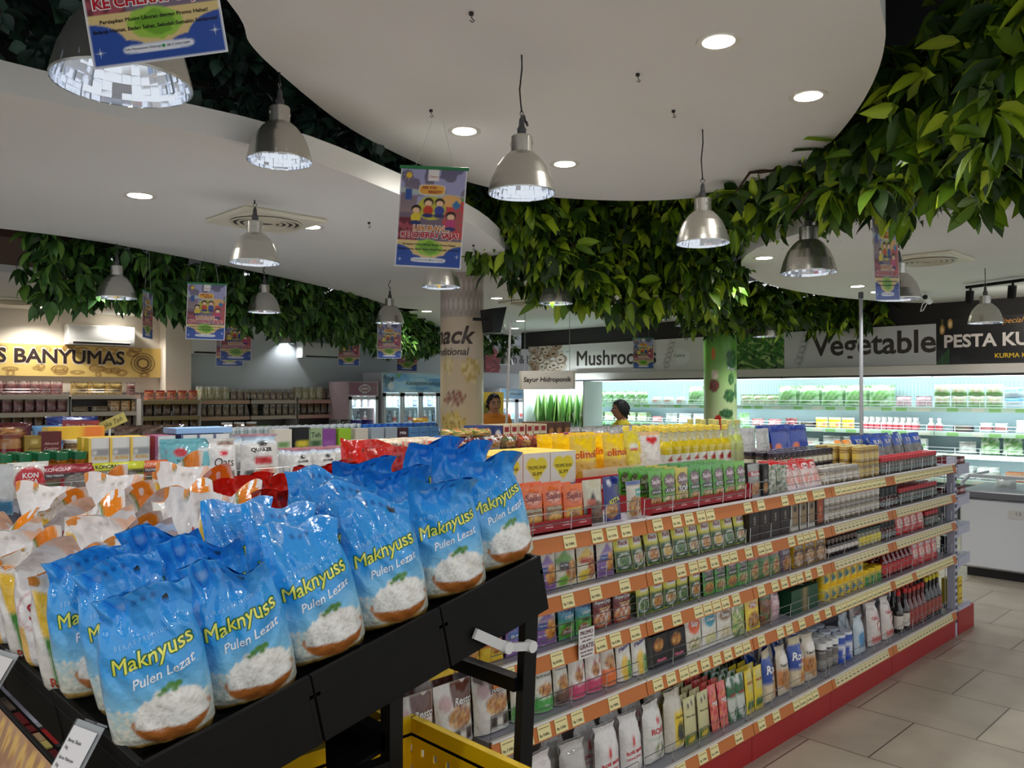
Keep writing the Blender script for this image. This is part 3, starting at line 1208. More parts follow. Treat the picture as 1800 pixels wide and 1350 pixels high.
def paint_banyumas(U, V):
    A = paint(U, V, C(228, 196, 112), [('g', 0, 1, C(236, 206, 126), C(222, 188, 104))])
    rs = np.random.default_rng(9)
    ln = C(150, 112, 60)
    for k in range(34):
        a, b = rs.uniform(.02, .98), (rs.uniform(.06, .30) if k % 3 else rs.uniform(.75, .95))
        ra, rb = rs.uniform(.012, .03), rs.uniform(.06, .13)
        d = ((U - a) / ra) ** 2 + ((V - b) / rb) ** 2
        A[np.abs(d - 1) < .28] = ln
        A[np.abs(d - .35) < .14] = ln
    d = ((U - .90) / .05) ** 2 + ((V - .48) / .34) ** 2
    for q in (1, .55, .25):
        A[np.abs(d - q) < .09] = C(96, 66, 40)
    return A


xa, xb = x_on_y(-190, ya), x_on_y(290, ya)
ub = lambda px: (x_on_y(px, ya) - xa) / (xb - xa)
bt = []
for w_, p0, p1 in (('BANYUMAS', 24, 218), ('KHAS', -84, 10), ('OLEH', -180, -98)):
    for ol, cc in ((.05, C(236, 226, 206)), (.028, C(52, 34, 28))):
        bt.append((w_, (ub(p0) + ub(p1)) / 2, .64, ub(p1) - ub(p0) + (.006 if ol > .04 else 0), cc, dict(bold=ol, lift=.002 if ol > .04 else .006, h=.46 if ol < .04 else .54)))
sign_panel('sign_board', (xa, ya, 1.94), (1, 0, 0), xb - xa, .47, paint_banyumas, bt, 'long yellow wall sign with dark capitals and drawn cakes', nu=200, nv=50)
# ------------------------------------------------------------------ shelving bays
SHELF_TOPS = [1.19, .985, .795, .565, .18]
PRICES = ['Rp 7.500,-', 'Rp 8.500,-', 'Rp 9.800,-', 'Rp 12.500,-', 'Rp 20.800,-', 'Rp 5.000,-']
TAGM = {}


def price_tag_mesh(k, w=.062, h=.046):
    if (k, w) not in TAGM:
        mb = MB()
        mb.box(0, 0, 0, w, .003, h, C(232, 220, 160))
        f = lambda u, v, l=0: ((u - .5) * w, u * 0 - .0018 - l, (v - .5) * h)
        mb.text(PRICES[k % 6], f, .5, .28, .8, col=C(50, 40, 30), aspect=h / w, lift=.0006, bold=.01)
        mb.box(0, -.0017, h * .28, w * .8, .0006, .003, C(150, 130, 80))
        TAGM[(k, w)] = mb.mesh('price_tag', M['card'], 30)
    return TAGM[(k, w)]


STRIPM = {}


def strip_mesh(w, h=.044):
    if w not in STRIPM:
        mb = MB()
        mb.box(0, 0, 0, w, .003, h, C(218, 206, 160))
        n = max(2, int(w / .05))
        for i in range(n):
            mb.box(-w / 2 + (i + .5) * w / n, -.0018, -.006, w / n * .55, .0006, .006, C(120, 104, 66))
            mb.box(-w / 2 + (i + .5) * w / n, -.0018, .010, w / n * .6, .0006, .003, C(160, 140, 90))
        STRIPM[w] = mb.mesh('price_strip', M['card'], 30)
    return STRIPM[w]


def wire_guard(mb, x0, x1, y, z, h=.075, step=.16, col=C(200, 200, 200)):
    r = .0018
    for zz in (z + h, z + h * .5):
        mb.tube([(x0, y, zz), (x1, y, zz)], r, 4, col)
    n = max(2, int((x1 - x0) / step))
    for i in range(n + 1):
        x = x0 + (x1 - x0) * i / n
        mb.tube([(x, y, z), (x, y - .004, z + h)], r, 4, col)


def make_bay(x0, x1, yf, depth, tops, label, cat='shelving', last=False, kick='red_kick', strips=False, group=None, tags=True, back=True, nshow=5):
    """one bay of a double-sided gondola; front edge along y = yf, facing -Y"""
    root = empty('shelving_bay', ((x0 + x1) / 2, yf, 0), 0, label, cat, group)
    ox, oy = (x0 + x1) / 2, yf
    w = x1 - x0
    yc = depth + .03
    mb = MB()
    mb.box(0, yc, .59, w - .04, .012, 1.14)
    mb.c = [C(176, 176, 190)] * mb.n
    mb.build('back_panel', M['paint'], root)
    for sx in ([-w / 2] + ([w / 2] if last else [])):
        u = MB()
        u.box(sx, yc, .59, .03, .06, 1.18, C(180, 180, 198))
        for i in range(22):
            u.box(sx - .0155, yc - .010, .12 + i * .048, .002, .008, .022, C(60, 60, 70))
            u.box(sx - .0155, yc + .010, .12 + i * .048, .002, .008, .022, C(60, 60, 70))
        u.build('upright', M['paint'], root)
    k = MB()
    k.box(0, .012, .07, w - .004, .02, .14)
    k.build('kick_plate', M[kick], root)
    for i, z in enumerate(tops):
        sh = MB()
        sh.box(0, depth / 2 + .01, z - .012, w - .006, depth, .024, C(150, 150, 160))
        for sx in (-1, 1):
            sh.box(sx * (w / 2 - .006), depth / 2 + .02, z - .03, .004, depth - .04, .05, C(176, 176, 194))
        so = sh.build('shelf', M['paint'], root)
        if i >= nshow:
            continue
        rl = MB()
        q = Matrix.Rotation(R(-14), 3, 'X')
        rl.box(0, -.004, z - .026, w - .006, .006, .058, rot=q)
        le = MB()
        le.box(0, -.001, z + .003, w - .006, .012, .008, C(226, 222, 218))
        le.build('rail_lip', M['paint'], so)
        rl.build('price_rail', M['rail_orange'], so)
        wg = MB()
        wire_guard(wg, -w / 2 + .02, w / 2 - .02, .02, z)
        wg.build('wire_guard', M['wire'], so)
        if not tags:
            continue
        if strips and (i + int(x0 * 7)) % 3 != 2:
            st = bpy.data.objects.new('price_strip', strip_mesh(round(w * .86, 2)))
            st.location = (-.02, -.0092, z - .026)
            st.rotation_euler = (R(-14), 0, 0)
            st.parent = so
            COL.objects.link(st)
            continue
        x = -w / 2 + .05
        rs = random.Random(int(x0 * 100) + i)
        while x < w / 2 - .06:
            if rs.random() < (.94 if strips else .82):
                t = bpy.data.objects.new('price_tag', price_tag_mesh(rs.randrange(6)))
                t.location = (x + .02, -.0092, z - .026)
                t.rotation_euler = (R(-14), 0, 0)
                t.parent = so
                COL.objects.link(t)
            x += .068 if strips else rs.choice((.068, .070, .09, .13) if x0 > 2.5 else (.085, .12, .15))
    return root


# the long gondola facing the camera: five bays from the rice stand to the far end
GY, GD = 1.92, .45
EDGES = [1.78, 2.60, 3.41, 4.22, 5.04, 6.17]
BAYN = ['nearest', 'second', 'middle', 'fourth', 'farthest']
for i in range(5):
    make_bay(EDGES[i], EDGES[i + 1], GY, GD, SHELF_TOPS, f'{BAYN[i]} bay of the red footed grey shelving with orange price rails', last=(i == 4), strips=i >= 3, group='bays of the near shelving')
# riser shelf along the middle of the gondola top and its rear half
mb = MB()
mb.box((EDGES[0] + EDGES[-1]) / 2, 2.60, 1.262, EDGES[-1] - EDGES[0] - .02, .50, .018, C(200, 200, 208))
for x in EDGES:
    mb.box(x + (.03 if x < 3 else -.03), 2.60, 1.225, .012, .46, .07, C(180, 180, 196))
o = mb.build('riser_shelf', M['paint'])
tag(o, 'raised grey middle shelf along the top of the near shelving', 'shelf')
mb = MB()
mb.box((EDGES[0] + EDGES[-1]) / 2, 2.65, .60, EDGES[-1] - EDGES[0] - .02, .38, 1.16, C(176, 176, 190))
o = mb.build('rear_shelving', M['paint'])
tag(o, 'rear half of the near shelving turned to the far aisle', 'shelving')

# end unit of the gondola, turned to +X
root = empty('end_shelving', (6.20, 2.35, 0), 0, 'narrow end rack with red base at the far end of near shelving', 'shelving')
u = MB()
u.box(0, -.40, .62, .05, .05, 1.24, C(184, 184, 202))
for i in range(24):
    for dx in (-.011, .011):
        u.box(dx, -.4262, .10 + i * .047, .009, .003, .024, C(62, 62, 74))
u.build('upright', M['paint'], root)
b = MB()
b.box(.19, 0, .08, .34, .86, .16)
b.build('base', M['red_kick'], root)
for z in (1.17, .955, .75, .53, .18):
    s_ = MB()
    s_.box(.17, 0, z, .30, .84, .02, C(190, 190, 206))
    s_.add([(.03, -.424, z - .012), (.30, -.424, z - .012), (.28, -.424, z + .02), (.03, -.424, z - .09)], [(3, 1, 2, 0)], C(190, 190, 208), False)
    s_.box(.165, -.425, z - .03, .24, .006, .06, C(188, 188, 206))
    s_.build('shelf', M['paint'], root)
g = MB()
for z in (.62, .70, .83, .90, 1.02):
    g.tube([(-.02, -.36, z), (-.02, .4, z)], .002, 4, C(190, 190, 190))
for k in range(12):
    g.tube([(-.02, -.36 + k * .065, .2), (-.02, -.36 + k * .065, 1.14)], .002, 4, C(190, 190, 190))
g.build('wire_grid', M['wire'], root)

# second gondola, further into the shop, and the two behind it
G2Y = 4.19
E2 = [1.0 + .82 * i for i in range(8)]
N2 = ['first', 'second', 'third', 'fourth', 'fifth', 'sixth', 'seventh']
for i in range(7):
    make_bay(E2[i], E2[i + 1], G2Y, GD, SHELF_TOPS[:3] + [.5, .18], f'{N2[i]} bay from the left of the grey shelving behind the rice stand', last=(i == 6), group='bays of the second shelving', nshow=2)
mb = MB()
mb.box(3.87, G2Y + .79, 1.25, 5.7, .56, .018, C(200, 200, 208))
for i in range(8):
    mb.box(1.04 + i * .80, G2Y + .79, .62, .012, .52, 1.24, C(180, 180, 196))
o = mb.build('riser_shelf', M['paint'])
tag(o, 'raised grey top shelf on the shelving behind the rice stand', 'shelf')
for nm, y0, xa_, xb_, lab in (('third', 6.3, .6, 5.15, 'grey shelving row between the snack pillar and the rice stand aisle'), ('fourth', 8.7, 2.0, 8.2, 'low grey shelving row in front of the fridges and snack wall')):
    root = empty('shelving_row', ((xa_ + xb_) / 2, y0 + .45, 0), 0, lab, 'shelving')
    mb = MB()
    for z in (1.17, .9, .6, .2):
        mb.box(0, 0, z, xb_ - xa_, .9, .024, C(196, 196, 206))
    mb.build('shelf', M['paint'], root)
    mb = MB()
    mb.box(0, 0, .6, xb_ - xa_, .02, 1.2, C(170, 170, 184))
    mb.build('back_panel', M['paint'], root)
    mb = MB()
    mb.box(0, -.44, .08, xb_ - xa_, .02, .16, C(150, 30, 34))
    mb.build('kick_plate', M['paint'], root)


# ------------------------------------------------------------------ the sloping rice stand
TILT = math.atan(.238 / 1.067)
TO = Vector((.563, 1.55, 1.0))        # top of the low near corner
TU = Vector((math.cos(TILT), 0, math.sin(TILT)))
TN = Vector((-math.sin(TILT), 0, math.cos(TILT)))
TM = Matrix((TU, Vector((0, 1, 0)), TN)).transposed()


def tp(u, v, n):
    return TO + TU * u + Vector((0, v, 0)) + TN * n


stand = empty('display_stand', (.563, 1.55, 0), 0, 'black sloping tiered display stand holding the rice bags', 'display stand')
stand_off = Vector((.563, 1.55, 0))
L1, L2, TH = .364, .545, .155
for i in range(3):
    for j in range(3):
        t = MB()
        c = tp(i * L1 + L1 / 2, j * L2 + L2 / 2, -TH / 2) - stand_off
        a, b2 = L1 - .003, L2 - .003

        def bx(du, dv, dn, su, sv, sn):
            q = c + TU * du + Vector((0, dv, 0)) + TN * dn
            t.box(q.x, q.y, q.z, su, sv, sn, rot=TM, bev=.0015)
        bx(0, 0, -TH / 2 + .110, a, b2, .012)
        for sv_, outer in ((-1, j == 0), (1, j == 2)):
            hh_ = TH if outer else .115
            bx(0, sv_ * (b2 / 2 - .007), (hh_ - TH) / 2, a, .013, hh_)
        for su_, outer in ((-1, i == 0), (1, i == 2)):
            hh_ = TH if outer else .115
            bx(su_ * (a / 2 - .007), 0, (hh_ - TH) / 2, .013, b2, hh_)
        t.build('tray', M['black_board'], stand)


def sbar(a, b, w=.04, name='rail'):
    m_ = MB()
    m_.bar(Vector(a) - stand_off, Vector(b) - stand_off, w)
    m_.build(name, M['black_metal'], stand)


XB = 1.60
sbar((1.565, 1.60, 0), (1.615, 1.585, 1.09), .038, 'leg')
sbar((1.575, 3.1, 0), (1.615, 3.1, 1.09), .038, 'leg')
sbar((1.164, 1.60, 0), (1.164, 1.60, .975), .038, 'leg')
sbar((1.164, 3.1, 0), (1.164, 3.1, .975), .038, 'leg')
sbar((.62, 1.60, 0), (.62, 1.60, .85), .038, 'leg')
sbar((.62, 3.1, 0), (.62, 3.1, .85), .038, 'leg')
sbar((1.59, 1.60, .885), (1.59, 3.1, .885), .038, 'crossbar')
sbar((1.164, 1.60, .855), (1.164, 3.1, .855), .038, 'crossbar')
sbar((.62, 1.60, .80), (1.164, 1.60, .80), .036, 'crossbar')
sbar((.62, 1.60, .46), (1.60, 1.60, .46), .034, 'lower_rail')
sbar((.62, 3.1, .46), (1.60, 3.1, .46), .034, 'lower_rail')
for x_ in (.62, 1.6):
    sbar((x_, 1.6, .46), (x_, 3.1, .46), .034, 'lower_rail')
m_ = MB()
v_ = [Vector(p) - stand_off for p in ((1.164, 1.62, .84), (1.00, 1.62, .80), (1.164, 1.9, .855))]
m_.add(v_ + [p + Vector((0, 0, -.012)) for p in v_], [(0, 1, 2), (5, 4, 3), (0, 3, 4, 1), (1, 4, 5, 2), (2, 5, 3, 0)], (.5, .5, .5), False)
m_.build('gusset', M['black_metal'], stand)
m_ = MB()
m_.box(1.1 - .563, 2.35 - 1.55, .445, 1.0, 1.5, .015)
m_.build('lower_shelf', M['black_board'], stand)
# clamp arm on the side of the tray
m_ = MB()
pa, pb, pc = (at_y(835, 1112, 1.54) - stand_off), (at_y(890, 1136, 1.53) - stand_off), (at_y(932, 1134, 1.53) - stand_off)
m_.bar(pa, pb, .010, .026, C(196, 196, 196))
m_.bar(pb, pc, .010, .022, C(196, 196, 196))
for q_ in (pb, pc):
    m_.tube([q_ + Vector((0, -.012, 0)), q_ + Vector((0, .012, 0))], .016, 10, C(206, 206, 206))
m_.build('clamp_arm', M['paint'], stand)
# ledge with label strips below the low side
m_ = MB()
m_.box(.528 - .563, .80, .893, .052, 1.64, .012)
m_.box(.5035 - .563, .80, .912, .007, 1.64, .05)
m_.build('front_ledge', M['black_board'], stand)
lab = MB()
for a_, l_, cc in ((0, .12, C(110, 96, 84)), (.14, .10, C(120, 20, 30)), (.25, .05, C(120, 20, 30)), (.31, .06, C(206, 170, 130)), (.37, .05, C(226, 206, 120)), (.43, .14, C(110, 14, 26)), (.58, .16, C(110, 14, 26))):
    lab.box(.527 - .563, 2.42 - a_ - 1.55 - l_ / 2, .902, .034, l_ * .92, .004, cc)
lab.build('label_strip', M['card'], stand)

sk = empty('printed_panel', (.498, 2.2, 0), 0, 'brown printed food panel leaning under the low side of stand', 'panel')
m_ = MB()


def cf(u, v, l=0):
    return -.26 * (1 - u), (v - .5) * 1.6, .93 - .80 * (1 - u)


U_, V_ = np.meshgrid(np.linspace(0, 1, 49), np.linspace(0, 1, 161))
A_ = paint(U_, V_, C(186, 138, 92))
A_[vnoise(U_ * 16, V_ * 30, 3) > .55] = C(166, 116, 72)
for k in range(26):
    for uu, off in ((.955, 0), (.80, .5), (.62, .2)):
        A_[((U_ - uu) / .035) ** 2 + ((V_ - (k + off) / 26) / .012) ** 2 <= 1] = C(226, 180, 86)
        A_[((U_ - uu + .01) / .014) ** 2 + ((V_ - (k + off) / 26) / .006) ** 2 <= 1] = C(190, 130, 50)
m_.grid(cf, 48, 160, A_, flip=True)
m_.grid(lambda u, v: (cf(u, v)[0] + .01, cf(u, v)[1], cf(u, v)[2]), 2, 2, col=C(120, 90, 60))
m_.build('printed_sheet', M['print'], sk)
m_ = MB()
m_.box(-.10, 0, .06, .30, 1.6, .12, C(60, 46, 36))
m_.build('base', M['paint'], sk)


# clear price holders on the low lip
def price_holder(p, label, lines):
    root = empty('price_holder', p, R(0), label, 'price holder')
    root.rotation_euler = (0, R(34), R(14))
    h_ = MB()

    def f(u, v, l=0):
        return u * 0 - l, -(u - .5) * .085, (v - 1) * .125
    h_.box(0, 0, -.062, .004, .092, .142)
    h_.box(.012, 0, .012, .030, .035, .004)
    h_.build('holder', M['clear'], root)
    c_ = MB()
    U, V = np.meshgrid(np.linspace(0, 1, 5), np.linspace(0, 1, 5))
    f2 = lambda u, v, l=0: (u * 0 - .004 - l, -(u - .5) * .08, (v - 1) * .12 - .004)
    c_.grid(f2, 4, 4, paint(U, V, C(226, 222, 222)))
    for T in lines:
        c_.text(T[0], f2, T[1], T[2], T[3], col=C(60, 54, 54), aspect=.12 / .08, lift=.0006, bold=.01)
    c_.build('price_card', M['card'], root)


price_holder((.545, 1.77, 1.012), 'clear holder with white price card at the near tray corner', [('Beras Slasia', .36, .78, .55), ('5kg', .16, .66, .14), ('Beras Maknyus', .38, .50, .6), ('5kg', .16, .38, .14), ('Rp 78.500', .70, .20, .42)])
price_holder((.545, 2.40, 1.012), 'clear price card holder on the tray lip beside white bags', [('Beras', .3, .78, .3), ('Rp 76.000', .60, .45, .5), ('5kg', .2, .3, .14)])

# ------------------------------------------------------------------ rice bags in the trays
bag_i = 0


def bag(kinds, X, Y, yaw, label, group, lean=0.0, dz=0.0, roll=0.0):
    global bag_i
    k = kinds[bag_i % len(kinds)]
    bag_i += 1
    u = (X - TO.x) / math.cos(TILT)
    p = tp(u, Y - TO.y, -.034 + dz)
    o = k.spawn(p, 0, label, group)
    m = TM.to_4x4() @ Matrix.Rotation(R(yaw), 4, 'Z') @ Matrix.Rotation(R(lean), 4, 'X') @ Matrix.Rotation(R(roll), 4, 'Y')
    o.matrix_world = Matrix.Translation(p) @ m
    return o


rb = random.Random(5)
for j, (Y, row) in enumerate(((1.655, 'front'), (1.80, 'second'), (1.945, 'third'))):
    for i, px in enumerate((290, 442, 572, 686, 790, 882)):
        X = x_on_y(px, 1.66) + (.0 if j == 0 else rb.uniform(-.02, .02)) + (.015 if j == 1 else 0)
        yaw = -24 + rb.uniform(-5, 5) if j == 0 else (-24 + rb.uniform(-9, 9))
        bag(BLUE_BAGS, X, Y, yaw, f'blue rice bag, {nth(i + 1)} from the low end in the {row} row', 'blue rice bags', lean=rb.uniform(-3, 4) - (3 if j else 0), dz=rb.uniform(.004, .014) + j * .018, roll=rb.uniform(-3, 3))
ci = {}
for j, Y in enumerate((2.09, 2.24, 2.39, 2.55, 2.71, 2.87, 3.03)):
    for i, X in enumerate((.655, .84, 1.03, 1.22, 1.41, 1.58)):
        if (X > 1.5 and Y > 2.45) or (X > 1.3 and Y > 2.3) or (X > 1.15 and Y > 2.9):
            continue
        red = (X > 1.15 and Y < 2.5) or (X > 1.3 and Y < 2.6)
        kd = 'red' if red else ('orange' if (i + j) % 2 == 0 else 'white')
        if i == 0 and j == 0:
            kd = 'orange'
        src, nm = {'red': (RED_BAGS, 'red and white rice bag'), 'orange': (ORANGE_BAGS, 'white rice bag with orange sash'), 'white': (WHITE_BAGS, 'white rice bag')}[kd]
        ci[kd] = ci.get(kd, 0) + 1
        bag(src, X + rb.uniform(-.02, .02), Y + rb.uniform(-.015, .015), -34 + rb.uniform(-12, 12),
            f'{nm}, {nth(i + 1)} from low end, {nth(j + 1)} row behind blue', {'red': 'red rice bags', 'orange': 'white and orange rice bags', 'white': 'white rice bags'}[kd],
            lean=rb.uniform(-5, 4), dz=rb.uniform(.004, .03), roll=rb.uniform(-5, 5))


# ------------------------------------------------------------------ yellow crates under the stand
def crate(x0, x1, y0, y1, z0, z1, label, matn='yellow_crate', name='plastic_crate', group=None, slots=True):
    root = empty(name, ((x0 + x1) / 2, (y0 + y1) / 2, z0), 0, label, 'crate', group)
    cx, cy = (x0 + x1) / 2, (y0 + y1) / 2
    w, d, h = x1 - x0, y1 - y0, z1 - z0
    mb = MB()
    t = .006

    def wall(ax, s):
        L = w if ax == 'x' else d
        n = max(4, int(L / .05))
        rows = 3
        band_h = (h - .09) / rows
        def bx(c, zc, l, hh):
            if ax == 'x':
                mb.box(c, s * (d / 2 - t / 2), zc, l - .002, t, hh)
            else:
                mb.box(s * (w / 2 - t / 2), c, zc, t, l, hh)
        bx(0, .02, L, .04)
        bx(0, h - .025, L, .05)
        for r_ in range(rows):
            bx(0, .04 + band_h * (r_ + 1) - .008, L, .034)
        t2 = t - .0016
        for i in range(n):
            c = -L / 2 + L * (i + .5) / n
            if ax == 'x':
                mb.box(c, s * (d / 2 - t / 2), h / 2, L / n * .74, t2, h - .012)
            else:
                mb.box(s * (w / 2 - t / 2), c, h / 2, t2, L / n * .74, h - .012)
    for ax in 'xy':
        for s in (-1, 1):
            wall(ax, s)
    mb.box(0, 0, .004, w, d, .008)
    mb.build('body', M[matn], root)
    rm = MB()
    for s in (-1, 1):
        rm.box(0, s * (d / 2 + .008), h - .008, w + .045, .026, .016, bev=.005)
        rm.box(s * (w / 2 + .008), 0, h - .008, .026, d + .02, .016, bev=.005)
    rm.build('rim', M[matn], root)
    return root


crate(.90, 1.45, 1.40, 1.895, .49, .75, 'yellow slotted plastic crate in front, below the high end of the stand', group='yellow crates')
crate(.90, 1.45, 2.00, 2.55, .455, .72, 'yellow slotted plastic crate holding clear packets, farther under the stand', group='yellow crates')
pk = make_pouch('snack_packet', '', 'packet', .15, .19, .05, 'sach', C(170, 166, 158), [('n', [C(150, 146, 140), C(190, 188, 184), C(120, 118, 116)], 9)])
for k in range(9):
    pk.spawn((1.0 + .14 * (k % 3), 2.09 + .15 * (k // 3), .62 + .02 * (k % 2)), R(40 * k), f'clear silvery packet, {nth(k + 1)} of those lying in the farther yellow crate', 'packets in the yellow crate', rx=R(-78 + 8 * (k % 3)))
# ------------------------------------------------------------------ goods on the shelves
CNT = {}
NSPAWN = 0
jr = random.Random(3)


def plan(k0, length, n, sc, gap, yaw, dy, rows, depth, room, tiers, kinds):
    """how many fit side by side, behind each other and on top: nothing may cut into its neighbour"""
    w, d, h = max(k.w for k in kinds), max(k.d for k in kinds), max(k.h for k in kinds)
    if room:
        sc = min(sc, room / (h * tiers))
    eff = (w * math.cos(R(yaw)) + d * math.sin(R(yaw))) * sc + .002
    most = max(1, int(length / eff))
    n = most if n is None else min(n, most)
    if n == 1 and eff > length * 1.25:
        sc *= length * 1.25 / eff
    dy = max(dy, d * sc + w * sc * math.sin(R(yaw)) * .55 + .008)
    while rows > 1 and (rows - 1) * dy + d * sc > depth:
        rows -= 1
    eff = (w * math.cos(R(yaw)) + d * math.sin(R(yaw))) * sc + .002
    return n, sc, dy, rows, max(1.0, min(1.22, length / (n * eff)))


def fill(kinds, px0, px1, Y, z, place, rows=1, dy=.0, n=None, gap=1.03, group=None, lean=-4, yaw=3, desc=None, xs=None, tiers=1, sc=1.0, depth=.40):
    """a run of goods along X between two sight lines on the plane y = Y, facing -Y"""
    global NSPAWN
    kinds = kinds if isinstance(kinds, list) else [kinds]
    x0, x1 = xs if xs else (x_on_y(px0, Y), x_on_y(px1, Y))
    n, sc, dy, rows, sx = plan(kinds[0], x1 - x0, n, sc, gap, yaw, dy, rows, depth, ROOM.get(place), tiers, kinds)
    for tr in range(tiers):
        for r in range(rows):
            for i in range(n):
                k = kinds[i % len(kinds)]
                ds = desc or k.desc
                key = (ds, place, r, tr)
                CNT[key] = CNT.get(key, 0) + 1
                x = x0 + (x1 - x0) * (i + .5) / n
                rt = ('' if rows == 1 else f' in {nth(r + 1)} row') + ('' if tiers == 1 else (', upper layer' if tr else ', lower layer'))
                if tiers > 1:
                    rt = ('' if rows == 1 else f' {nth(r + 1)} row') + (' above' if tr else ' below')
                k.spawn((x, Y + k.d * sc / 2 + r * dy, z + .002 + k.d * sc / 2 * math.sin(R(abs(lean))) + tr * k.h * sc), R(jr.uniform(-yaw, yaw)), f'{ds}, {nth(CNT[key])} from left{rt}, {place}', group or f'{ds} row, {place}', rx=R(lean + jr.uniform(-1, 1)) if lean else 0, scale=(sc * sx, sc, sc))
                NSPAWN += 1


S1, S2, S3, S4, S5 = 'top near shelf', 'second near shelf', 'middle near shelf', 'fourth near shelf', 'bottom near shelf'
ST = dict(zip((S1, S2, S3, S4, S5), SHELF_TOPS))
ROOM = {S1: 1, S2: .165, S3: .155, S4: .195, S5: .34}
P = make_pouch
MAROON = C(110, 24, 40)

saj_o = P('seasoning_sachet', 'orange crispy flour sachet', 'sachet', .088, .135, .022, 'sach', C(232, 108, 34), [('r', .08, .06, .92, .42, C(226, 176, 50)), ('f', .5, .22, .32, .14, FOOD), ('e', .5, .70, .40, .15, C(120, 34, 40)), ('e', .5, .70, .36, .12, C(236, 150, 110))],
          [('Sajiku', .5, .70, .74, C(130, 26, 46), dict(bold=.02, shear=.1))], seed=1)
saj_r = P('seasoning_sachet', 'dark red crispy flour sachet', 'sachet', .088, .14, .022, 'sach', C(232, 108, 34), [('r', .06, .04, .94, .5, C(120, 84, 50)), ('f', .5, .22, .36, .15, [C(226, 170, 60), C(206, 140, 50), C(236, 196, 110)]), ('e', .5, .72, .42, .16, C(150, 40, 44)), ('e', .5, .72, .38, .13, C(240, 170, 140))],
          [('Sajiku', .5, .72, .76, C(130, 26, 46), dict(bold=.02, shear=.1)), ('SERBAGUNA', .5, .46, .8, C(226, 220, 190), dict(bold=.02))], seed=2)
blk_cr = P('seasoning_sachet', 'cream and black sachet', 'sachet', .088, .15, .025, 'sach', C(206, 200, 176), [('tri', .4, .1, .5, .75, K_), ('r', 0, 0, 1, .4, C(54, 44, 38)), ('f', .66, .3, .3, .22, [C(110, 70, 40), C(84, 56, 34), C(140, 96, 60)]), ('r', .1, .45, .5, .56, C(196, 84, 44))], [], seed=3)
kita = P('seasoning_sachet', 'dark blue coated flour sachet', 'sachet', .085, .155, .025, 'sach', C(26, 40, 120), [('f', .4, .24, .38, .18, FOOD), ('e', .3, .86, .12, .07, C(220, 220, 230)), ('e', .75, .7, .16, .16, C(40, 60, 70))], [('KITA', .5, .46, .6, C(226, 222, 60), dict(bold=.03, rot=.3))], seed=4)
tasty = P('seasoning_sachet', 'blue rimmed brown sachet', 'sachet', .072, .13, .022, 'sach', C(206, 198, 180), [('r', 0, .9, 1, 1, C(40, 70, 150)), ('f', .5, .3, .45, .3, FOOD), ('r', .5, .56, 1, .78, C(40, 150, 140))], [('tasty', .74, .68, .4, W_, dict(shear=.3, bold=.02))], seed=5)
saj_g = [P('seasoning_sachet', 'green instant seasoning sachet', 'sachet', .075, .15, .016, 'sach', gb, [('e', .5, .70, .42, .18, C(50, 34, 34)), ('e', .5, .70, .37, .15, C(120, 84, 90)), ('r', .08, .40, .92, .52, C(50, 40, 40)), ('f', .5, .20, .42, .15, fd), ('e', .5, .2, .44, .16, gb) if False else ('r', 0, 0, 1, .03, gb)],
             [('Sajiku', .5, .70, .72, C(240, 226, 226), dict(bold=.02, shear=.1)), (tx, .5, .46, .7, W_, dict(bold=.02))], seed=6 + q) for q, (gb, tx, fd) in enumerate(((C(96, 170, 60), 'NASI GORENG', FOOD), (C(110, 180, 50), 'AYAM', SALAD), (C(206, 190, 70), 'SOP', SALAD), (C(70, 150, 60), 'RENDANG', FOOD), (C(90, 170, 80), 'NASI GORENG', SALAD), (C(84, 160, 60), 'SOTO', FOOD)))]
greyred = P('seasoning_sachet', 'grey and red sachet', 'sachet', .08, .14, .02, 'sach', C(150, 150, 146), [('r', 0, .62, 1, .78, C(176, 50, 50)), ('f', .5, .25, .4, .2, FOOD)], [('Bumbu', .5, .70, .7, W_, dict(bold=.02))], seed=14)
ricered = P('seasoning_sachet', 'red and white spice sachet', 'sachet', .08, .13, .02, 'sach', C(220, 200, 196), [('r', 0, .66, 1, 1, C(206, 40, 44)), ('f', .5, .3, .4, .24, [C(206, 60, 50), C(236, 220, 210), C(220, 120, 90)]), ('e', .5, .78, .34, .1, W_)], [('Kobe', .5, .78, .5, RED, dict(bold=.02))], seed=15)
boxdark = make_box('display_box', 'black spice carton', 'carton', .06, .15, .10, K_, [('e', .5, .7, .25, .14, C(90, 84, 78)), ('f', .5, .25, .38, .16, FOOD)], [('SPICE', .5, .48, .6, W_)])
packgreen = P('seasoning_sachet', 'small green herb sachet', 'sachet', .085, .12, .02, 'sach', C(120, 136, 110), [('n', [C(90, 110, 80), C(150, 160, 130), C(200, 196, 180), C(60, 84, 60)], 7)], [], seed=16)
racik = [P('seasoning_sachet', 'yellow topped cooking sachet', 'sachet', .078, .135, .018, 'sach', C(226, 214, 40), [('r', 0, 0, 1, .52, C(40, 84, 52)), ('g', .50, .58, C(40, 84, 52), C(226, 214, 40)), ('r', .22, .62, .84, .86, C(236, 232, 226)), ('e', .5, .28, .40, .20, C(214, 220, 210)), ('f', .5, .28, .34, .16, fd), ('r', .3, .88, .78, .96, C(176, 30, 40))],
           [('Racik', .52, .74, .6, C(150, 30, 44), dict(bold=.02, shear=.2))], seed=20 + q) for q, fd in enumerate(([C(60, 110, 50), C(120, 150, 80), C(34, 70, 40)], SALAD, FOOD, [C(220, 180, 70), C(190, 140, 50), C(236, 206, 120)]))]
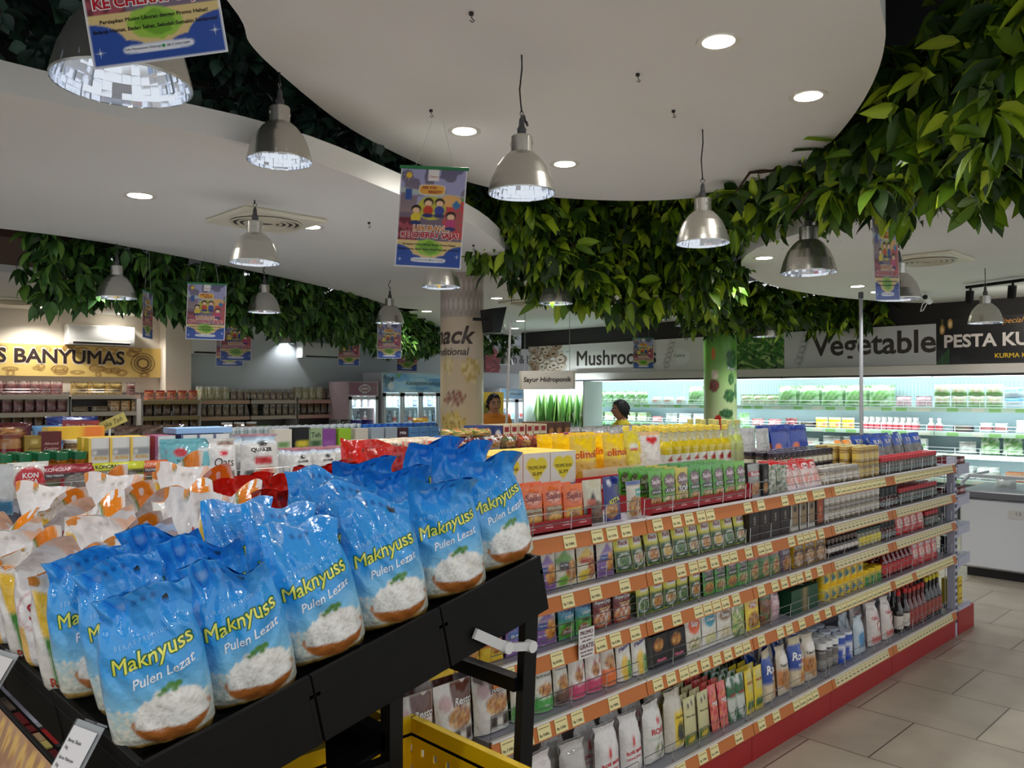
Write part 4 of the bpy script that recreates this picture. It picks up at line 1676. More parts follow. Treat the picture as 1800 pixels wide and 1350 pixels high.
mama_g = P('flour_pack', 'cream flour pack with green leaf shape', 'packet', .094, .155, .03, 'sach', C(222, 214, 190), [('tri', .35, .5, .52, .8, C(110, 160, 60)), ('f', .68, .3, .3, .25, FOOD), ('r', .08, .34, .55, .54, C(54, 40, 60)), ('e', .3, .12, .25, .12, C(120, 180, 60)), ('e', .58, .83, .06, .04, C(170, 30, 50)), ('e', .67, .83, .06, .04, C(170, 30, 50)), ('vee', .625, .74, .10, .82, C(170, 30, 50))], [('Mama', .34, .83, .36, MAROON, dict(shear=.3)), ('BUMBU', .32, .46, .36, W_)], seed=30)
mama_y = P('flour_pack', 'cream flour pack with yellow heart', 'packet', .094, .15, .03, 'sach', C(222, 214, 190), [('tri', .45, .5, .52, .8, C(226, 190, 60)), ('f', .72, .34, .26, .3, [C(140, 60, 40), C(196, 120, 70), C(226, 180, 110)]), ('r', .08, .42, .5, .56, C(170, 60, 40)), ('e', .3, .16, .26, .14, C(220, 190, 60)), ('e', .62, .84, .09, .06, C(170, 30, 50))], [('Mama', .34, .85, .36, MAROON, dict(shear=.3))], seed=31)
mama_p = P('flour_pack', 'cream flour pack with purple heart', 'packet', .092, .15, .03, 'sach', C(224, 216, 196), [('tri', .5, .55, .40, .80, C(130, 90, 160)), ('r', 0, 0, 1, .42, C(130, 90, 160)), ('f', .68, .34, .28, .24, [C(206, 130, 50), C(226, 170, 90), C(160, 90, 40)]), ('r', .08, .38, .5, .52, C(40, 70, 150)), ('e', .7, .84, .09, .06, C(170, 30, 50))], [('Mama', .40, .85, .4, MAROON, dict(shear=.3)), ('TEPUNG', .3, .46, .34, W_), ('BUMBU', .3, .24, .34, W_)], seed=32)
brownarch = make_box('ration_box', 'dark brown arched meal box', 'box', .075, .155, .14, C(44, 36, 32), [('r', .0, .0, 1, .12, C(60, 50, 44))], [('KARI', .5, .6, .5, C(200, 190, 170), dict(rot=1.57))], side=C(70, 58, 50), top=C(84, 70, 60))
whitearch = make_box('ration_box', 'white edged dark meal box', 'box', .085, .145, .13, C(54, 46, 42), [('r', 0, 0, .16, 1, C(214, 208, 196)), ('r', 0, 0, 1, .14, C(214, 208, 196)), ('r', .22, .2, .95, .9, C(150, 128, 96)), ('e', .55, .75, .18, .1, K_)], [], side=C(66, 54, 46), top=C(80, 66, 58))
sticks = make_box('ration_box', 'orange labelled meal box', 'box', .07, .15, .12, C(70, 50, 40), [('r', .15, .1, .85, .9, C(176, 84, 44))], [('KUAH', .5, .5, .6, C(230, 220, 200), dict(rot=1.57))], side=C(66, 54, 46))
jarblk = make_jar('spice_jar', 'dark lidded spice jar', 'jar', .030, .085, C(70, 60, 52), C(222, 214, 186), C(46, 36, 50), [('Lada', .5, .5, .12, C(80, 50, 40))], lid_h=.02)
jarnat = make_jar('spice_jar', 'clear jar of pale spice', 'jar', .030, .085, C(150, 136, 110), C(214, 206, 190), C(170, 166, 160), [('Bumbu', .5, .5, .14, C(90, 60, 40))], lid_h=.018)
jaryel = make_jar('spice_jar', 'yellow labelled spice jar', 'jar', .032, .09, C(160, 130, 70), C(206, 176, 80), C(190, 160, 90), lid_h=.02)
redcap = make_bottle('spice_bottle', 'small red capped spice bottle', 'bottle', .022, .10, C(96, 84, 70), C(70, 90, 80), C(190, 34, 40), neck=.2, neck_r=.8, cap_h=.022)
tepred = P('flour_pack', 'red and yellow chicken flour pack', 'packet', .095, .155, .03, 'sach', C(176, 40, 34), [('r', 0, 0, 1, .34, C(236, 200, 50)), ('f', .66, .36, .3, .2, FOOD), ('r', .08, .76, .9, .94, C(150, 34, 34))], [('TEPUNG', .42, .86, .6, C(240, 220, 180), dict(bold=.02)), ('BUMBU', .42, .74, .5, C(240, 220, 180), dict(bold=.02)), ('Krispi', .42, .58, .6, YEL, dict(shear=.3, bold=.02))], seed=40)
tepblu = P('flour_pack', 'purple and blue coated flour pack', 'packet', .092, .15, .03, 'sach', C(146, 104, 168), [('r', .05, .55, .75, .72, C(36, 80, 170)), ('r', .05, .34, .75, .50, C(30, 110, 180)), ('tri', .5, .82, .5, 1, C(224, 216, 196))], [('TEPUNG', .4, .64, .5, W_), ('BUMBU', .4, .42, .5, W_)], seed=41)
pisang = P('flour_pack', 'blue and green banana flour pack', 'packet', .082, .155, .03, 'sach', C(80, 150, 190), [('r', 0, 0, 1, .42, C(90, 170, 60)), ('g', .4, .62, C(40, 140, 130), C(80, 150, 190)), ('e', .4, .18, .3, .08, C(160, 60, 60))], [('Pisang', .5, .66, .8, C(30, 60, 120), dict(shear=.3, bold=.03)), ('CRISPY', .55, .50, .6, W_, dict(bold=.02)), ('2000', .5, .34, .5, K_, dict(shear=.2, bold=.02)), ('Spesial', .45, .18, .6, C(220, 220, 210), dict(shear=.3, bold=.02))], seed=42)
supercr = P('flour_pack', 'dark red fried chicken flour pack', 'packet', .088, .155, .03, 'sach', C(120, 26, 32), [('g', .72, 1, C(120, 26, 32), C(90, 120, 190)), ('f', .5, .22, .46, .22, [C(236, 224, 210), C(190, 90, 40), C(150, 60, 30), C(226, 160, 90)]), ('e', .2, .84, .14, .1, C(226, 226, 236))], [('SuperCrispy', .5, .62, .92, W_, dict(bold=.03, shear=.2)), ('KENTUCKY', .55, .47, .66, C(250, 220, 150), dict(bold=.03))], seed=43)
knorr = P('seasoning_sachet', 'red and green bouillon sachet', 'sachet', .095, .15, .02, 'sach', C(70, 120, 60), [('r', 0, .62, 1, 1, C(196, 40, 44)), ('r', .1, .70, .9, .86, C(236, 230, 220)), ('f', .6, .28, .4, .26, [C(200, 50, 40), C(226, 206, 150), C(90, 140, 60)])], [('Rasa', .5, .78, .6, RED, dict(bold=.02))], seed=44)
blkyel = make_box('seasoning_box', 'yellow and black seasoning box', 'box', .095, .16, .03, C(226, 180, 40), [('e', .5, .84, .18, .10, C(30, 40, 50)), ('r', .06, .58, .94, .70, C(60, 40, 60)), ('r', 0, 0, 1, .55, C(70, 46, 44)), ('f', .5, .26, .42, .22, [C(226, 190, 120), C(150, 60, 40), C(110, 40, 30), C(236, 226, 210)])], [('BUMBU', .5, .64, .7, W_)])
purple = P('seasoning_sachet', 'purple seasoning sachet', 'sachet', .09, .15, .02, 'sach', C(84, 54, 84), [('f', .55, .25, .4, .22, FOOD), ('e', .55, .85, .2, .1, C(220, 180, 60))], [('Bumbu', .5, .6, .7, C(220, 200, 200), dict(shear=.3))], seed=45)
darkbot = make_bottle('essence_bottle', 'tiny dark essence bottle', 'bottle', .020, .095, C(34, 22, 20), C(226, 216, 206), C(120, 100, 90), neck=.25, neck_r=.6, cap_h=.018, label_z=(.3, .6))
yelbot = make_bottle('essence_bottle', 'yellow labelled clear bottle', 'bottle', .024, .10, C(190, 186, 170), C(226, 206, 40), C(60, 80, 70), neck=.25, neck_r=.7, cap_h=.018, label_z=(.15, .7))
blkcap = make_bottle('sauce_bottle', 'black capped sauce bottle', 'bottle', .026, .125, C(90, 50, 40), C(110, 120, 116), C(24, 24, 26), neck=.3, neck_r=.7, cap_h=.05)
saucepk = P('sauce_pouch', 'red sauce refill pouch', 'pouch', .10, .15, .03, 'stand', C(200, 36, 34), [('r', .1, .3, .9, .6, C(230, 200, 190)), ('f', .5, .5, .3, .15, [C(200, 60, 40), C(236, 220, 200)]), ('r', 0, .86, 1, 1, C(180, 30, 34))], [('SAUS', .5, .76, .7, W_, dict(bold=.03))], seed=46)
bigred = make_bottle('chili_bottle', 'tall red chili sauce bottle', 'bottle', .030, .25, C(96, 20, 18), C(150, 40, 36), C(190, 60, 54), neck=.42, neck_r=.42, label_z=(.12, .5))
bigblk = make_bottle('soy_bottle', 'tall dark soy sauce bottle', 'bottle', .031, .27, C(20, 12, 12), C(150, 50, 36), C(226, 206, 60), neck=.42, neck_r=.40, label_z=(.12, .48))
bigrb = make_bottle('soy_bottle', 'dark soy bottle with red cap', 'bottle', .031, .26, C(30, 14, 14), C(216, 206, 196), C(200, 44, 40), [('ABC', .5, .5, .2, RED)], neck=.42, neck_r=.40, label_z=(.12, .46))
syrup = make_bottle('sauce_bottle', 'short red sauce bottle', 'bottle', .028, .18, C(110, 24, 24), C(196, 40, 44), C(60, 40, 120), neck=.4, neck_r=.45)
yeljar = make_jar('bouillon_tub', 'yellow lidded bouillon tub', 'tub', .036, .088, C(236, 220, 160), C(232, 200, 50), C(240, 190, 20), lid_h=.022, label_z=(.0, 1), shoulder=1.0, layers=[('e', .35, .45, .08, .34, C(60, 120, 130)), ('e', .62, .4, .1, .4, C(176, 60, 44)), ('r', 0, .8, 1, 1, C(240, 214, 60))], lid_mat='print')
greenjar = make_jar('bouillon_tub', 'yellow and green bouillon tub', 'tub', .034, .088, C(236, 220, 160), C(226, 200, 50), C(240, 200, 40), lid_h=.022, label_z=(0, 1), shoulder=1.0, layers=[('r', .3, 0, .7, .7, C(60, 140, 70))])
resto = P('flour_bag', 'white fried chicken flour bag', 'bag', .16, .22, .06, 'stand', C(226, 222, 216), [('r', .42, .62, 1, 1, C(104, 58, 40)), ('f', .6, .44, .36, .17, FOOD), ('r', .34, .05, .95, .26, C(60, 44, 38)), ('r', .52, .06, .7, .22, C(220, 216, 206)), ('e', .24, .70, .16, .13, C(206, 170, 170))], [('Resto', .72, .68, .5, W_, dict(shear=.3, bold=.02))], seed=47, nu=18, nv=22)
bakwan = P('flour_pouch', 'white fritter flour pouch with green base', 'pouch', .078, .195, .05, 'stand', C(226, 222, 210), [('r', 0, 0, 1, .22, C(80, 170, 80)), ('e', .5, .24, .46, .12, C(80, 170, 80)), ('e', .5, .34, .40, .10, W_), ('f', .5, .38, .36, .12, FOOD), ('e', .5, .90, .18, .05, C(50, 50, 46))], [('BAKWAN', .5, .62, .75, C(90, 110, 80), dict(bold=.01)), ('90 g', .5, .10, .3, W_)], seed=48)
bumbu = P('flour_pouch', 'white flour pouch with brown base', 'pouch', .078, .195, .05, 'stand', C(226, 222, 210), [('r', 0, 0, 1, .18, C(84, 54, 44)), ('e', .5, .22, .46, .12, C(110, 76, 62)), ('f', .5, .40, .36, .14, FOOD), ('e', .5, .90, .18, .05, C(50, 50, 46))], [('GORENG BUMBU', .5, .64, .85, C(90, 80, 70), dict(bold=.01))], seed=49)
cake = P('flour_pouch', 'white pancake mix pouch with pink base', 'pouch', .078, .195, .05, 'stand', C(228, 222, 212), [('r', 0, 0, 1, .24, C(206, 70, 110)), ('e', .5, .24, .46, .1, C(206, 70, 110)), ('e', .48, .32, .42, .06, W_), ('f', .45, .42, .26, .13, [C(206, 150, 80), C(170, 110, 60), C(120, 60, 40)]), ('e', .45, .57, .12, .03, C(200, 60, 60)), ('e', .83, .55, .12, .05, C(206, 44, 60))], [('PANCAKE MIX', .5, .76, .85, C(170, 70, 80), dict(bold=.02))], seed=50)
gorengo = P('flour_pouch', 'white flour pouch with orange base', 'pouch', .078, .195, .05, 'stand', C(228, 218, 204), [('r', 0, 0, 1, .32, C(236, 116, 44)), ('f', .5, .46, .38, .14, FOOD)], [('GORENG', .5, .72, .75, C(206, 130, 90), dict(bold=.02))], seed=51)
maizena = P('flour_pouch', 'white corn starch pouch', 'pouch', .078, .19, .04, 'stand', C(226, 224, 214), [('tri', .2, .7, .4, 1, C(206, 170, 50)), ('f', .4, .24, .26, .26, [C(236, 200, 80), C(220, 180, 60)], 26), ('e', .72, .2, .24, .2, C(110, 160, 70)), ('r', 0, .9, 1, 1, C(226, 190, 60))], [('Maizena', .5, .66, .85, C(90, 50, 130), dict(shear=.3, bold=.03, rot=.3))], seed=52)
blackbox = make_box('tray_box', 'black soup mix display box', 'box', .095, .12, .10, C(30, 24, 26), [('f', .4, .68, .3, .2, FOOD), ('r', 0, 0, 1, .34, C(26, 20, 22))], [('Hasaku', .5, .18, .6, C(226, 120, 150), dict(shear=.3, bold=.02))], side=C(110, 108, 106), top=C(40, 34, 34))
soupO = P('soup_sachet', 'white soup sachet with orange top', 'sachet', .10, .155, .02, 'sach', C(226, 220, 206), [('e', .5, .70, .36, .22, C(226, 96, 50)), ('f', .5, .24, .36, .16, [C(236, 226, 200), C(200, 170, 120), C(100, 140, 70)])], [('Sup', .5, .72, .4, W_, dict(bold=.03))], seed=53)
soupT = P('soup_sachet', 'white soup sachet with blue top', 'sachet', .10, .155, .02, 'sach', C(228, 226, 216), [('e', .5, .72, .36, .2, C(50, 150, 176)), ('f', .5, .24, .36, .16, [C(226, 216, 150), C(190, 196, 110), C(230, 226, 200)])], [('Cream', .5, .72, .5, W_, dict(bold=.03))], seed=54)
soupB = P('soup_sachet', 'white soup sachet with brown label', 'sachet', .10, .155, .02, 'sach', C(226, 222, 212), [('e', .5, .68, .38, .14, C(140, 104, 60)), ('f', .5, .24, .36, .16, [C(226, 216, 186), C(206, 190, 150)])], [('Soup', .5, .68, .5, W_, dict(bold=.03))], seed=55)
soupG = P('soup_sachet', 'green vegetable sachet', 'sachet', .09, .14, .02, 'sach', C(150, 180, 90), [('n', [C(110, 160, 70), C(206, 206, 140), C(90, 130, 60), C(226, 220, 190)], 6)], [], seed=56)
soupY = P('soup_sachet', 'yellow and orange sachet', 'sachet', .09, .14, .02, 'sach', C(236, 206, 50), [('f', .5, .3, .4, .26, FOOD), ('e', .5, .75, .3, .1, C(206, 60, 40))], [('Mie', .5, .75, .4, W_, dict(bold=.03))], seed=57)
mixg = P('spice_packet', 'green and brown spice packet', 'packet', .10, .15, .03, 'sach', C(70, 110, 50), [('n', [C(50, 90, 40), C(150, 90, 50), C(110, 60, 40), C(90, 130, 60)], 6)], [], seed=58)
pinkwire = P('spice_packet', 'pink mesh packed garlic bag', 'packet', .09, .13, .04, 'sach', C(190, 150, 160), [('n', [C(206, 176, 180), C(176, 110, 130), C(226, 206, 206)], 11)], [], seed=59)
greenbox = make_box('carton', 'dark green carton of packets', 'carton', .24, .12, .22, C(28, 74, 46), [('r', .44, 0, .56, 1, C(150, 126, 84))], [], top=C(40, 80, 56))
litter = P('spice_packet', 'white and green spice stick', 'packet', .04, .14, .012, 'sach', C(206, 210, 200), [('r', 0, .3, 1, .6, C(40, 96, 60))], [], nu=4, nv=5, seed=60)
flourr = P('flour_bag', 'white flour bag with red print', 'bag', .125, .225, .075, 'bag', C(224, 216, 212), [('e', .5, .42, .22, .09, C(206, 80, 70)), ('r', .15, .12, .85, .16, C(220, 120, 120))], [('TEPUNG TAPIOKA', .5, .26, .8, RED, dict(bold=.02, rot=.1))], seed=61, nu=16, nv=20)
rangtap = P('flour_bag', 'white rice flour bag with red script', 'bag', .125, .225, .075, 'bag', C(226, 222, 220), [('e', .4, .55, .08, .1, C(206, 60, 60))], [('ROSE BRAND', .5, .38, .8, C(200, 36, 50), dict(bold=.04, rot=.1)), ('TEPUNG BERAS PUTIH', .5, .28, .85, C(200, 50, 60), dict(bold=.02, rot=.1))], seed=62, nu=16, nv=20)
rose = P('flour_bag', 'white flour bag with rose print', 'bag', .12, .235, .07, 'bag', C(222, 220, 214), [('e', .56, .68, .10, .055, C(200, 40, 60)), ('f', .55, .20, .3, .12, [C(110, 130, 60), C(226, 220, 210), C(70, 96, 44)]), ('r', .1, .40, .9, .41, C(70, 140, 90))], [('ROSE', .5, .52, .6, C(196, 50, 64), dict(bold=.03))], seed=63, nu=16, nv=20)
avoc = P('flour_bag', 'clear topped bag with yellow label', 'bag', .118, .245, .07, 'bag', C(206, 200, 184), [('r', .28, .1, .95, .66, C(226, 196, 40)), ('e', .62, .30, .24, .16, C(60, 66, 34)), ('e', .62, .26, .12, .07, C(30, 30, 50))], [('KACANG', .6, .56, .5, C(90, 80, 30), dict(bold=.02))], seed=64, nu=16, nv=20)
clearfl = P('flour_bag', 'greyish clear flour bag', 'bag', .12, .215, .08, 'bag', C(188, 184, 178), [('e', .5, .4, .2, .08, C(170, 70, 90))], [], seed=65)
kacang = P('legume_pack', 'pale green vermicelli pack', 'packet', .07, .20, .022, 'sach', C(206, 200, 150), [('r', 0, 0, 1, .24, C(70, 110, 50)), ('e', .3, .84, .10, .05, K_), ('e', .62, .86, .09, .06, C(60, 50, 44)), ('e', .5, .12, .3, .08, C(220, 190, 60))], [('Bihun Beras', .5, .62, .75, C(50, 60, 40), dict(bold=.01))], seed=66)
pinkpk = P('noodle_pack', 'pink wrapped dry noodle pack', 'packet', .06, .20, .022, 'sach', C(206, 60, 70), [('n', [C(206, 56, 66), C(226, 110, 120), C(230, 150, 90), C(190, 40, 50)], 8)], [('MIE', .5, .6, .6, W_, dict(bold=.03))], seed=67)
greenpk = P('noodle_pack', 'dark green jelly powder pack', 'packet', .06, .20, .022, 'sach', C(34, 90, 56), [('r', .1, .4, .9, .8, C(206, 210, 200)), ('n', [C(30, 84, 50), C(44, 104, 64), C(200, 206, 196)], 3)], [('AGAR', .5, .6, .7, C(190, 40, 40), dict(bold=.03))], seed=68)
yellowpk = P('noodle_pack', 'yellow pasta pack', 'packet', .07, .20, .022, 'sach', C(226, 200, 50), [('r', .1, .1, .9, .3, C(60, 110, 50)), ('r', .2, .5, .8, .9, C(206, 196, 110))], [('PASTA', .5, .7, .7, C(170, 40, 40), dict(bold=.03))], seed=69)
darkpk = P('noodle_pack', 'black and green seaweed pack', 'packet', .09, .21, .022, 'sach', C(30, 56, 40), [('n', [C(26, 48, 36), C(60, 96, 60), C(190, 190, 150), C(20, 34, 28)], 6)], [], seed=70)
roti = P('bread_flour_bag', 'blue bread flour bag with white letters', 'bag', .122, .25, .07, 'bag', C(30, 72, 160), [('r', 0, 0, 1, .36, C(216, 200, 166)), ('tri', .85, .1, .4, .9, C(206, 130, 60)), ('e', .75, .34, .16, .10, C(206, 170, 90)), ('r', 0, .84, 1, 1, C(206, 190, 150))], [('Roti', .48, .62, .78, W_, dict(bold=.03, shear=.25)), ('White', .62, .44, .5, W_, dict(bold=.01, shear=.1))], seed=71, nu=18, nv=22)
roti2 = P('bread_flour_bag', 'orange and cream flour bag', 'bag', .112, .235, .06, 'bag', C(206, 196, 176), [('r', 0, .2, 1, .5, C(206, 130, 60)), ('f', .5, .3, .4, .2, FOOD), ('e', .5, .72, .36, .1, C(236, 230, 220))], [('Tepung roti', .5, .6, .8, C(60, 50, 46), dict(bold=.02))], seed=72, nu=14, nv=18)
whitetub = make_bottle('powder_bottle', 'grey powder bottle with white lid', 'bottle', .032, .15, C(110, 104, 100), C(150, 146, 140), C(232, 232, 230), neck=.12, neck_r=.9, cap_h=.03)
bluecan = make_jar('salt_can', 'blue and white salt can', 'can', .035, .16, C(36, 80, 170), C(40, 80, 180), C(220, 226, 236), lid_h=.015, label_z=(.05, .95), shoulder=1.0, layers=[('r', 0, .55, 1, .8, C(226, 230, 236)), ('e', .5, .35, .14, .2, C(220, 226, 240))])
salt = P('salt_bag', 'pale blue salt bag', 'bag', .11, .21, .06, 'bag', C(190, 206, 214), [('e', .5, .4, .34, .2, C(70, 140, 190)), ('r', .2, .2, .8, .26, C(60, 120, 180))], [], seed=73)
sugar = P('sugar_bag', 'white sugar bag with red emblem', 'bag', .125, .25, .08, 'bag', C(224, 214, 208), [('e', .62, .46, .22, .13, C(206, 46, 46)), ('e', .62, .46, .12, .07, W_), ('r', .1, .10, .9, .2, C(206, 50, 50)), ('r', .3, .66, .7, .7, C(206, 60, 60))], [('GULA', .4, .64, .5, RED, dict(bold=.03))], seed=74, nu=16, nv=20)

# red card trays that hold the sachets on the top shelf
def card_tray(px0, px1, label):
    x0, x1 = x_on_y(px0, 1.97), x_on_y(px1, 1.97)
    mb = MB()
    w = x1 - x0
    cx = (x0 + x1) / 2
    mb.box(cx, 2.16, 1.195, w, .40, .006, C(150, 24, 32))
    mb.box(cx, 1.962, 1.213, w, .004, .045, C(160, 26, 34))
    mb.box(cx, 2.36, 1.25, w, .004, .12, C(196, 36, 44))
    for i in range(max(2, int(w / .09))):
        mb.box(x0 + .05 + i * .09, 1.9595, 1.213, .04, .001, .004, C(220, 170, 170))
        mb.box(x0 + .05 + i * .09, 1.9595, 1.222, .025, .001, .004, C(220, 170, 170))
    for s in (x0, x1):
        mb.box(s, 2.16, 1.225, .004, .40, .07, C(170, 30, 38))
    o = mb.build('card_tray', M['card'])
    tag(o, label, 'tray')


card_tray(878, 1036, 'red card tray holding orange sachets on the top near shelf')
card_tray(1141, 1318, 'long red card tray holding green sachets on the top near shelf')

F = fill
F([saj_o, saj_r, saj_r, saj_o], 884, 1030, 1.972, 1.20, S1, rows=3, dy=.05, group='orange sachets on the top near shelf', sc=1.1)
F(blk_cr, 1032, 1066, 1.966, 1.19, S1, n=1, sc=1.1)
F(kita, 1066, 1098, 1.966, 1.19, S1, n=1, sc=1.1)
F(tasty, 1100, 1138, 1.966, 1.19, S1, n=2, sc=1.1)
F(saj_g, 1144, 1315, 1.972, 1.20, S1, rows=4, dy=.05, group='green sachets on the top near shelf', sc=1.1)
F(greyred, 1318, 1342, 1.966, 1.19, S1, n=1, sc=1.1)
F(boxdark, 1340, 1350, 1.966, 1.19, S1, n=1, lean=0)
F(packgreen, 1350, 1388, 1.966, 1.19, S1, rows=2, sc=1.1)
F(ricered, 1388, 1448, 1.966, 1.19, S1, rows=3, dy=.06, lean=-20, yaw=14, sc=1.1)
F(jarblk, 1362, 1508, 2.13, 1.19, S1, rows=4, depth=.21, tiers=2, lean=0, group='dark lidded spice jars')
F(jarnat, 1450, 1512, 1.966, 1.19, S1, rows=2, depth=.15, lean=0)
F(jaryel, 1512, 1548, 1.966, 1.19, S1, rows=4, dy=.068, tiers=2, lean=0)
F(redcap, 1550, 1648, 1.966, 1.19, S1, rows=3, dy=.05, lean=0, depth=.15)

F([mama_p, mama_g, mama_y, mama_p], 946, 1086, 1.965, ST[S2], S2, rows=2, dy=.05, n=4, group='cream flour packs on the second near shelf', desc='cream flour pack', sc=1.1)
F(racik, 1088, 1316, 1.966, ST[S2], S2, rows=4, dy=.045, yaw=8, lean=-12, group='yellow sachets on the second near shelf', sc=1.1)
F(brownarch, 1316, 1388, 1.966, ST[S2], S2, lean=0, yaw=2)
F(whitearch, 1388, 1432, 1.966, ST[S2], S2, lean=0, yaw=2, n=3)
F(sticks, 1432, 1450, 1.966, ST[S2], S2, n=1, lean=0)
F(jarnat, 1450, 1548, 1.966, ST[S2], S2, rows=3, dy=.064, tiers=2, lean=0, group='clear spice jars on the second near shelf')
F(blkcap, 1550, 1580, 1.966, ST[S2], S2, rows=2, dy=.055, lean=0)
F(redcap, 1582, 1648, 1.966, ST[S2], S2, rows=2, dy=.05, lean=0, desc='small red capped bottle')

F(tepred, 760, 890, 1.966, ST[S3], S3, n=3, rows=2, dy=.05, sc=1.1)
F(tepblu, 890, 940, 1.966, ST[S3], S3, n=1, rows=2, dy=.05, sc=1.1)
F(mama_p, 942, 986, 1.966, ST[S3], S3, n=1, rows=2, dy=.05, sc=1.1)
F(pisang, 986, 1046, 1.966, ST[S3], S3, n=2, rows=2, dy=.05, sc=1.1)
F(supercr, 1046, 1116, 1.966, ST[S3], S3, n=2, rows=2, dy=.05, sc=1.1)
F([racik[0], racik[2], racik[1]], 1122, 1236, 1.966, ST[S3], S3, rows=3, dy=.05, sc=1.1)
F(saj_g[3:5], 1238, 1318, 1.966, ST[S3], S3, rows=2, dy=.05, desc='green vegetable seasoning sachet', sc=1.1)
F(knorr, 1318, 1374, 1.966, ST[S3], S3, rows=2, dy=.05, n=3, sc=1.1)
F(purple, 1374, 1394, 1.966, ST[S3], S3, n=1, rows=2, dy=.05, sc=1.1)
F(blkyel, 1394, 1452, 1.966, ST[S3], S3, rows=2, dy=.05, n=3, lean=-3, sc=1.1)
F(darkbot, 1456, 1510, 1.966, ST[S3], S3, rows=3, dy=.045, lean=0)
F(yelbot, 1510, 1550, 1.966, ST[S3], S3, rows=3, dy=.05, lean=0)
F(blkcap, 1550, 1576, 1.966, ST[S3], S3, rows=2, dy=.055, lean=0)
F(saucepk, 1578, 1626, 1.966, ST[S3], S3, rows=2, dy=.05, sc=1.1)
F(redcap, 1628, 1650, 1.966, ST[S3], S3, rows=2, dy=.05, lean=0)

F(resto, 700, 905, 1.966, ST[S4], S4, n=3, rows=2, dy=.09)
F(bakwan, 905, 982, 1.966, ST[S4], S4, n=3, rows=2, dy=.07)
F(bumbu, 982, 1008, 1.966, ST[S4], S4, n=1, rows=2)
F(cake, 1008, 1066, 1.966, ST[S4], S4, n=2, rows=2)
F(gorengo, 1066, 1090, 1.966, ST[S4], S4, n=1, rows=2)
F(maizena, 1090, 1144, 1.966, ST[S4], S4, n=2, rows=2)
F(blackbox, 1146, 1208, 1.966, ST[S4], S4, n=2, lean=-6)
F([soupO, soupT, soupB], 1208, 1290, 1.966, ST[S4], S4, rows=3, dy=.05, n=3, sc=1.1)
F(soupG, 1290, 1312, 1.966, ST[S4], S4, n=1, rows=2, sc=1.1)
F(soupY, 1312, 1340, 1.966, ST[S4], S4, n=2, rows=2, sc=1.1)
F(mixg, 1340, 1362, 1.966, ST[S4], S4, n=1, rows=2, sc=1.1)
F(pinkwire, 1358, 1376, 1.966, ST[S4], S4, n=1, sc=1.1)
F(greenbox, 1376, 1448, 1.966, ST[S4], S4, n=2, lean=0, yaw=0)
for k in range(16):
    x = x_on_y(1384 + 4 * k, 2.06)
    litter.spawn((x, 1.99 + .025 * (k % 5), ST[S4] + .128 + .004 * (k % 3)), R(14 * (k % 5) - 28), f'thin spice stick, {nth(k + 1)} from left, lying on the green cartons', 'spice sticks on green cartons', rx=R(-84))
F(yeljar, 1450, 1520, 1.966, ST[S4], S4, rows=4, dy=.075, tiers=2, lean=0, group='yellow lidded tubs')
F(greenjar, 1520, 1552, 1.966, ST[S4], S4, rows=3, dy=.072, lean=0)
F(syrup, 1554, 1606, 1.966, ST[S4], S4, rows=2, dy=.06, lean=0)
F(saucepk, 1606, 1650, 1.966, ST[S4], S4, rows=2, dy=.05, sc=1.1)

F([flourr, clearfl], 930, 1050, 1.97, ST[S5], S5, rows=2, dy=.10, n=3)
F(rangtap, 1056, 1102, 1.97, ST[S5], S5, n=1, rows=2, dy=.10)
F(rangtap, 1102, 1140, 1.97, ST[S5], S5, n=1, rows=2, dy=.10)
F(rose, 1140, 1178, 1.97, ST[S5], S5, n=1, rows=2, dy=.10)
F(avoc, 1178, 1212, 1.97, ST[S5], S5, n=1, rows=2, dy=.10)
F(kacang, 1206, 1252, 1.965, ST[S5], S5, n=3, rows=4, dy=.04)
F(pinkpk, 1254, 1284, 1.966, ST[S5], S5, n=3, rows=4, dy=.04, lean=-8, yaw=6)
F(greenpk, 1284, 1314, 1.966, ST[S5], S5, n=3, rows=4, dy=.04, lean=-6)
F(yellowpk, 1314, 1344, 1.966, ST[S5], S5, n=3, rows=3, dy=.04)
F([roti, roti2], 1346, 1442, 1.965, ST[S5], S5, n=6, rows=2, dy=.09, yaw=10)
F(whitetub, 1444, 1476, 1.99, ST[S5], S5, n=4, rows=3, dy=.07, tiers=1, lean=0)
F(bluecan, 1477, 1501, 1.97, ST[S5], S5, n=3, rows=3, dy=.075, tiers=1, lean=0)
F(salt, 1503, 1530, 1.965, ST[S5], S5, n=2, rows=2, dy=.08)
F(sugar, 1532, 1578, 1.965, ST[S5], S5, n=3, rows=2, dy=.10, yaw=6)
F(bigrb, 1580, 1602, 1.965, ST[S5], S5, n=2, rows=2, dy=.07, lean=0)
F(bigred, 1600, 1630, 1.965, ST[S5], S5, n=4, rows=2, dy=.065, lean=0)
F(bigblk, 1630, 1656, 1.965, ST[S5], S5, n=4, rows=2, dy=.065, lean=0)
# back filling deeper on the lower shelves, seen between the front goods
F(darkpk, 1150, 1330, 2.14, ST[S5] + .02, S5, rows=3, dy=.05, yaw=14, lean=-14, gap=1.25)
F(clearfl, 940, 1150, 2.20, ST[S5], S5, rows=1, n=5, desc='rear greyish flour bag')

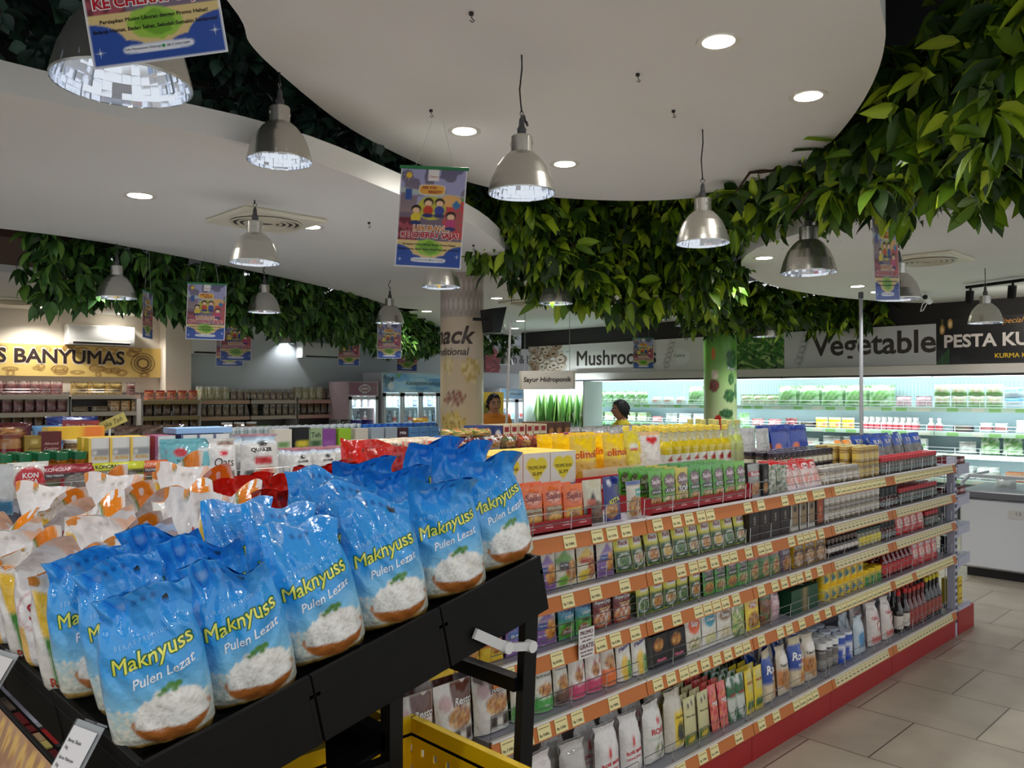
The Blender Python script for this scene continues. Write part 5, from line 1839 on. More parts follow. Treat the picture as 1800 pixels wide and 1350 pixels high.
# goods on the riser of the near shelving
RZ = 1.271
tropi = make_box('sugar_box', 'white and yellow sweetener box', 'box', .15, .16, .13, C(228, 226, 220), [('e', .33, .70, .22, .18, C(232, 214, 50)), ('e', .67, .70, .22, .18, C(232, 214, 50)), ('vee', .5, .24, .43, .66, C(232, 214, 50)), ('r', .62, 0, .98, .14, C(60, 70, 130)), ('r', .1, .0, .5, .10, C(210, 180, 140))],
                 [('TROPICANA', .5, .62, .68, C(50, 40, 30), dict(bold=.005, h=.09)), ('SLIM', .5, .46, .34, C(50, 40, 30), dict(bold=.005, h=.09))], side=C(232, 172, 44), top=C(238, 190, 70), nu=26, nv=28)
tropi.parts = ()
sania = P('oil_pouch', 'white cooking oil pouch', 'pouch', .165, .20, .06, 'stand', C(206, 214, 216), [('e', .5, .5, .42, .17, C(150, 176, 150)), ('e', .5, .5, .38, .14, C(226, 230, 226)), ('g', 0, .3, C(190, 180, 90), C(206, 214, 216))], [('Sania', .5, .52, .5, C(60, 110, 80), dict(shear=.3))], seed=80, nu=14, nv=16)
moli = P('oil_pouch', 'yellow cooking oil pouch', 'pouch', .155, .215, .07, 'stand', C(240, 200, 20), [('g', 0, .42, C(196, 140, 30), C(206, 160, 40)), ('g', .42, .50, C(206, 160, 40), C(246, 214, 40))], [('olimoli', .5, .60, .86, C(196, 40, 30), dict(shear=.3, bold=.02))], seed=81, nu=16, nv=18)
moli2 = P('oil_pouch', 'yellow green oil pouch', 'pouch', .12, .225, .06, 'stand', C(226, 206, 30), [('g', 0, .4, C(190, 160, 40), C(226, 206, 30)), ('e', .5, .66, .32, .07, C(226, 226, 210)), ('r', .2, .58, .8, .62, C(200, 50, 40))], [], seed=82)
whitep = P('oil_pouch', 'white pouch with a red heart', 'pouch', .13, .215, .06, 'stand', C(226, 218, 214), [('e', .38, .82, .16, .07, C(196, 36, 44)), ('e', .62, .82, .16, .07, C(196, 36, 44)), ('vee', .5, .68, .27, .81, C(196, 36, 44)), ('r', 0, .93, 1, 1, C(236, 180, 90)), ('r', .2, .3, .8, .34, C(206, 190, 186))], [], seed=83)
oilb = make_bottle('oil_bottle', 'yellow capped cooking oil bottle', 'bottle', .034, .235, C(206, 184, 34), C(226, 226, 216), C(232, 206, 80), neck=.36, neck_r=.42, label_z=(.08, .46), layers=[('e', .5, .6, .12, .24, C(170, 50, 40))], upper=C(190, 186, 150), cap_h=.022)
oilg = make_bottle('oil_bottle', 'pale green oil bottle', 'bottle', .034, .26, C(190, 200, 110), C(200, 206, 150), C(206, 200, 130), neck=.40, neck_r=.42, label_z=(.05, .4), upper=C(196, 206, 170), cap_h=.022)
greyp = P('oil_pouch', 'grey printed refill pouch', 'pouch', .14, .20, .05, 'stand', C(200, 198, 196), [('r', .15, .55, .85, .58, C(150, 150, 150)), ('r', .15, .45, .85, .47, C(160, 160, 160)), ('e', .7, .3, .2, .1, C(176, 80, 60)), ('r', .1, .84, .9, .9, C(176, 176, 176))], [], seed=84)
F(tropi, 868, 1012, 2.37, RZ, 'raised near shelf', n=4, rows=2, dy=.14, lean=0, yaw=1)
ROOM[S1] = 1
F(sania, 966, 1012, 2.62, RZ, 'raised near shelf', n=1)
F(moli, 1008, 1120, 2.40, RZ, 'raised near shelf', n=4, rows=3, dy=.10)
F(moli2, 1108, 1134, 2.40, RZ, 'raised near shelf', n=1)
F(whitep, 1134, 1176, 2.40, RZ, 'raised near shelf', n=2)
F(oilb, 1172, 1290, 2.40, RZ, 'raised near shelf', rows=5, dy=.085, lean=0, group='yellow capped oil bottles')
F(oilg, 1284, 1312, 2.40, RZ, 'raised near shelf', rows=4, dy=.085, lean=0, n=2)
F(greyp, 1310, 1362, 2.40, RZ, 'raised near shelf', rows=2, dy=.10)
blu_t = P('snack_bag', 'clear bag with blue card top', 'bag', .15, .21, .05, 'sach', C(120, 116, 112), [('r', 0, .62, 1, 1, C(40, 84, 180)), ('f', .5, .3, .4, .26, [C(84, 70, 60), C(150, 140, 130), C(110, 96, 84)])], [('IKAN', .5, .78, .6, W_, dict(bold=.02))], seed=85)
F(blu_t, 1546, 1632, 2.13, 1.19, S1, n=6, rows=2, dy=.12, lean=-14, yaw=8, depth=.24)
blu_h = P('folder_bag', 'dark blue tote bag', 'bag', .17, .20, .02, 'sach', C(34, 60, 150), [('r', 0, .8, 1, .86, C(24, 40, 110)), ('e', .3, .3, .16, .12, C(220, 110, 50))], [], seed=86)
F(blu_h, 1362, 1424, 2.55, RZ, 'raised near shelf', n=2, rows=3, dy=.05, lean=-10, yaw=10)
orp = P('snack_packet', 'small orange crisp packet', 'packet', .09, .06, .03, 'sach', C(232, 130, 40), [('r', .2, .2, .8, .7, C(240, 170, 90))], [], nu=6, nv=6, seed=87)
F(orp, 1474, 1516, 2.62, RZ, 'raised near shelf', n=3, lean=-30)
for nm, a_, b_, lab in (('clear_divider', 1025, 1114, 'first clear acrylic divider in front of the yellow pouches'), ('clear_divider', 1115, 1240, 'second clear acrylic divider in front of the oil bottles')):
    mb = MB()
    x0, x1 = x_on_y(a_, 2.375), x_on_y(b_, 2.375)
    mb.box((x0 + x1) / 2, 2.375, 1.305, x1 - x0, .004, .075)
    tag(mb.build(nm, M['clear']), lab, 'divider')
mb = MB()
pz = at_y(1514, 790, 2.62)
mb.tube([(pz.x, 2.62, 1.27), (pz.x, 2.62, 2.45)], .014, 10, C(150, 150, 150))
mb.tube([(pz.x, 2.62, 2.41), (pz.x, 2.62, 2.46)], .019, 10, C(90, 90, 92))
mb.box(pz.x, 2.62, 1.275, .12, .12, .008, C(120, 120, 124))
tag(mb.build('sign_pole', M['paint']), 'upright grey steel pole standing on the near shelving', 'pole')

# goods on the end rack
can = make_jar('food_can', 'grey food can', 'can', .04, .09, C(150, 150, 152), C(190, 190, 190), C(170, 170, 170), lid_h=.006, label_z=(.05, .95), shoulder=1)
jamtray = make_box('jam_tray', 'dark red jam tray', 'tray', .16, .05, .14, C(110, 30, 34), [('r', .1, .3, .9, .7, C(220, 180, 180))], [], top=C(60, 30, 30))
yelbox = make_box('drink_carton', 'yellow printed carton', 'carton', .08, .09, .08, C(226, 200, 60), [('r', .1, .2, .9, .4, C(150, 110, 30)), ('r', .1, .6, .9, .7, C(170, 130, 40))], [])
dkjar = make_jar('dark_jar', 'dark green jar on the end rack', 'jar', .04, .13, C(50, 70, 56), C(60, 80, 66), C(40, 56, 46))
for k in range(2):
    for z, kd, ds in ((1.18, jamtray, 'jam tray'), (.965, jamtray, 'red tin tray'), (.76, can, 'food can'), (.54, dkjar, 'dark green jar'), (.19, yelbox, 'yellow carton')):
        for t in range(2 if kd in (yelbox, can) else 1):
            kd.spawn((6.30 + .10 * k, 2.0 + (.02 if kd is not yelbox else 0), z + t * kd.h), 0, f'{ds} on the end rack, {"outer" if k else "inner"} {"upper" if t else "lower"} one', f'{ds}s on the end rack')

# ------------------------------------------------------------------ second shelving goods
T2 = 'second shelving top'
konny = P('jelly_bag', 'white bag with a red round emblem', 'bag', .172, .165, .05, 'sach', C(222, 218, 208), [('e', .52, .44, .40, .42, C(196, 40, 50)), ('e', .85, .2, .14, .12, C(226, 220, 210))], [('KON', .52, .62, .40, W_, dict(bold=.02)), ('NYA', .52, .44, .40, W_, dict(bold=.02)), ('KU', .52, .26, .28, W_, dict(bold=.02)), ('Prosido', .2, .88, .2, K_)], seed=90, nu=24, nv=22)


def kong(base, nm, tcol, seed):
    return P('grain_pack', nm, 'packet', .245, .142, .035, 'sach', base, [('r', .0, .54, 1, .74, C(34, 30, 30)), ('f', .62, .42, .25, .26, [C(120, 110, 104), C(90, 80, 76), C(160, 150, 140)], 40), ('r', .46, .08, .82, .2, C(216, 196, 180)), ('r', .06, .28, .3, .5, C(80, 90, 60))], [('KONGBAP', .28, .86, .46, tcol, dict(bold=.03)), ('MULTIGRAIN', .22, .66, .3, W_, dict(bold=.01))], seed=seed, nu=30, nv=18)


kr, ky, ko = kong(C(150, 24, 40), 'dark red mixed grain pack', C(232, 190, 190), 91), kong(C(206, 206, 40), 'yellow green mixed grain pack', K_, 92), kong(C(216, 90, 40), 'orange mixed grain pack', C(240, 190, 160), 93)
F(konny, 24, 84, 4.26, 1.195, T2, n=1, yaw=2)
F(kr, 80, 170, 4.26, 1.195, T2, n=1, rows=2, dy=.05, yaw=3)
F(ky, 170, 254, 4.26, 1.195, T2, n=1, yaw=3)
F(ko, 252, 335, 4.26, 1.195, T2, n=1, yaw=3)
turq = P('oat_pouch', 'turquoise rolled oats pouch', 'pouch', .25, .24, .07, 'stand', C(110, 176, 186), [('r', 0, .90, 1, .93, C(84, 150, 160)), ('e', .26, .72, .14, .10, C(190, 50, 60)), ('r', .64, .72, .96, .8, C(226, 230, 230)), ('r', 0, 0, 1, .22, C(226, 200, 80)), ('e', .55, .14, .38, .18, C(206, 200, 180)), ('f', .55, .12, .28, .12, [C(226, 220, 200), C(170, 150, 110), C(110, 120, 50)])], [('Rolled Oats', .42, .42, .62, C(24, 50, 60), dict(bold=.02)), ('Never-Ever', .42, .54, .5, C(30, 60, 70))], seed=94, nu=24, nv=26)
oats = P('oat_bag', 'white oats bag with brown top', 'bag', .19, .245, .07, 'bag', C(224, 220, 216), [('e', .62, .88, .36, .05, C(120, 84, 70)), ('e', .5, .66, .16, .06, C(206, 60, 70)), ('e', .76, .18, .12, .09, C(120, 100, 90))], [('Oats', .5, .46, .66, C(50, 40, 40), dict(shear=.1))], seed=95, nu=20, nv=22)
qk = P('oat_bag', 'grey oatmeal bag with blue top', 'bag', .21, .25, .08, 'bag', C(206, 202, 198), [('g', .78, 1, C(206, 206, 206), C(150, 196, 226)), ('r', 0, .965, 1, 1, C(196, 40, 50)), ('r', .30, .34, .76, .50, C(180, 36, 44)), ('e', .60, .18, .30, .12, C(190, 170, 150)), ('e', .60, .19, .18, .06, C(190, 80, 70)), ('e', .55, .80, .15, .06, C(36, 36, 40)), ('r', .08, .06, .28, .22, C(60, 60, 50))], [('QUAKER', .5, .66, .56, K_, dict(bold=.04))], seed=96, nu=24, nv=26)
qs = P('oat_bag', 'small white oatmeal bag', 'bag', .14, .16, .05, 'bag', C(214, 212, 208), [('g', .78, 1, C(206, 206, 206), C(150, 190, 226)), ('r', 0, .94, 1, 1, C(190, 40, 60)), ('e', .5, .70, .14, .07, C(40, 40, 44)), ('e', .3, .2, .12, .1, C(60, 60, 60)), ('e', .75, .2, .14, .1, C(190, 160, 130))], [('QUAKER', .5, .54, .5, K_, dict(bold=.03))], seed=97)
F(turq, 304, 378, 4.24, 1.195, T2, n=1, rows=2, yaw=4)
F(oats, 372, 420, 4.24, 1.195, T2, n=1, yaw=4)
F(qk, 413, 512, 4.24, 1.195, T2, n=2, rows=2, dy=.11, yaw=6)
F(qs, 512, 640, 4.24, 1.195, T2, n=5, rows=3, dy=.07)
bihun = P('vermicelli_pack', 'cream vermicelli pack', 'packet', .14, .095, .05, 'sach', C(222, 206, 184), [('r', .08, .5, .3, .8, C(206, 70, 40)), ('f', .6, .14, .35, .15, [C(60, 44, 40), C(120, 80, 60)])], [('Bihun', .62, .62, .56, C(60, 40, 40), dict(shear=.25, bold=.02))], seed=98)
F(bihun, 634, 786, 4.24, 1.195, T2, n=6, rows=3, dy=.08, tiers=2, lean=0)
bluep = P('flour_pack', 'blue and white starch pack', 'packet', .14, .20, .03, 'sach', C(60, 110, 190), [('e', .5, .5, .3, .3, C(206, 220, 236))], [('BERAS', .5, .7, .7, W_, dict(bold=.03))], seed=99)
F(bluep, 772, 806, 4.24, 1.195, T2, n=1, lean=-10)
nd = [P('noodle_multipack', ds, 'packet', .145, .085, .07, 'sach', b, [('f', .5, .4, .34, .3, FOOD), ('r', .1, .72, .9, .92, t)], [('Mi', .5, .82, .3, W_, dict(bold=.03))], seed=100 + q) for q, (ds, b, t) in enumerate((
    ('white and maroon noodle pack', C(206, 196, 190), C(130, 30, 40)), ('maroon noodle pack', C(120, 34, 44), C(90, 20, 34)), ('olive noodle pack', C(110, 90, 50), C(70, 90, 40)), ('orange brown noodle pack', C(150, 70, 44), C(206, 100, 50)), ('purple brown noodle pack', C(104, 60, 80), C(80, 50, 120))))]
F([nd[0], nd[1], nd[0], nd[2], nd[3], nd[3], nd[4], nd[3], nd[4]], 796, 966, 4.26, 1.195, T2, n=8, rows=4, dy=.09, tiers=2, lean=0, desc='instant noodle pack', group='stacked instant noodle packs')
ndg = P('noodle_multipack', 'green topped noodle pack', 'packet', .16, .06, .12, 'sach', C(110, 150, 60), [('n', [C(90, 140, 50), C(190, 60, 50), C(220, 200, 120), C(60, 110, 40)], 7)], [], seed=106)
F(ndg, 806, 872, 4.28, 1.369, T2, n=3, rows=2, lean=0)
spg = [P('pasta_pack', ds, 'packet', .12, .17, .04, 'sach', b, [('f', .5, .35, .36, .25, FOOD), ('r', .1, .7, .9, .85, t)], [], seed=107 + q) for q, (ds, b, t) in enumerate((('black pasta sauce pack', C(60, 44, 40), C(150, 40, 40)), ('wine red snack pack', C(110, 30, 50), C(206, 150, 60)), ('red rice cracker pack', C(176, 34, 44), C(230, 220, 210))))]
F(spg, 960, 1052, 4.30, 1.195, T2, n=6, rows=2, dy=.09, lean=-12, yaw=8)
clearsn = P('snack_bag', 'clear bag of dark crackers', 'bag', .17, .20, .09, 'bag', C(160, 150, 142), [('g', .6, 1, C(170, 164, 158), C(206, 206, 206)), ('f', .5, .32, .42, .28, [C(150, 120, 96), C(196, 176, 150), C(120, 90, 70)])], [], seed=111)
F(clearsn, 1046, 1196, 4.30, 1.195, T2, n=8, rows=4, dy=.13, yaw=10, lean=0)
# second shelf down at the left end
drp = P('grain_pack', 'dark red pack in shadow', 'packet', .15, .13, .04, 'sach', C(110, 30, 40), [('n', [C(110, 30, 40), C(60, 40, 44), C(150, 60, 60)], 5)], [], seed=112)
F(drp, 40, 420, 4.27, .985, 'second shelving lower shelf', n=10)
# left end: bag hung on the upright
hb = P('hanging_bag', 'white and blue bag', 'bag', .10, .22, .04, 'sach', C(206, 206, 206), [('r', 0, 0, 1, .3, C(60, 120, 160))], [], seed=113)
pz = at_d(4, 905, 3.55)
hb.spawn(pz, R(-40), 'white and blue bag hanging at the left end of the second shelving', 'bag')
# back rows on the riser of the second shelving
R2 = 'second shelving raised shelf'
juice = make_bottle('juice_bottle', 'green capped juice bottle', 'bottle', .035, .165, C(196, 150, 30), C(206, 180, 60), C(30, 110, 70), neck=.25, neck_r=.72, cap_h=.034, label_z=(.05, .45))
juice2 = make_bottle('juice_bottle', 'amber juice bottle with green cap', 'bottle', .035, .165, C(176, 110, 30), C(170, 100, 30), C(30, 104, 66), neck=.25, neck_r=.72, cap_h=.034, label_z=(.05, .45))
F(juice, -40, 96, 4.48, 1.22, R2, n=7, rows=3, dy=.10, lean=0, group='green capped juice bottles')
F(juice2, 96, 160, 4.48, 1.22, R2, n=4, rows=3, dy=.10, lean=0, group='amber juice bottles')


def drink_box(nm, base, acc, seed):
    return make_box('drink_carton', nm, 'carton', .088, .115, .075, C(206, 204, 200), [('r', .0, 0, .12, 1, base), ('r', .16, .52, .9, .98, C(222, 220, 218)), ('r', .16, .2, 1, .5, C(150, 150, 152)), ('f', .6, .08, .36, .10, [acc, C(206, 190, 150)]), ('e', .3, .34, .1, .1, C(206, 206, 206))], [], side=base, top=base)


db = [drink_box('yellow sided oat drink box', C(236, 196, 40), C(206, 150, 40), 1), drink_box('magenta sided drink box', C(150, 30, 100), C(206, 90, 150), 2), drink_box('navy sided drink box', C(40, 56, 120), C(120, 140, 190), 3)]
F([db[0]], 156, 264, 4.50, 1.22, R2, n=4, rows=2, dy=.11, tiers=2, lean=0, yaw=1)
F([db[1]], 264, 318, 4.50, 1.22, R2, n=2, rows=2, dy=.11, tiers=2, lean=0, yaw=1)
F([db[2]], 318, 404, 4.50, 1.22, R2, n=3, rows=2, dy=.11, tiers=2, lean=0, yaw=1)
bluebox = make_box('biscuit_box', 'pale blue flat box', 'box', .26, .03, .20, C(150, 186, 226), [], [])
F(bluebox, 310, 410, 4.52, 1.455, R2, n=3, lean=0, yaw=2)
cook1 = make_jar('cookie_jar', 'clear cookie jar with red lid', 'jar', .05, .165, C(190, 140, 90), C(206, 110, 90), C(206, 70, 40), lid_h=.025, label_z=(.15, .6), lid_name='lid')
cook2 = make_jar('cookie_jar', 'clear cookie jar with maroon label', 'jar', .05, .16, C(176, 130, 90), C(130, 34, 50), C(130, 70, 60), lid_h=.02, label_z=(.1, .6))
cbox1 = make_box('cookie_box', 'olive gold almond cookie box', 'box', .095, .15, .07, C(150, 124, 50), [('e', .5, .78, .2, .08, C(210, 190, 120)), ('e', .5, .15, .3, .1, C(176, 140, 70))], [('Almond', .5, .55, .7, C(60, 44, 24), dict(shear=.3)), ('Cookies', .5, .40, .7, C(60, 44, 24), dict(shear=.3))], nu=12, nv=12)
cbox2 = make_box('cookie_box', 'maroon almond cookie box', 'box', .10, .17, .07, C(96, 36, 40), [('f', .5, .14, .34, .12, FOOD)], [('Almond', .5, .62, .72, C(226, 190, 190), dict(shear=.3)), ('Cookies', .5, .46, .7, C(226, 190, 190), dict(shear=.3))], nu=12, nv=12)
F([cook1, cook2], -50, 46, 4.98, 1.30, R2, n=4, rows=1, lean=0)
F(cbox1, 46, 76, 4.98, 1.30, R2, n=1, lean=0)
F(cbox2, 76, 106, 4.98, 1.30, R2, n=1, lean=0)
nutj = make_jar('nut_jar', 'clear nut jar with white lid', 'jar', .042, .12, C(110, 84, 60), C(170, 150, 120), C(206, 204, 196), lid_h=.018)
F(nutj, 108, 156, 4.98, 1.30, R2, n=3, lean=0)
pasta = make_box('pasta_box', 'yellow and orange pasta box', 'box', .30, .07, .10, C(240, 196, 60), [('r', .6, 0, 1, 1, C(236, 130, 50))], [])
F(pasta, 84, 184, 5.06, 1.42, R2, n=2, lean=0)
crem = make_box('biscuit_box', 'cream and red biscuit box', 'box', .075, .14, .16, C(222, 208, 170), [('r', .15, .6, .85, .9, C(150, 30, 40)), ('r', .2, .1, .8, .3, C(150, 120, 80))], [], side=C(150, 40, 44), top=C(206, 190, 150))
brow = make_box('biscuit_box', 'dark brown biscuit box', 'box', .08, .15, .16, C(90, 60, 44), [('f', .5, .4, .35, .3, FOOD)], [], side=C(110, 70, 50))
bl2 = make_box('biscuit_box', 'dark blue biscuit box', 'box', .09, .14, .12, C(50, 64, 110), [('e', .5, .5, .3, .25, C(206, 200, 200))], [])
F(bl2, 850, 884, 4.98, 1.27, R2, n=3, lean=0, rows=2, dy=.13)
F(crem, 884, 962, 4.98, 1.27, R2, n=7, lean=0, rows=2, dy=.17)
F(brow, 962, 1004, 4.98, 1.27, R2, n=4, lean=0, rows=2, dy=.17)
# little card signs standing on the second shelving
for px, py, tx, base, lab, rz in ((143, 748, 'Peanut Butter', C(170, 70, 80), 'small pink card sign on a clear stand above the cookie boxes', 0), (193, 745, 'Aneka Teh', C(216, 206, 120), 'tilted yellow card sign on a clear stand beside the pink one', .42)):
    p = at_y(px, py, 5.25)
    root = empty('card_sign', (p.x, p.y, 1.30), R(-46), lab, 'sign')
    mb = MB()
    h_ = p.z - 1.30
    mb.tube([(0, 0, 0), (0, 0, h_)], .006, 6, C(220, 224, 228))
    mb.box(0, 0, .003, .07, .05, .006, C(220, 224, 228))
    mb.build('stand', M['paint'], root)
    f = lambda u, v, l=0, rz=rz, h_=h_: ((u - .5) * .22 * math.cos(rz) - (v - .5) * .06 * math.sin(rz), u * 0 - .006 - l, h_ + (u - .5) * .22 * math.sin(rz) + (v - .5) * .06 * math.cos(rz))
    mb = MB()
    mb.grid(f, 2, 2, col=base)
    mb.grid(lambda u, v: tuple(np.array(f(u, v)) + np.array([0, .004, 0]).reshape(3, 1, 1)), 2, 2, col=base, flip=True)
    mb.text(tx, f, .5, .5, .8, col=C(240, 230, 220) if rz == 0 else C(80, 70, 40), aspect=.06 / .22, shear=.3, lift=.001)
    mb.build('card', M['card'], root)

# ------------------------------------------------------------------ third and fourth shelving goods
T3, T4 = 'third shelving top', 'fourth shelving top'


def plainbox(nm, desc, w, h, d, base, acc, txt=None, tc=W_):
    return make_box(nm, desc, 'box', w, h, d, base, [('r', .15, .15, .85, .45, acc)], [(txt, .5, .7, .7, tc, dict(bold=.02))] if txt else [], nu=6, nv=8)


b_blk = plainbox('tea_box', 'black and red tea box', .15, .20, .1, C(28, 28, 30), C(206, 190, 60))
b_grn = plainbox('tea_box', 'pale green tea box', .14, .19, .1, C(150, 170, 130), C(60, 90, 60), 'Teh', C(60, 80, 60))
b_or = plainbox('tea_box', 'white and orange tea box', .13, .19, .1, C(222, 214, 200), C(110, 150, 90))
b_pur = plainbox('milk_box', 'purple milk box', .11, .18, .1, C(130, 70, 140), C(150, 90, 160))
b_lim = plainbox('milk_box', 'lime green milk box', .11, .18, .1, C(150, 190, 50), C(120, 170, 40))
b_cre = plainbox('milk_box', 'cream milk box', .11, .175, .1, C(206, 196, 180), C(190, 180, 166))
b_gry = plainbox('milk_box', 'grey blue milk box', .11, .175, .1, C(160, 170, 178), C(140, 152, 160))
b_nav = plainbox('milk_box', 'brown chocolate milk box', .09, .17, .08, C(70, 44, 50), C(206, 196, 190), 'Milk')
b_blu = plainbox('milk_box', 'light blue low fat milk box', .10, .165, .08, C(90, 140, 190), C(110, 160, 206), 'LOW FAT', C(30, 50, 90))
F(b_or, 476, 520, 6.33, 1.185, T3, n=3, lean=0, rows=1)
F(b_blk, 520, 544, 6.33, 1.185, T3, n=1, lean=0)
F(b_grn, 544, 566, 6.33, 1.185, T3, n=1, lean=0)
F(b_pur, 566, 592, 6.33, 1.185, T3, n=2, lean=0)
F(b_lim, 592, 620, 6.33, 1.185, T3, n=2, lean=0)
F(b_cre, 620, 652, 6.33, 1.185, T3, n=3, lean=0)
F(b_gry, 652, 700, 6.33, 1.185, T3, n=4, lean=0)
F(b_nav, 700, 718, 6.33, 1.185, T3, n=2, lean=0)
F(b_blu, 718, 772, 6.33, 1.185, T3, n=5, lean=0)
milk = make_bottle('milk_bottle', 'white capped drink bottle', 'bottle', .034, .20, C(190, 206, 206), C(150, 176, 170), C(226, 232, 238), neck=.3, neck_r=.5, cap_h=.025, n=8)
milkb = make_bottle('milk_bottle', 'blue capped milk bottle', 'bottle', .034, .19, C(110, 160, 206), C(90, 150, 206), C(60, 120, 206), neck=.3, neck_r=.6, cap_h=.03, n=8)
F(milk, 330, 640, 6.75, 1.185, T3, lean=0, rows=2, group='white capped drink bottles')
F(milkb, 640, 772, 6.75, 1.185, T3, lean=0, rows=2, group='blue capped milk bottles')
wjar = make_jar('honey_jar', 'white lidded honey jar', 'jar', .05, .13, C(150, 120, 60), C(206, 170, 60), C(226, 222, 210), lid_h=.025, n=10)
F(wjar, 176, 336, 6.4, 1.185, T3, n=11, lean=0, rows=2, dy=.12, group='white lidded honey jars')
rob = P('wafer_bag', 'navy blue wafer bag', 'bag', .30, .16, .10, 'sach', C(30, 50, 120), [('r', .1, .3, .9, .7, C(34, 60, 140))], [('ROMA', .5, .5, .6, W_, dict(bold=.04))], seed=120)
F(rob, 62, 196, 6.8, 1.185, T3, n=4, lean=0, tiers=2)
crk = [P('cracker_pack', ds, 'packet', .22, .12, .08, 'sach', b, [('f', .5, .5, .35, .3, FOOD)], [], seed=121 + q) for q, (ds, b) in enumerate((('dark maroon cracker pack', C(90, 26, 34)), ('black cracker pack', C(44, 36, 36)), ('sky blue cracker pack', C(110, 160, 210)), ('lilac cracker pack', C(150, 140, 190))))]
F(crk[:2], -40, 66, 6.5, 1.185, T3, n=4, rows=2, lean=0, tiers=2, sc=1.2)
F(crk[2:], 66, 120, 6.5, 1.185, T3, n=3, lean=0, tiers=2, sc=1.2)
# fourth row: mixed tins, jars and bags seen over the third row
tinp = make_jar('snack_tin', 'purple snack tin', 'tin', .06, .14, C(60, 50, 130), C(70, 60, 140), C(50, 40, 110), n=8)
tind = make_jar('snack_tin', 'dark grey snack tin', 'tin', .06, .15, C(80, 76, 76), C(96, 92, 90), C(50, 50, 54), n=8)
ypack = P('snack_pack', 'golden snack pack', 'packet', .17, .14, .08, 'sach', C(206, 160, 40), [('n', [C(206, 160, 40), C(226, 190, 70), C(176, 130, 30)], 5)], [], nu=5, nv=6, seed=125)
yflat = make_box('biscuit_tin', 'flat yellow and red tin', 'tin', .34, .06, .2, C(216, 200, 110), [('r', .55, 0, 1, 1, C(200, 60, 70))], [])
sjar = make_jar('snack_jar', 'clear snack jar with white lid', 'jar', .055, .15, C(130, 96, 66), C(96, 120, 60), C(226, 226, 220), lid_h=.02, n=8)
gpack = P('snack_pack', 'green crisp pack', 'packet', .2, .12, .08, 'sach', C(110, 160, 50), [('n', [C(110, 160, 50), C(60, 100, 40)], 5)], [], nu=5, nv=6, seed=126)
mpack = P('snack_pack', 'purple pink wafer pack', 'packet', .2, .10, .08, 'sach', C(130, 60, 110), [('n', [C(130, 60, 110), C(206, 180, 190), C(90, 40, 90)], 6)], [], nu=5, nv=6, seed=127)
bpack = P('snack_pack', 'brown chocolate pack', 'packet', .2, .15, .08, 'sach', C(90, 66, 54), [('n', [C(90, 66, 54), C(150, 120, 100), C(60, 44, 40)], 5)], [], nu=5, nv=6, seed=128)
F(bpack, 210, 330, 8.9, 1.185, T4, n=8, rows=2, dy=.12, lean=-8)
F(mpack, 332, 400, 8.9, 1.185, T4, n=4, lean=-8)
F(sjar, 392, 456, 8.9, 1.2, T4, n=7, tiers=1, lean=0)
F(gpack, 456, 478, 8.9, 1.185, T4, n=1, lean=-8)
F(mpack, 478, 560, 8.9, 1.185, T4, n=5, lean=-8)
F(tind, 582, 622, 8.9, 1.2, T4, n=4, lean=0, tiers=1)
F(tinp, 622, 662, 8.9, 1.2, T4, n=4, lean=0, rows=2)
F(yflat, 660, 732, 8.9, 1.185, T4, n=2, lean=0)
F(ypack, 730, 764, 8.9, 1.2, T4, n=3, rows=2, lean=-8)

# hanging promotion card on the middle rail
p = at_y(1030, 1128, 1.90)
mb = MB()
f = lambda u, v, l=0: (p.x + (u - .5) * .085, u * 0 + 1.898 - l, p.z + (v - .5) * .105)
mb.grid(f, 2, 2, col=C(222, 218, 214))
mb.grid(lambda u, v: (p.x + (u - .5) * .085, u * 0 + 1.900, p.z + (v - .5) * .105), 2, 2, col=C(210, 206, 204), flip=True)
for t_, v_, w_ in (('PROMO', .86, .8), ('BELI MERK APA SAJA', .70, .8), ('LEBIH HEMAT', .58, .6), ('GRATIS', .40, .9), ('SELAMA PROMO', .22, .8), ('BERLANGSUNG', .10, .7)):
    mb.text(t_, f, .5, v_, w_, col=C(90, 30, 50), aspect=.105 / .085, lift=.001, bold=.02)
tag(mb.build('promotion_card', M['card']), 'small white promotion card hung on the orange rail below banana flour', 'card')
# ------------------------------------------------------------------ hanging artificial foliage
_ts, _ws = (.18, .42, .68, .88), (.36, .50, .37, .16)
LT = np.array([(0, 0, 0)] + [(t, 0, .04 * math.sin(t * 3.1) - .10 * t * t) for t in _ts] + [(1, 0, -.14)] + [(t - .02, sg * w, .20 * w - .12 * t * t) for sg in (1, -1) for t, w in zip(_ts, _ws)])
LFACES = [(0, 1, 6), (0, 10, 1), (4, 5, 9), (4, 13, 5)] + [(k, k + 1, k + 6, k + 5) for k in (1, 2, 3)] + [(k + 9, k + 10, k + 1, k) for k in (1, 2, 3)]
NL = len(LT)
SHADE_V = np.array([1.25] * 6 + [.95] * 8)


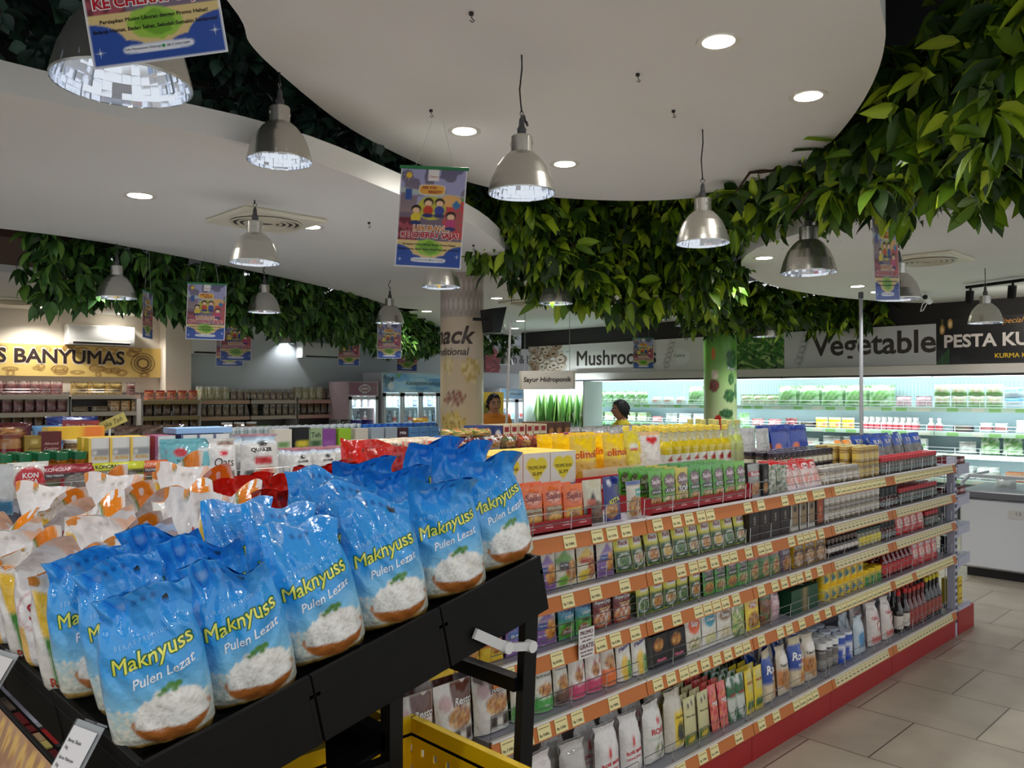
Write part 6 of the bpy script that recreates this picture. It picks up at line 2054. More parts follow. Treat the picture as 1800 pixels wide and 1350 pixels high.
def foliage(label, path, width, zbot, ztop, n, size, cols, seed, aspect=.42, down=.75, per=6, twigs=14):
    rs = np.random.default_rng(seed)
    P = np.array(path, dtype=float)
    seg = np.linalg.norm(np.diff(P, axis=0), axis=1)
    cum = np.concatenate([[0], np.cumsum(seg)]) / seg.sum()
    t = rs.uniform(0, 1, n)
    cx, cy = np.interp(t, cum, P[:, 0]), np.interp(t, cum, P[:, 1])
    e = 1e-3
    tx, ty = np.interp(np.clip(t + e, 0, 1), cum, P[:, 0]) - np.interp(np.clip(t - e, 0, 1), cum, P[:, 0]), np.interp(np.clip(t + e, 0, 1), cum, P[:, 1]) - np.interp(np.clip(t - e, 0, 1), cum, P[:, 1])
    ln = np.hypot(tx, ty)
    nx, ny = -ty / ln, tx / ln
    off = rs.uniform(-.5, .5, n) * width
    zb = np.interp(t, np.linspace(0, 1, len(zbot)), zbot) if hasattr(zbot, '__len__') else np.full(n, zbot)
    # hanging fringe: the lower edge is ragged
    q = rs.uniform(0, 1, n) ** .8
    z = zb + rs.uniform(-.05, .14, n) * (1 - np.abs(off / width)) + (ztop - zb) * q
    base = np.stack([cx + nx * off, cy + ny * off, z], 1)
    stem = np.stack([rs.normal(0, .7, n), rs.normal(0, .7, n), -np.abs(rs.normal(down, .35, n))], 1)
    stem /= np.linalg.norm(stem, axis=1)[:, None]
    V, F_, Cc = [], [], []
    cols = np.array(cols)
    for k in range(per):
        d = stem + rs.normal(0, .55, (n, 3))
        d[:, 2] -= .15
        d /= np.linalg.norm(d, axis=1)[:, None]
        up = np.stack([rs.normal(0, .35, n), rs.normal(0, .35, n), np.ones(n)], 1)
        out = np.stack([stem[:, 0], stem[:, 1], np.zeros(n)], 1)
        nr = up * .6 + out + rs.normal(0, .25, (n, 3))
        nr -= d * (nr * d).sum(1)[:, None]
        nr /= np.linalg.norm(nr, axis=1)[:, None] + 1e-6
        sd = np.cross(d, nr)
        L = size * rs.uniform(.65, 1.2, n)
        Wd = L * aspect * rs.uniform(.8, 1.15, n)
        b = base + d * (L * .12)[:, None]
        vs = b[:, None, :] + (LT[None, :, 0, None] * L[:, None, None]) * d[:, None, :] + (LT[None, :, 1, None] * Wd[:, None, None]) * sd[:, None, :] + (LT[None, :, 2, None] * L[:, None, None]) * nr[:, None, :]
        V.append(vs.reshape(-1, 3))
        pick = cols[np.clip((rs.uniform(0, 1, n) ** 1.3 * len(cols)).astype(int), 0, len(cols) - 1)]
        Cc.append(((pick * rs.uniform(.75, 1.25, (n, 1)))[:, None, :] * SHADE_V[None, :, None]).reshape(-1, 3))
    V = np.concatenate(V)
    Cc = np.concatenate(Cc)
    nl = len(V) // NL
    faces = []
    for i in range(nl):
        o = i * NL
        for f in LFACES:
            faces.append(tuple(o + a for a in f))
    me = bpy.data.meshes.new('foliage')
    me.from_pydata(V.tolist(), [], faces)
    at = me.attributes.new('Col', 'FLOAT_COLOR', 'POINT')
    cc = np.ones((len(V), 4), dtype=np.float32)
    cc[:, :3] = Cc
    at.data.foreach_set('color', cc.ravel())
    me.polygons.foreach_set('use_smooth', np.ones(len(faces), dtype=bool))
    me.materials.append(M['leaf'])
    o = bpy.data.objects.new('foliage', me)
    COL.objects.link(o)
    tag(o, label, 'foliage', kind='stuff')
    if twigs:
        mb = MB()
        for i in rs.integers(0, n, twigs):
            a = base[i]
            b = a + rs.normal(0, .17, 3) * np.array([1, 1, .6]) - np.array([0, 0, .08])
            m_ = (a + b) / 2 + rs.normal(0, .05, 3)
            mb.tube([a, m_, b], [.014, .011, .006], 5, C(58, 42, 30))
        mb.build('branch', M['branch'], o)
    return o


def pd(px, d):
    a = ray(px)
    return (d * a[0], d * a[1])


G1 = [C(34, 58, 26), C(46, 78, 30), C(62, 98, 36), C(84, 120, 40), C(118, 148, 44)]
G2 = [C(38, 62, 22), C(56, 86, 24), C(84, 116, 26), C(112, 142, 28), C(150, 172, 40)]
G3 = [C(42, 72, 34), C(56, 94, 40), C(72, 114, 46), C(98, 136, 56)]
IVY = [C(36, 58, 48), C(48, 74, 60), C(62, 90, 74), C(40, 62, 52)]
foliage('dark ivy hanging in the gap above the left ceiling slab', [(.2, 4.15), (1.6, 4.3), (3.2, 4.75), (4.6, 5.5)], .9, 3.12, 3.75, 520, .10, IVY, 1, aspect=.8, twigs=8)
foliage('long band of green leaves beyond the far edge of left slab', [(1.85, 7.45), (2.4, 7.55), (2.94, 7.75), (3.97, 8.15), (5.46, 8.9), (7.28, 10.2), (9.6, 12.2)], .62, [2.42, 2.46, 2.40, 2.42, 2.36, 2.40, 2.44], 2.99, 1750, .165, G3, 2, down=1.3)
foliage('small clump of leaves by the far fish sign', [(10.6, 12.6), (11.6, 12.6), (12.4, 12.6)], .5, 2.5, 2.95, 130, .16, G3, 7, twigs=2)
foliage('large leaf mass hanging in the middle beyond the round slab', [pd(850, 6.9), pd(930, 7.3), pd(1000, 7.8), pd(1120, 7.9), pd(1230, 7.8), pd(1300, 7.6)], 1.0, [3.02, 2.78, 2.50, 2.44, 2.44, 2.62], 3.5, 1050, .20, G2, 3)
foliage('large leaf mass right of the round slab with bright tips', [(6.15, 4.0), (6.0, 3.1), (5.55, 2.1), (4.95, 1.35), (4.3, .7), (3.9, .3)], 1.05, [2.98, 3.0, 2.86, 2.80, 2.86, 2.95], 3.65, 1050, .20, G2, 4)
foliage('row of leaves behind the round right hand slab', [pd(1232, 9.6), pd(1290, 9.9), pd(1350, 10.9), pd(1450, 11.7), pd(1560, 11.7), pd(1640, 11.9)], .5, [2.50, 2.54, 2.60, 2.62, 2.60, 2.68], 3.05, 430, .21, G2, 5, twigs=4)
foliage('leaves round the top of the green pillar', [pd(1215, 10.6), pd(1262, 10.9), pd(1300, 10.4)], .5, 2.52, 3.0, 120, .19, G2, 6, twigs=2)


# ------------------------------------------------------------------ pendant lamps
def shade_mesh():
    mb = MB()
    prof = [(.155, .0), (.1555, .006), (.150, .03), (.138, .075), (.116, .125), (.086, .165), (.060, .188)]
    mb.lathe(prof, 32, col=C(200, 198, 190), cap=False)
    return mb.mesh('shade', M['alu'])


def refl_mesh():
    mb = MB()
    prof = [(.152, .001), (.150, .015), (.146, .03), (.140, .052), (.133, .074), (.123, .100), (.111, .123), (.097, .144), (.082, .160), (.04, .168), (.0, .170)]
    for i in range(len(prof) - 1):
        n = 40
        (r0, z0), (r1, z1) = prof[i], prof[i + 1]
        for k in range(n):
            g0, g1 = 2 * PI * k / n, 2 * PI * (k + 1) / n
            j = jr.uniform(-.004, .004)
            mb.add([((r0 + j) * math.cos(g0), (r0 + j) * math.sin(g0), z0), (r0 * math.cos(g1), r0 * math.sin(g1), z0), (r1 * math.cos(g1), r1 * math.sin(g1), z1), ((r1 + j) * math.cos(g0), (r1 + j) * math.sin(g0), z1)], [(3, 2, 1, 0)], (.9, .9, .9), False)
    return mb.mesh('reflector', M['reflector'])


def neck_mesh():
    mb = MB()
    mb.lathe([(.050, .185), (.050, .262), (.046, .268), (.0, .268)], 24, col=(.5, .5, .5), cap=False)
    for k in range(4):
        g = PI / 4 + k * PI / 2
        mb.tube([(.049 * math.cos(g), .049 * math.sin(g), .235), (.053 * math.cos(g), .053 * math.sin(g), .235)], .008, 8)
    return mb.mesh('neck', M['alu'])


def sock_mesh():
    mb = MB()
    mb.lathe([(.020, .266), (.022, .30), (.014, .315), (.012, .345), (.004, .36)], 12, col=C(70, 70, 72))
    mb.tube([(.0, 0, .355), (.014, 0, .375), (0, 0, .395), (-.014, 0, .375), (0, 0, .355)], .003, 5, C(110, 110, 110))
    return mb.mesh('socket', M['paint'])


def bulb_mesh():
    mb = MB()
    mb.lathe([(.0, .085), (.032, .098), (.040, .125), (.028, .158), (.016, .168)], 16, cap=False)
    return mb.mesh('bulb', M['bulb'])


PEND = [('shade', refl_mesh())]
SHADE, REFL, NECK, SOCK, BULB = shade_mesh(), refl_mesh(), neck_mesh(), sock_mesh(), bulb_mesh()
n_p = 0


def pendant(px, py, w, label, zc, power=0, d=None, tilt=None, big=1.0):
    """px, py: centre of the rim in the photograph; w: its width there"""
    global n_p
    d = d or 446.0 * big / w
    p = at_d(px, py, d)
    root = empty('pendant_lamp', p, R(37 * n_p), label, 'pendant lamp', 'spun aluminium pendant lamps')
    n_p += 1
    for nm, me in (('shade', SHADE), ('reflector', REFL), ('neck', NECK), ('socket', SOCK), ('bulb', BULB)):
        c = bpy.data.objects.new(nm, me)
        c.parent = root
        COL.objects.link(c)
    mb = MB()
    L = max(.42, (zc - p.z) / big)
    k = jr.uniform(-.02, .02)
    mb.tube([(0, 0, .38), (k, k, .38 + (L - .38) * .4), (-k * .5, 0, .38 + (L - .38) * .75), (0, 0, L)], .0042, 5, C(18, 18, 18))
    mb.build('cord', M['black_plastic'], root)
    if px == 917:
        mb = MB()
        mb.tube([(0, 0, .36), (.05, -.04, .385), (.075, -.06, .372), (.07, -.07, .35), (.045, -.05, .355)], .006, 6, C(18, 18, 18))
        mb.build('cable_tail', M['black_plastic'], root)
    root.scale = (big,) * 3
    if power:
        l = lamp('pendant_light', 'SPOT', p + Vector((0, 0, .075)), power, (.93, .97, 1), .05, spot=125)
        l.data.cycles.use_multiple_importance_sampling = True
    return root


PL = [(213, 148, 232, 'very large pendant lamp close by at the upper left behind a poster', 3.9, 26), (490, 283, 112, 'dark pendant lamp in the gap left of the round slab', 3.6, 26), (917, 340, 118, 'large pendant lamp with a looped cable under the round slab', 3.25, 26),
      (1236, 428, 92, 'pendant lamp at the far rim of the round slab', 3.25, 26), (1422, 480, 95, 'dark grey pendant lamp in front of the right slab', 3.6, 26), (447, 462, 85, 'pendant lamp in front of the square ceiling vent', 2.92, 26),
      (775, 505, 68, 'pendant lamp below the largest middle poster before snack pillar', 2.92, 30), (1581, 526, 74, 'pendant lamp half hidden by the edge-on poster', 2.9, 20), (1733, 568, 56, 'pendant lamp in front of the black banner', 2.9, 30),
      (204, 524, 66, 'pendant lamp above the wall air conditioner beside leaves', 2.92, 30), (107, 534, 56, 'dark pendant lamp at the left end of the leaf band', 2.92, 22), (464, 549, 56, 'pendant lamp under the leaf band right of the poster', 2.92, 22),
      (685, 568, 50, 'pendant lamp above the poster left of snack pillar', 2.92, 22), (494, 584, 46, 'dark far pendant lamp right of the overlapping posters', 2.92, 30), (977, 534, 60, 'pendant lamp against the left part of the middle leaf mass', 3.2, 16),
      (1148, 562, 50, 'pendant lamp below the middle leaf mass above the mushroom sign', 3.2, 26), (1345, 592, 42, 'small dark pendant lamp in front of the celery photo', 2.95, 26), (1207, 573, 38, 'small pendant lamp left of the green pillar', 2.95, 26),
      (318, 548, 38, 'far pendant lamp left of the poster beyond the leaves', 2.92, 26), (563, 613, 28, 'tiny far pendant lamp in front of the right wall air conditioner', 2.92, 10), (890, 641, 26, 'tiny far pendant lamp in front of the fish sign', 2.92, 24),
      (872, 580, 34, 'far pendant lamp behind the black speaker', 2.92, 8), (506, 604, 30, 'tiny dark pendant lamp left of the far air conditioner', 2.92, 8)]
for a in PL:
    pendant(*a, big=1.5 if a[2] > 200 else 1.235 if a[0] == 1422 else 1.0)


# ------------------------------------------------------------------ recessed downlights, vents, hooks
def ring_mesh():
    mb = MB()
    mb.lathe([(.070, -.002), (.098, -.006), (.100, .0), (.098, .004)], 28, col=C(214, 210, 200), cap=False)
    return mb.mesh('trim_ring', M['paint'])


def lens_mesh():
    mb = MB()
    mb.lathe([(.0, -.004), (.071, -.003)], 24, cap=False)
    return mb.mesh('lens', M['down'])


RING, LENS = ring_mesh(), lens_mesh()
DL = [(1265, 70, 3.25, 'downlight nearest the top edge in the round slab', 34), (1423, 167, 3.25, 'downlight in the round slab near its leafy right rim', 34), (816, 229, 3.25, 'downlight in the round slab left of the large pendant', 34), (993, 287, 3.25, 'downlight in the round slab right of the large pendant', 34),
      (244, 343, 2.92, 'downlight alone in the left slab', 26), (545, 398, 2.92, 'downlight beside the square vent in the left slab', 26), (873, 524, 2.92, 'downlight right of the snack pillar top', 40), (750, 547, 2.92, 'downlight left of the snack pillar top', 60),
      (915, 564, 2.92, 'downlight at the top of the leaning white pole', 10), (905, 577, 2.92, 'small downlight just under the white pole top one', 0), (1344, 453, 2.9, 'downlight at the left tip of the right slab', 45), (1508, 503, 2.9, 'downlight above the grey steel pole', 50),
      (1543, 513, 2.9, 'downlight behind the edge-on poster', 50), (75, 540, 2.92, 'downlight left of the dark pendant on the back ceiling', 75), (212, 551, 2.92, 'downlight over the wall air conditioner', 75), (310, 559, 2.92, 'downlight right of the edge-on far poster', 75), (699, 563, 2.92, 'tiny downlight by the white pendant left of snack pillar', 60)]
for px, py, zc, lab, pw in DL:
    p = at_z(px, py, zc)
    o = bpy.data.objects.new('downlight', RING)
    o.location = p
    COL.objects.link(o)
    tag(o, lab, 'downlight', 'recessed downlights')
    c = bpy.data.objects.new('lens', LENS)
    c.parent = o
    COL.objects.link(c)
    if pw:
        lamp('downlight_beam', 'SPOT', p + Vector((0, 0, -.02)), pw, (1, .96, .89), .06, spot=140)


def cassette(px, py, zc, label, s=.62, dark=False):
    p = at_z(px, py, zc)
    root = empty('ceiling_vent', p, 0, label, 'air vent')
    mb = MB()
    mb.box(0, 0, -.015, s, s, .03, bev=.01)
    mb.build('panel', M['cream_plastic'], root)
    mb = MB()
    mb.lathe([(.24, -.031), (.235, -.034), (.0, -.033)], 28, col=C(40, 38, 34), cap=False)
    mb.build('opening', M['paint'], root)
    mb = MB()
    for r in (.225, .18, .135, .09, .05):
        mb.lathe([(r, -.034), (r + .014, -.045), (r + .022, -.036)], 26, col=C(200, 194, 170), cap=False)
    mb.build('grille', M['paint'], root)


cassette(467, 384, 2.92, 'cream square ceiling vent with round grille in the left slab')
cassette(1630, 453, 2.9, 'cream square ceiling vent with round grille in the right slab')
cassette(26, 527, 2.92, 'dark square vent in the back ceiling at far left', .7)
cassette(930, 530, 2.92, 'flat far ceiling vent left of the middle leaf mass', .6)
for px, py, zc, lab in ((1122, 127, 3.25, 'small black screw hook in the round slab'), (828, 18, 3.25, 'tiny screw in the round slab near its top left'), (757, 191, 3.25, 'tiny dark hook in the round slab above the middle poster'), (832, 430, 2.92, 'small hook in the left slab right of the middle poster'), (648, 390, 2.92, 'small hook in the left slab beside the middle poster'), (1185, 192, 3.25, 'tiny nail in the round slab above the far pendant')):
    p = at_z(px, py, zc)
    mb = MB()
    mb.tube([p, p + Vector((0, 0, -.012))], .010, 8, C(30, 30, 30))
    mb.tube([p + Vector((0, 0, -.01)), p + Vector((.004, 0, -.025)), p + Vector((.010, -.008, -.035)), p + Vector((0, -.008, -.045)), p + Vector((-.008, 0, -.036))], .0022, 5, C(40, 40, 40))
    tag(mb.build('ceiling_hook', M['paint']), lab, 'hook')


# ------------------------------------------------------------------ hanging promotion posters
def poster_paint(U, V):
    A = paint(U, V, C(120, 104, 120), [('g', .55, 1, C(150, 130, 130), C(96, 96, 130))])
    n = vnoise(U * 9, V * 12, 2)
    n2 = vnoise(U * 26, V * 34, 6)
    A[(V > .62) & (n > .6)] = C(160, 160, 200)
    A[(np.abs(V - .78 + .08 * U) < .025)] = C(176, 190, 190)
    A[(V < .72) & (V > .3) & (n2 > .5) & (U > .68)] = C(206, 70, 70)
    A[(V < .72) & (V > .3) & (n2 <= .5) & (U > .68)] = C(170, 90, 90)
    A[(V < .5) & (V > .25) & (U < .3)] = C(110, 50, 60)
    A[(V < .45) & (V > .25) & (U < .3) & (n2 > .5)] = C(160, 80, 90)
    A[(np.abs(V - .60 - .1 * U) < .02) & (U > .6)] = C(110, 150, 110)
    A[((U - .5) / .22) ** 2 + ((V - .60) / .12) ** 2 <= 1] = C(190, 186, 70)
    A[((U - .78) / .16) ** 2 + ((V - .68) / .06) ** 2 <= 1] = C(226, 176, 110)
    # basket and grapes
    A[(V < .27) & (V > .10)] = C(216, 190, 130)
    A[((U - .5) / .20) ** 2 + ((V - .20) / .085) ** 2 + .5 * (n2 - .5) <= 1] = C(150, 190, 70)
    A[((U - .5) / .16) ** 2 + ((V - .20) / .07) ** 2 + .9 * (n2 - .5) <= .7] = C(110, 160, 44)
    for a, b, r in ((.0, .09, .28), (1.0, .09, .28), (.26, .03, .20), (.74, .03, .20)):
        A[((U - a) / r) ** 2 + ((V - b) / (r * .48)) ** 2 <= 1] = C(44, 78, 158)
    A[V < .075] = C(44, 78, 158)
    A[(((U - .5) / .26) ** 4 + ((V - .075) / .022) ** 4) <= 1] = C(226, 228, 236)
    # sun, shop plate, bubble
    A[((U - .13) / .045) ** 2 + ((V - .925) / .03) ** 2 <= 1] = C(232, 190, 60)
    A[(np.abs(U - .5) < .08) & (V > .875)] = C(232, 228, 226)
    A[(((U - .49) / .20) ** 4 + ((V - .785) / .052) ** 4) <= 1] = C(232, 226, 206)
    A[(((U - .49) / .188) ** 4 + ((V - .785) / .047) ** 4) <= 1] = C(230, 170, 70)
    # travel bag and kite
    A[(np.abs(U - .14) < .05) & (np.abs(V - .735) < .055)] = C(60, 90, 160)
    A[(np.abs(U - .87) + np.abs(V - .64) * 1.4 < .07)] = C(60, 120, 170)
    # generic children sitting and reading
    for a, b, hair, shirt in ((.27, .585, C(40, 26, 24), C(226, 200, 60)), (.45, .66, C(36, 24, 22), C(196, 70, 44)), (.62, .66, C(50, 30, 26), C(60, 70, 150)), (.80, .53, C(44, 22, 26), C(190, 70, 120))):
        A[((U - a) / .075) ** 2 + ((V - b) / .045) ** 2 <= 1] = hair
        A[((U - a) / .055) ** 2 + ((V - b + .014) / .030) ** 2 <= 1] = C(236, 196, 160)
        A[((U - a) / .075) ** 2 + ((V - b + .085) / .050) ** 2 <= 1] = shirt
        A[((U - a) / .085) ** 2 + ((V - b + .135) / .022) ** 2 <= 1] = C(50, 60, 110)
    e = .014
    A[(U < e) | (U > 1 - e) | (V < e * .68)] = C(232, 232, 232)
    return A


PW, PH = .42, .62


def poster_kind():
    mb = MB()
    f = lambda u, v, l=0: ((u - .5) * PW, u * 0 - .0008 - l, v * PH)
    nu, nv = 84, 124
    U, V = np.meshgrid(np.linspace(0, 1, nu + 1), np.linspace(0, 1, nv + 1))
    mb.grid(f, nu, nv, soft(poster_paint, U, V))
    mb.grid(lambda u, v: ((u - .5) * PW, u * 0 + .0008, v * PH), 2, 2, col=C(206, 206, 210), flip=True)
    asp = PH / PW
    MAR = C(140, 24, 44)

    def T(s_, u, v, w, c, **k):
        mb.text(s_, f, u, v, w, col=c, aspect=asp, **k)
    T('Cherry', .5, .915, .125, C(180, 40, 50), bold=.01, lift=.001)
    T('ARE YOU', .45, .806, .22, MAR, bold=.03, lift=.001)
    T('READY?', .54, .764, .20, MAR, bold=.03, lift=.001)
    T('LIBURAN...', .52, .395, .56, C(238, 232, 226), bold=.10, lift=.001)
    T('LIBURAN...', .52, .395, .54, C(206, 130, 60), bold=.025, lift=.002)
    T('KE CHERRY SAJA!', .5, .318, .88, C(238, 232, 228), bold=.09, lift=.001)
    T('KE CHERRY SAJA!', .5, .318, .86, C(178, 24, 44), bold=.035, lift=.002)
    T('Persiapkan Musim Liburan dengan Promo Hebat!', .5, .228, .80, C(28, 22, 26), bold=.02, lift=.001)
    T('Belanja Hemat, Badan Sehat, Sekolah Semakin Semangat!', .5, .180, .92, C(28, 22, 26), bold=.02, lift=.001)
    T('Info Pemesanan Hubungi', .385, .075, .26, C(50, 50, 60), lift=.001)
    T('0813 2424 2009', .645, .075, .17, C(50, 50, 60), lift=.001)
    a = np.linspace(0, 2 * PI, 13)[:-1]
    mb.add([((.535 - .5) * PW + .0055 * math.cos(q), -.002, .075 * PH + .0055 * math.sin(q)) for q in a], [tuple(range(12))], C(60, 150, 80), False)
    for cu, cv in ((.07, .075), (.93, .12)):
        for q in range(4):
            g = q * PI / 4
            l = .020 if q % 2 == 0 else .012
            c_, s_ = math.cos(g) * l, math.sin(g) * l
            x, z = (cu - .5) * PW, cv * PH
            mb.add([(x - c_, -.002, z - s_), (x - s_ * .06, -.002, z + c_ * .06), (x + c_, -.002, z + s_), (x + s_ * .06, -.002, z - c_ * .06)], [(0, 1, 2, 3)], C(230, 236, 250), False)
    for q in range(8):
        g = q * PI / 4
        x, z = (.13 - .5) * PW, .925 * PH
        mb.bar((x + .026 * math.cos(g), -.002, z + .026 * math.sin(g)), (x + .036 * math.cos(g), -.002, z + .036 * math.sin(g)), .0025, .0012, C(236, 220, 170))
    br = MB()
    br.box(0, 0, PH + .004, PW + .02, .008, .022, C(40, 120, 70), bev=.002)
    return Kind('promotion_poster', 'poster', 'poster', mb.mesh('promotion_poster', M['print'], 30), (('hanger_bar', br.mesh('hanger_bar', M['paint'])),), PW, PH, .01)


PK = poster_kind()
YC = cam.rotation_euler[2]
for px, pb, d, yaw, roll, lab, sc in (
        (281, 104, 2.22, 4, 9.5, 'poster cut by the top edge in front of the very large lamp', .86),
        (751, 470, 4.7, -6, -4, 'largest full poster hanging under the round slab edge', .92),
        (360, 597, 6.7, 6, -2, 'poster hanging before the leaf band above the wall air conditioner', .735),
        (414, 634, 11.6, 8, -1, 'second of the overlapping posters, lit dimly right of the larger', 1),
        (403, 644, 13.2, 6, 0, 'rearmost of the overlapping posters, mostly hidden', 1),
        (259, 595, 6.9, 97, 0, 'poster turned almost edge-on beside the far left pendant', .63),
        (613, 643, 13.0, 0, 0, 'small far poster left of the one under the white pendant', .80),
        (684, 630, 9.5, 0, 0, 'poster directly under the white pendant left of snack pillar', .66),
        (715, 652, 16.0, 0, -2, 'small far poster just left of the snack pillar', .95),
        (1131, 648, 14.2, 0, 0, 'small poster in front of the mushroom lettering', .85),
        (1562, 528, 5.5, 42, 5, 'tall looking poster turned edge-on before the vent on the right', .9)):
    p = at_d(px, pb, d)
    o = PK.spawn(p, 0, lab, 'hanging promotion posters', scale=sc)
    o.rotation_euler = (0, R(-roll), YC + R(yaw))
    up = max(.12, ((3.25 if px in (281, 751, 1562, 1131) else 2.93) - p.z) / sc - PH)
    st = MB()
    st.tube([(-.12, 0, PH + .01), (-.035, 0, PH + up)], .0012, 4, C(206, 206, 206))
    st.tube([(.12, 0, PH + .01), (.035, 0, PH + up)], .0012, 4, C(206, 206, 206))
    st.build('string', M['paint'], o)

# ------------------------------------------------------------------ speaker, camera, track lights
p = at_d(866, 562, 8.2)
root = empty('wall_speaker', p, YC + R(35), 'black loudspeaker bracketed to the right side of the snack pillar', 'loudspeaker')
mb = MB()
q = Matrix.Rotation(R(-14), 3, 'Y')
mb.add([(-.06, -.09, -.13), (.05, -.07, -.13), (.05, .07, -.13), (-.06, .09, -.13), (-.08, -.11, .10), (.11, -.09, .13), (.11, .09, .13), (-.08, .11, .10)], [(0, 3, 2, 1), (4, 5, 6, 7), (0, 1, 5, 4), (2, 3, 7, 6), (3, 0, 4, 7), (1, 2, 6, 5)], C(16, 16, 17), False)
mb.build('cabinet', M['black_plastic'], root)
mb = MB()
mb.bar((-.06, 0, 0), (-.20, .05, 0), .03, .03)
mb.build('bracket', M['black_metal'], root)
p = at_z(1632, 512, 2.9)
root = empty('security_camera', p, R(20), 'white dome-mounted security camera under the right slab rim', 'security camera')
mb = MB()
mb.lathe([(.05, 0), (.05, -.02), (.02, -.035), (.015, -.09)], 14, col=C(220, 220, 218))
mb.build('mount', M['white_plastic'], root)
mb = MB()
mb.tube([(-.10, .03, -.08), (.05, -.02, -.12)], .035, 12, C(224, 224, 222))
mb.build('housing', M['white_plastic'], root)
mb = MB()
mb.tube([(-.101, .031, -.079), (-.112, .034, -.076)], .028, 12, C(10, 10, 12))
mb.build('lens', M['black_plastic'], root)
mb = MB()
mb.tube([(0, 0, -.10), (-.08, .06, -.16), (-.05, .08, -.24), (.05, .05, -.22), (.06, 0, -.12)], .006, 5, C(210, 210, 206))
mb.build('cable', M['white_plastic'], root)
a, b = at_z(1700, 505, 2.86), at_z(1830, 488, 2.86)
root = empty('track_light', a, 0, 'black ceiling track with two cylinder spotlights over the banner', 'track light')
mb = MB()
mb.bar((0, 0, 0), b - a, .035, .03)
mb.build('track', M['black_metal'], root)
for t, nm in ((.06, 1), (.65, 2)):
    c = (b - a) * t
    mb = MB()
    mb.bar(c, c + Vector((0, 0, -.05)), .02)
    mb.tube([c + Vector((-.02, .0, -.05)), c + Vector((.02, .02, -.17))], .042, 12, C(16, 16, 16))
    mb.build('spotlight', M['black_metal'], root)
    tgt = Vector((RIGHT - .5, a.y + c.y - .4, 2.3)) - (a + c + Vector((.02, .02, -.19)))
    lamp('track_beam', 'SPOT', a + c + Vector((.02, .02, -.19)), 22, (1, .93, .84), .04, rot=tgt.to_track_quat('-Z', 'Y').to_euler(), spot=80)
# leaning white mast beside the person in orange
a, b = at_d(888, 748, 8.0), at_d(897, 566, 7.6)
mb = MB()
mb.tube([a + Vector((0, 0, -.3)), b], .011, 8, C(206, 202, 196))
mb.tube([b, b + Vector((.0, 0, .012))], .018, 8, C(200, 196, 190))
mb.tube([a + Vector((0, 0, -.30)), a + Vector((0, 0, -1.36))], .011, 8, C(206, 202, 196))
tag(mb.build('sign_pole', M['paint']), 'slightly leaning white pole right of the snack pillar', 'pole')
# ------------------------------------------------------------------ left wall: air conditioners and snack shelving
def wall_ac(px, py, label, w=.95):
    p = at_y(px, py, BACK - .13)
    root = empty('wall_air_conditioner', p, 0, label, 'air conditioner')
    mb = MB()
    prof = [(-.11, .15), (.11, .15), (.11, -.08), (.09, -.13), (-.11, -.15)]
    n = len(prof)
    pr = [(-.10, -.15), (-.115, -.10), (-.115, .13), (-.09, .15), (.11, .15), (.11, -.15)]
    vs = [(-w / 2, y, z) for y, z in pr] + [(w / 2, y, z) for y, z in pr]
    m = len(pr)
    mb.add(vs, [tuple(range(m)), tuple(range(2 * m - 1, m - 1, -1))] + [(i, m + i, m + (i + 1) % m, (i + 1) % m) for i in range(m)], C(222, 218, 208), False)
    mb.build('housing', M['white_plastic'], root)
    mb = MB()
    mb.box(0, -.108, -.125, w * .86, .012, .028, C(40, 38, 36))
    mb.build('air_slot', M['paint'], root)
    mb = MB()
    mb.box(0, -.118, -.103, w * .86, .006, .012, C(226, 224, 218))
    mb.build('louvre', M['paint'], root)


wall_ac(175, 590, 'white wall air conditioner over the yellow sign')
wall_ac(378, 608, 'white wall air conditioner half behind the overlapping posters')
wall_ac(566, 616, 'white wall air conditioner on the grey recess wall')

YW = 13.15


def wall_rack(px0, px1, tops, label, railcol, group, y=YW):
    x0, x1 = x_on_y(px0, y), x_on_y(px1, y)
    root = empty('wall_shelving', ((x0 + x1) / 2, y, 0), 0, label, 'shelving', group)
    w = x1 - x0
    mb = MB()
    mb.box(0, .40, .85, w, .02, 1.7, C(110, 104, 96))
    mb.build('back_panel', M['paint'], root)
    for z in tops:
        mb = MB()
        mb.box(0, .20, z - .015, w - .02, .40, .03, C(176, 170, 160))
        so = mb.build('shelf', M['paint'], root)
        mb = MB()
        mb.box(0, -.005, z - .035, w - .02, .01, .06, railcol)
        mb.build('price_rail', M['paint'], so)
        mb = MB()
        wire_guard(mb, -w / 2 + .02, w / 2 - .02, .01, z, .08, .3)
        mb.build('wire_guard', M['wire'], so)
    mb = MB()
    for s in (-1, 1):
        mb.box(s * w / 2, .2, .8, .03, .40, 1.6, C(180, 176, 170))
        mb.build('upright', M['paint'], root)
        mb = MB()
    return root


WT = [1.665, 1.41, 1.15, .85, .5]
wall_rack(-60, 122, WT, 'wall snack shelving with pink bags under the yellow sign', C(206, 196, 180), 'wall snack shelving')
wall_rack(124, 248, WT, 'wall snack shelving with bread rolls right of the pink bags', C(206, 196, 180), 'wall snack shelving')
wall_rack(250, 352, [1.58, 1.33, 1.08, .8], 'olive fronted snack shelving by the corner pilaster', C(150, 132, 84), 'wall snack shelving', 12.95)
wall_rack(352, 440, [1.57, 1.30, 1.02, .7], 'first bay of snack shelving on the grey recess wall', C(206, 170, 140), 'wall snack shelving')
wall_rack(440, 522, [1.57, 1.30, 1.02, .7], 'second bay of snack shelving on the grey recess wall', C(206, 190, 176), 'wall snack shelving')
wall_rack(523, 601, [1.57, 1.30, 1.02, .7], 'third bay of snack shelving next to the pink fridge', C(206, 160, 150), 'wall snack shelving')


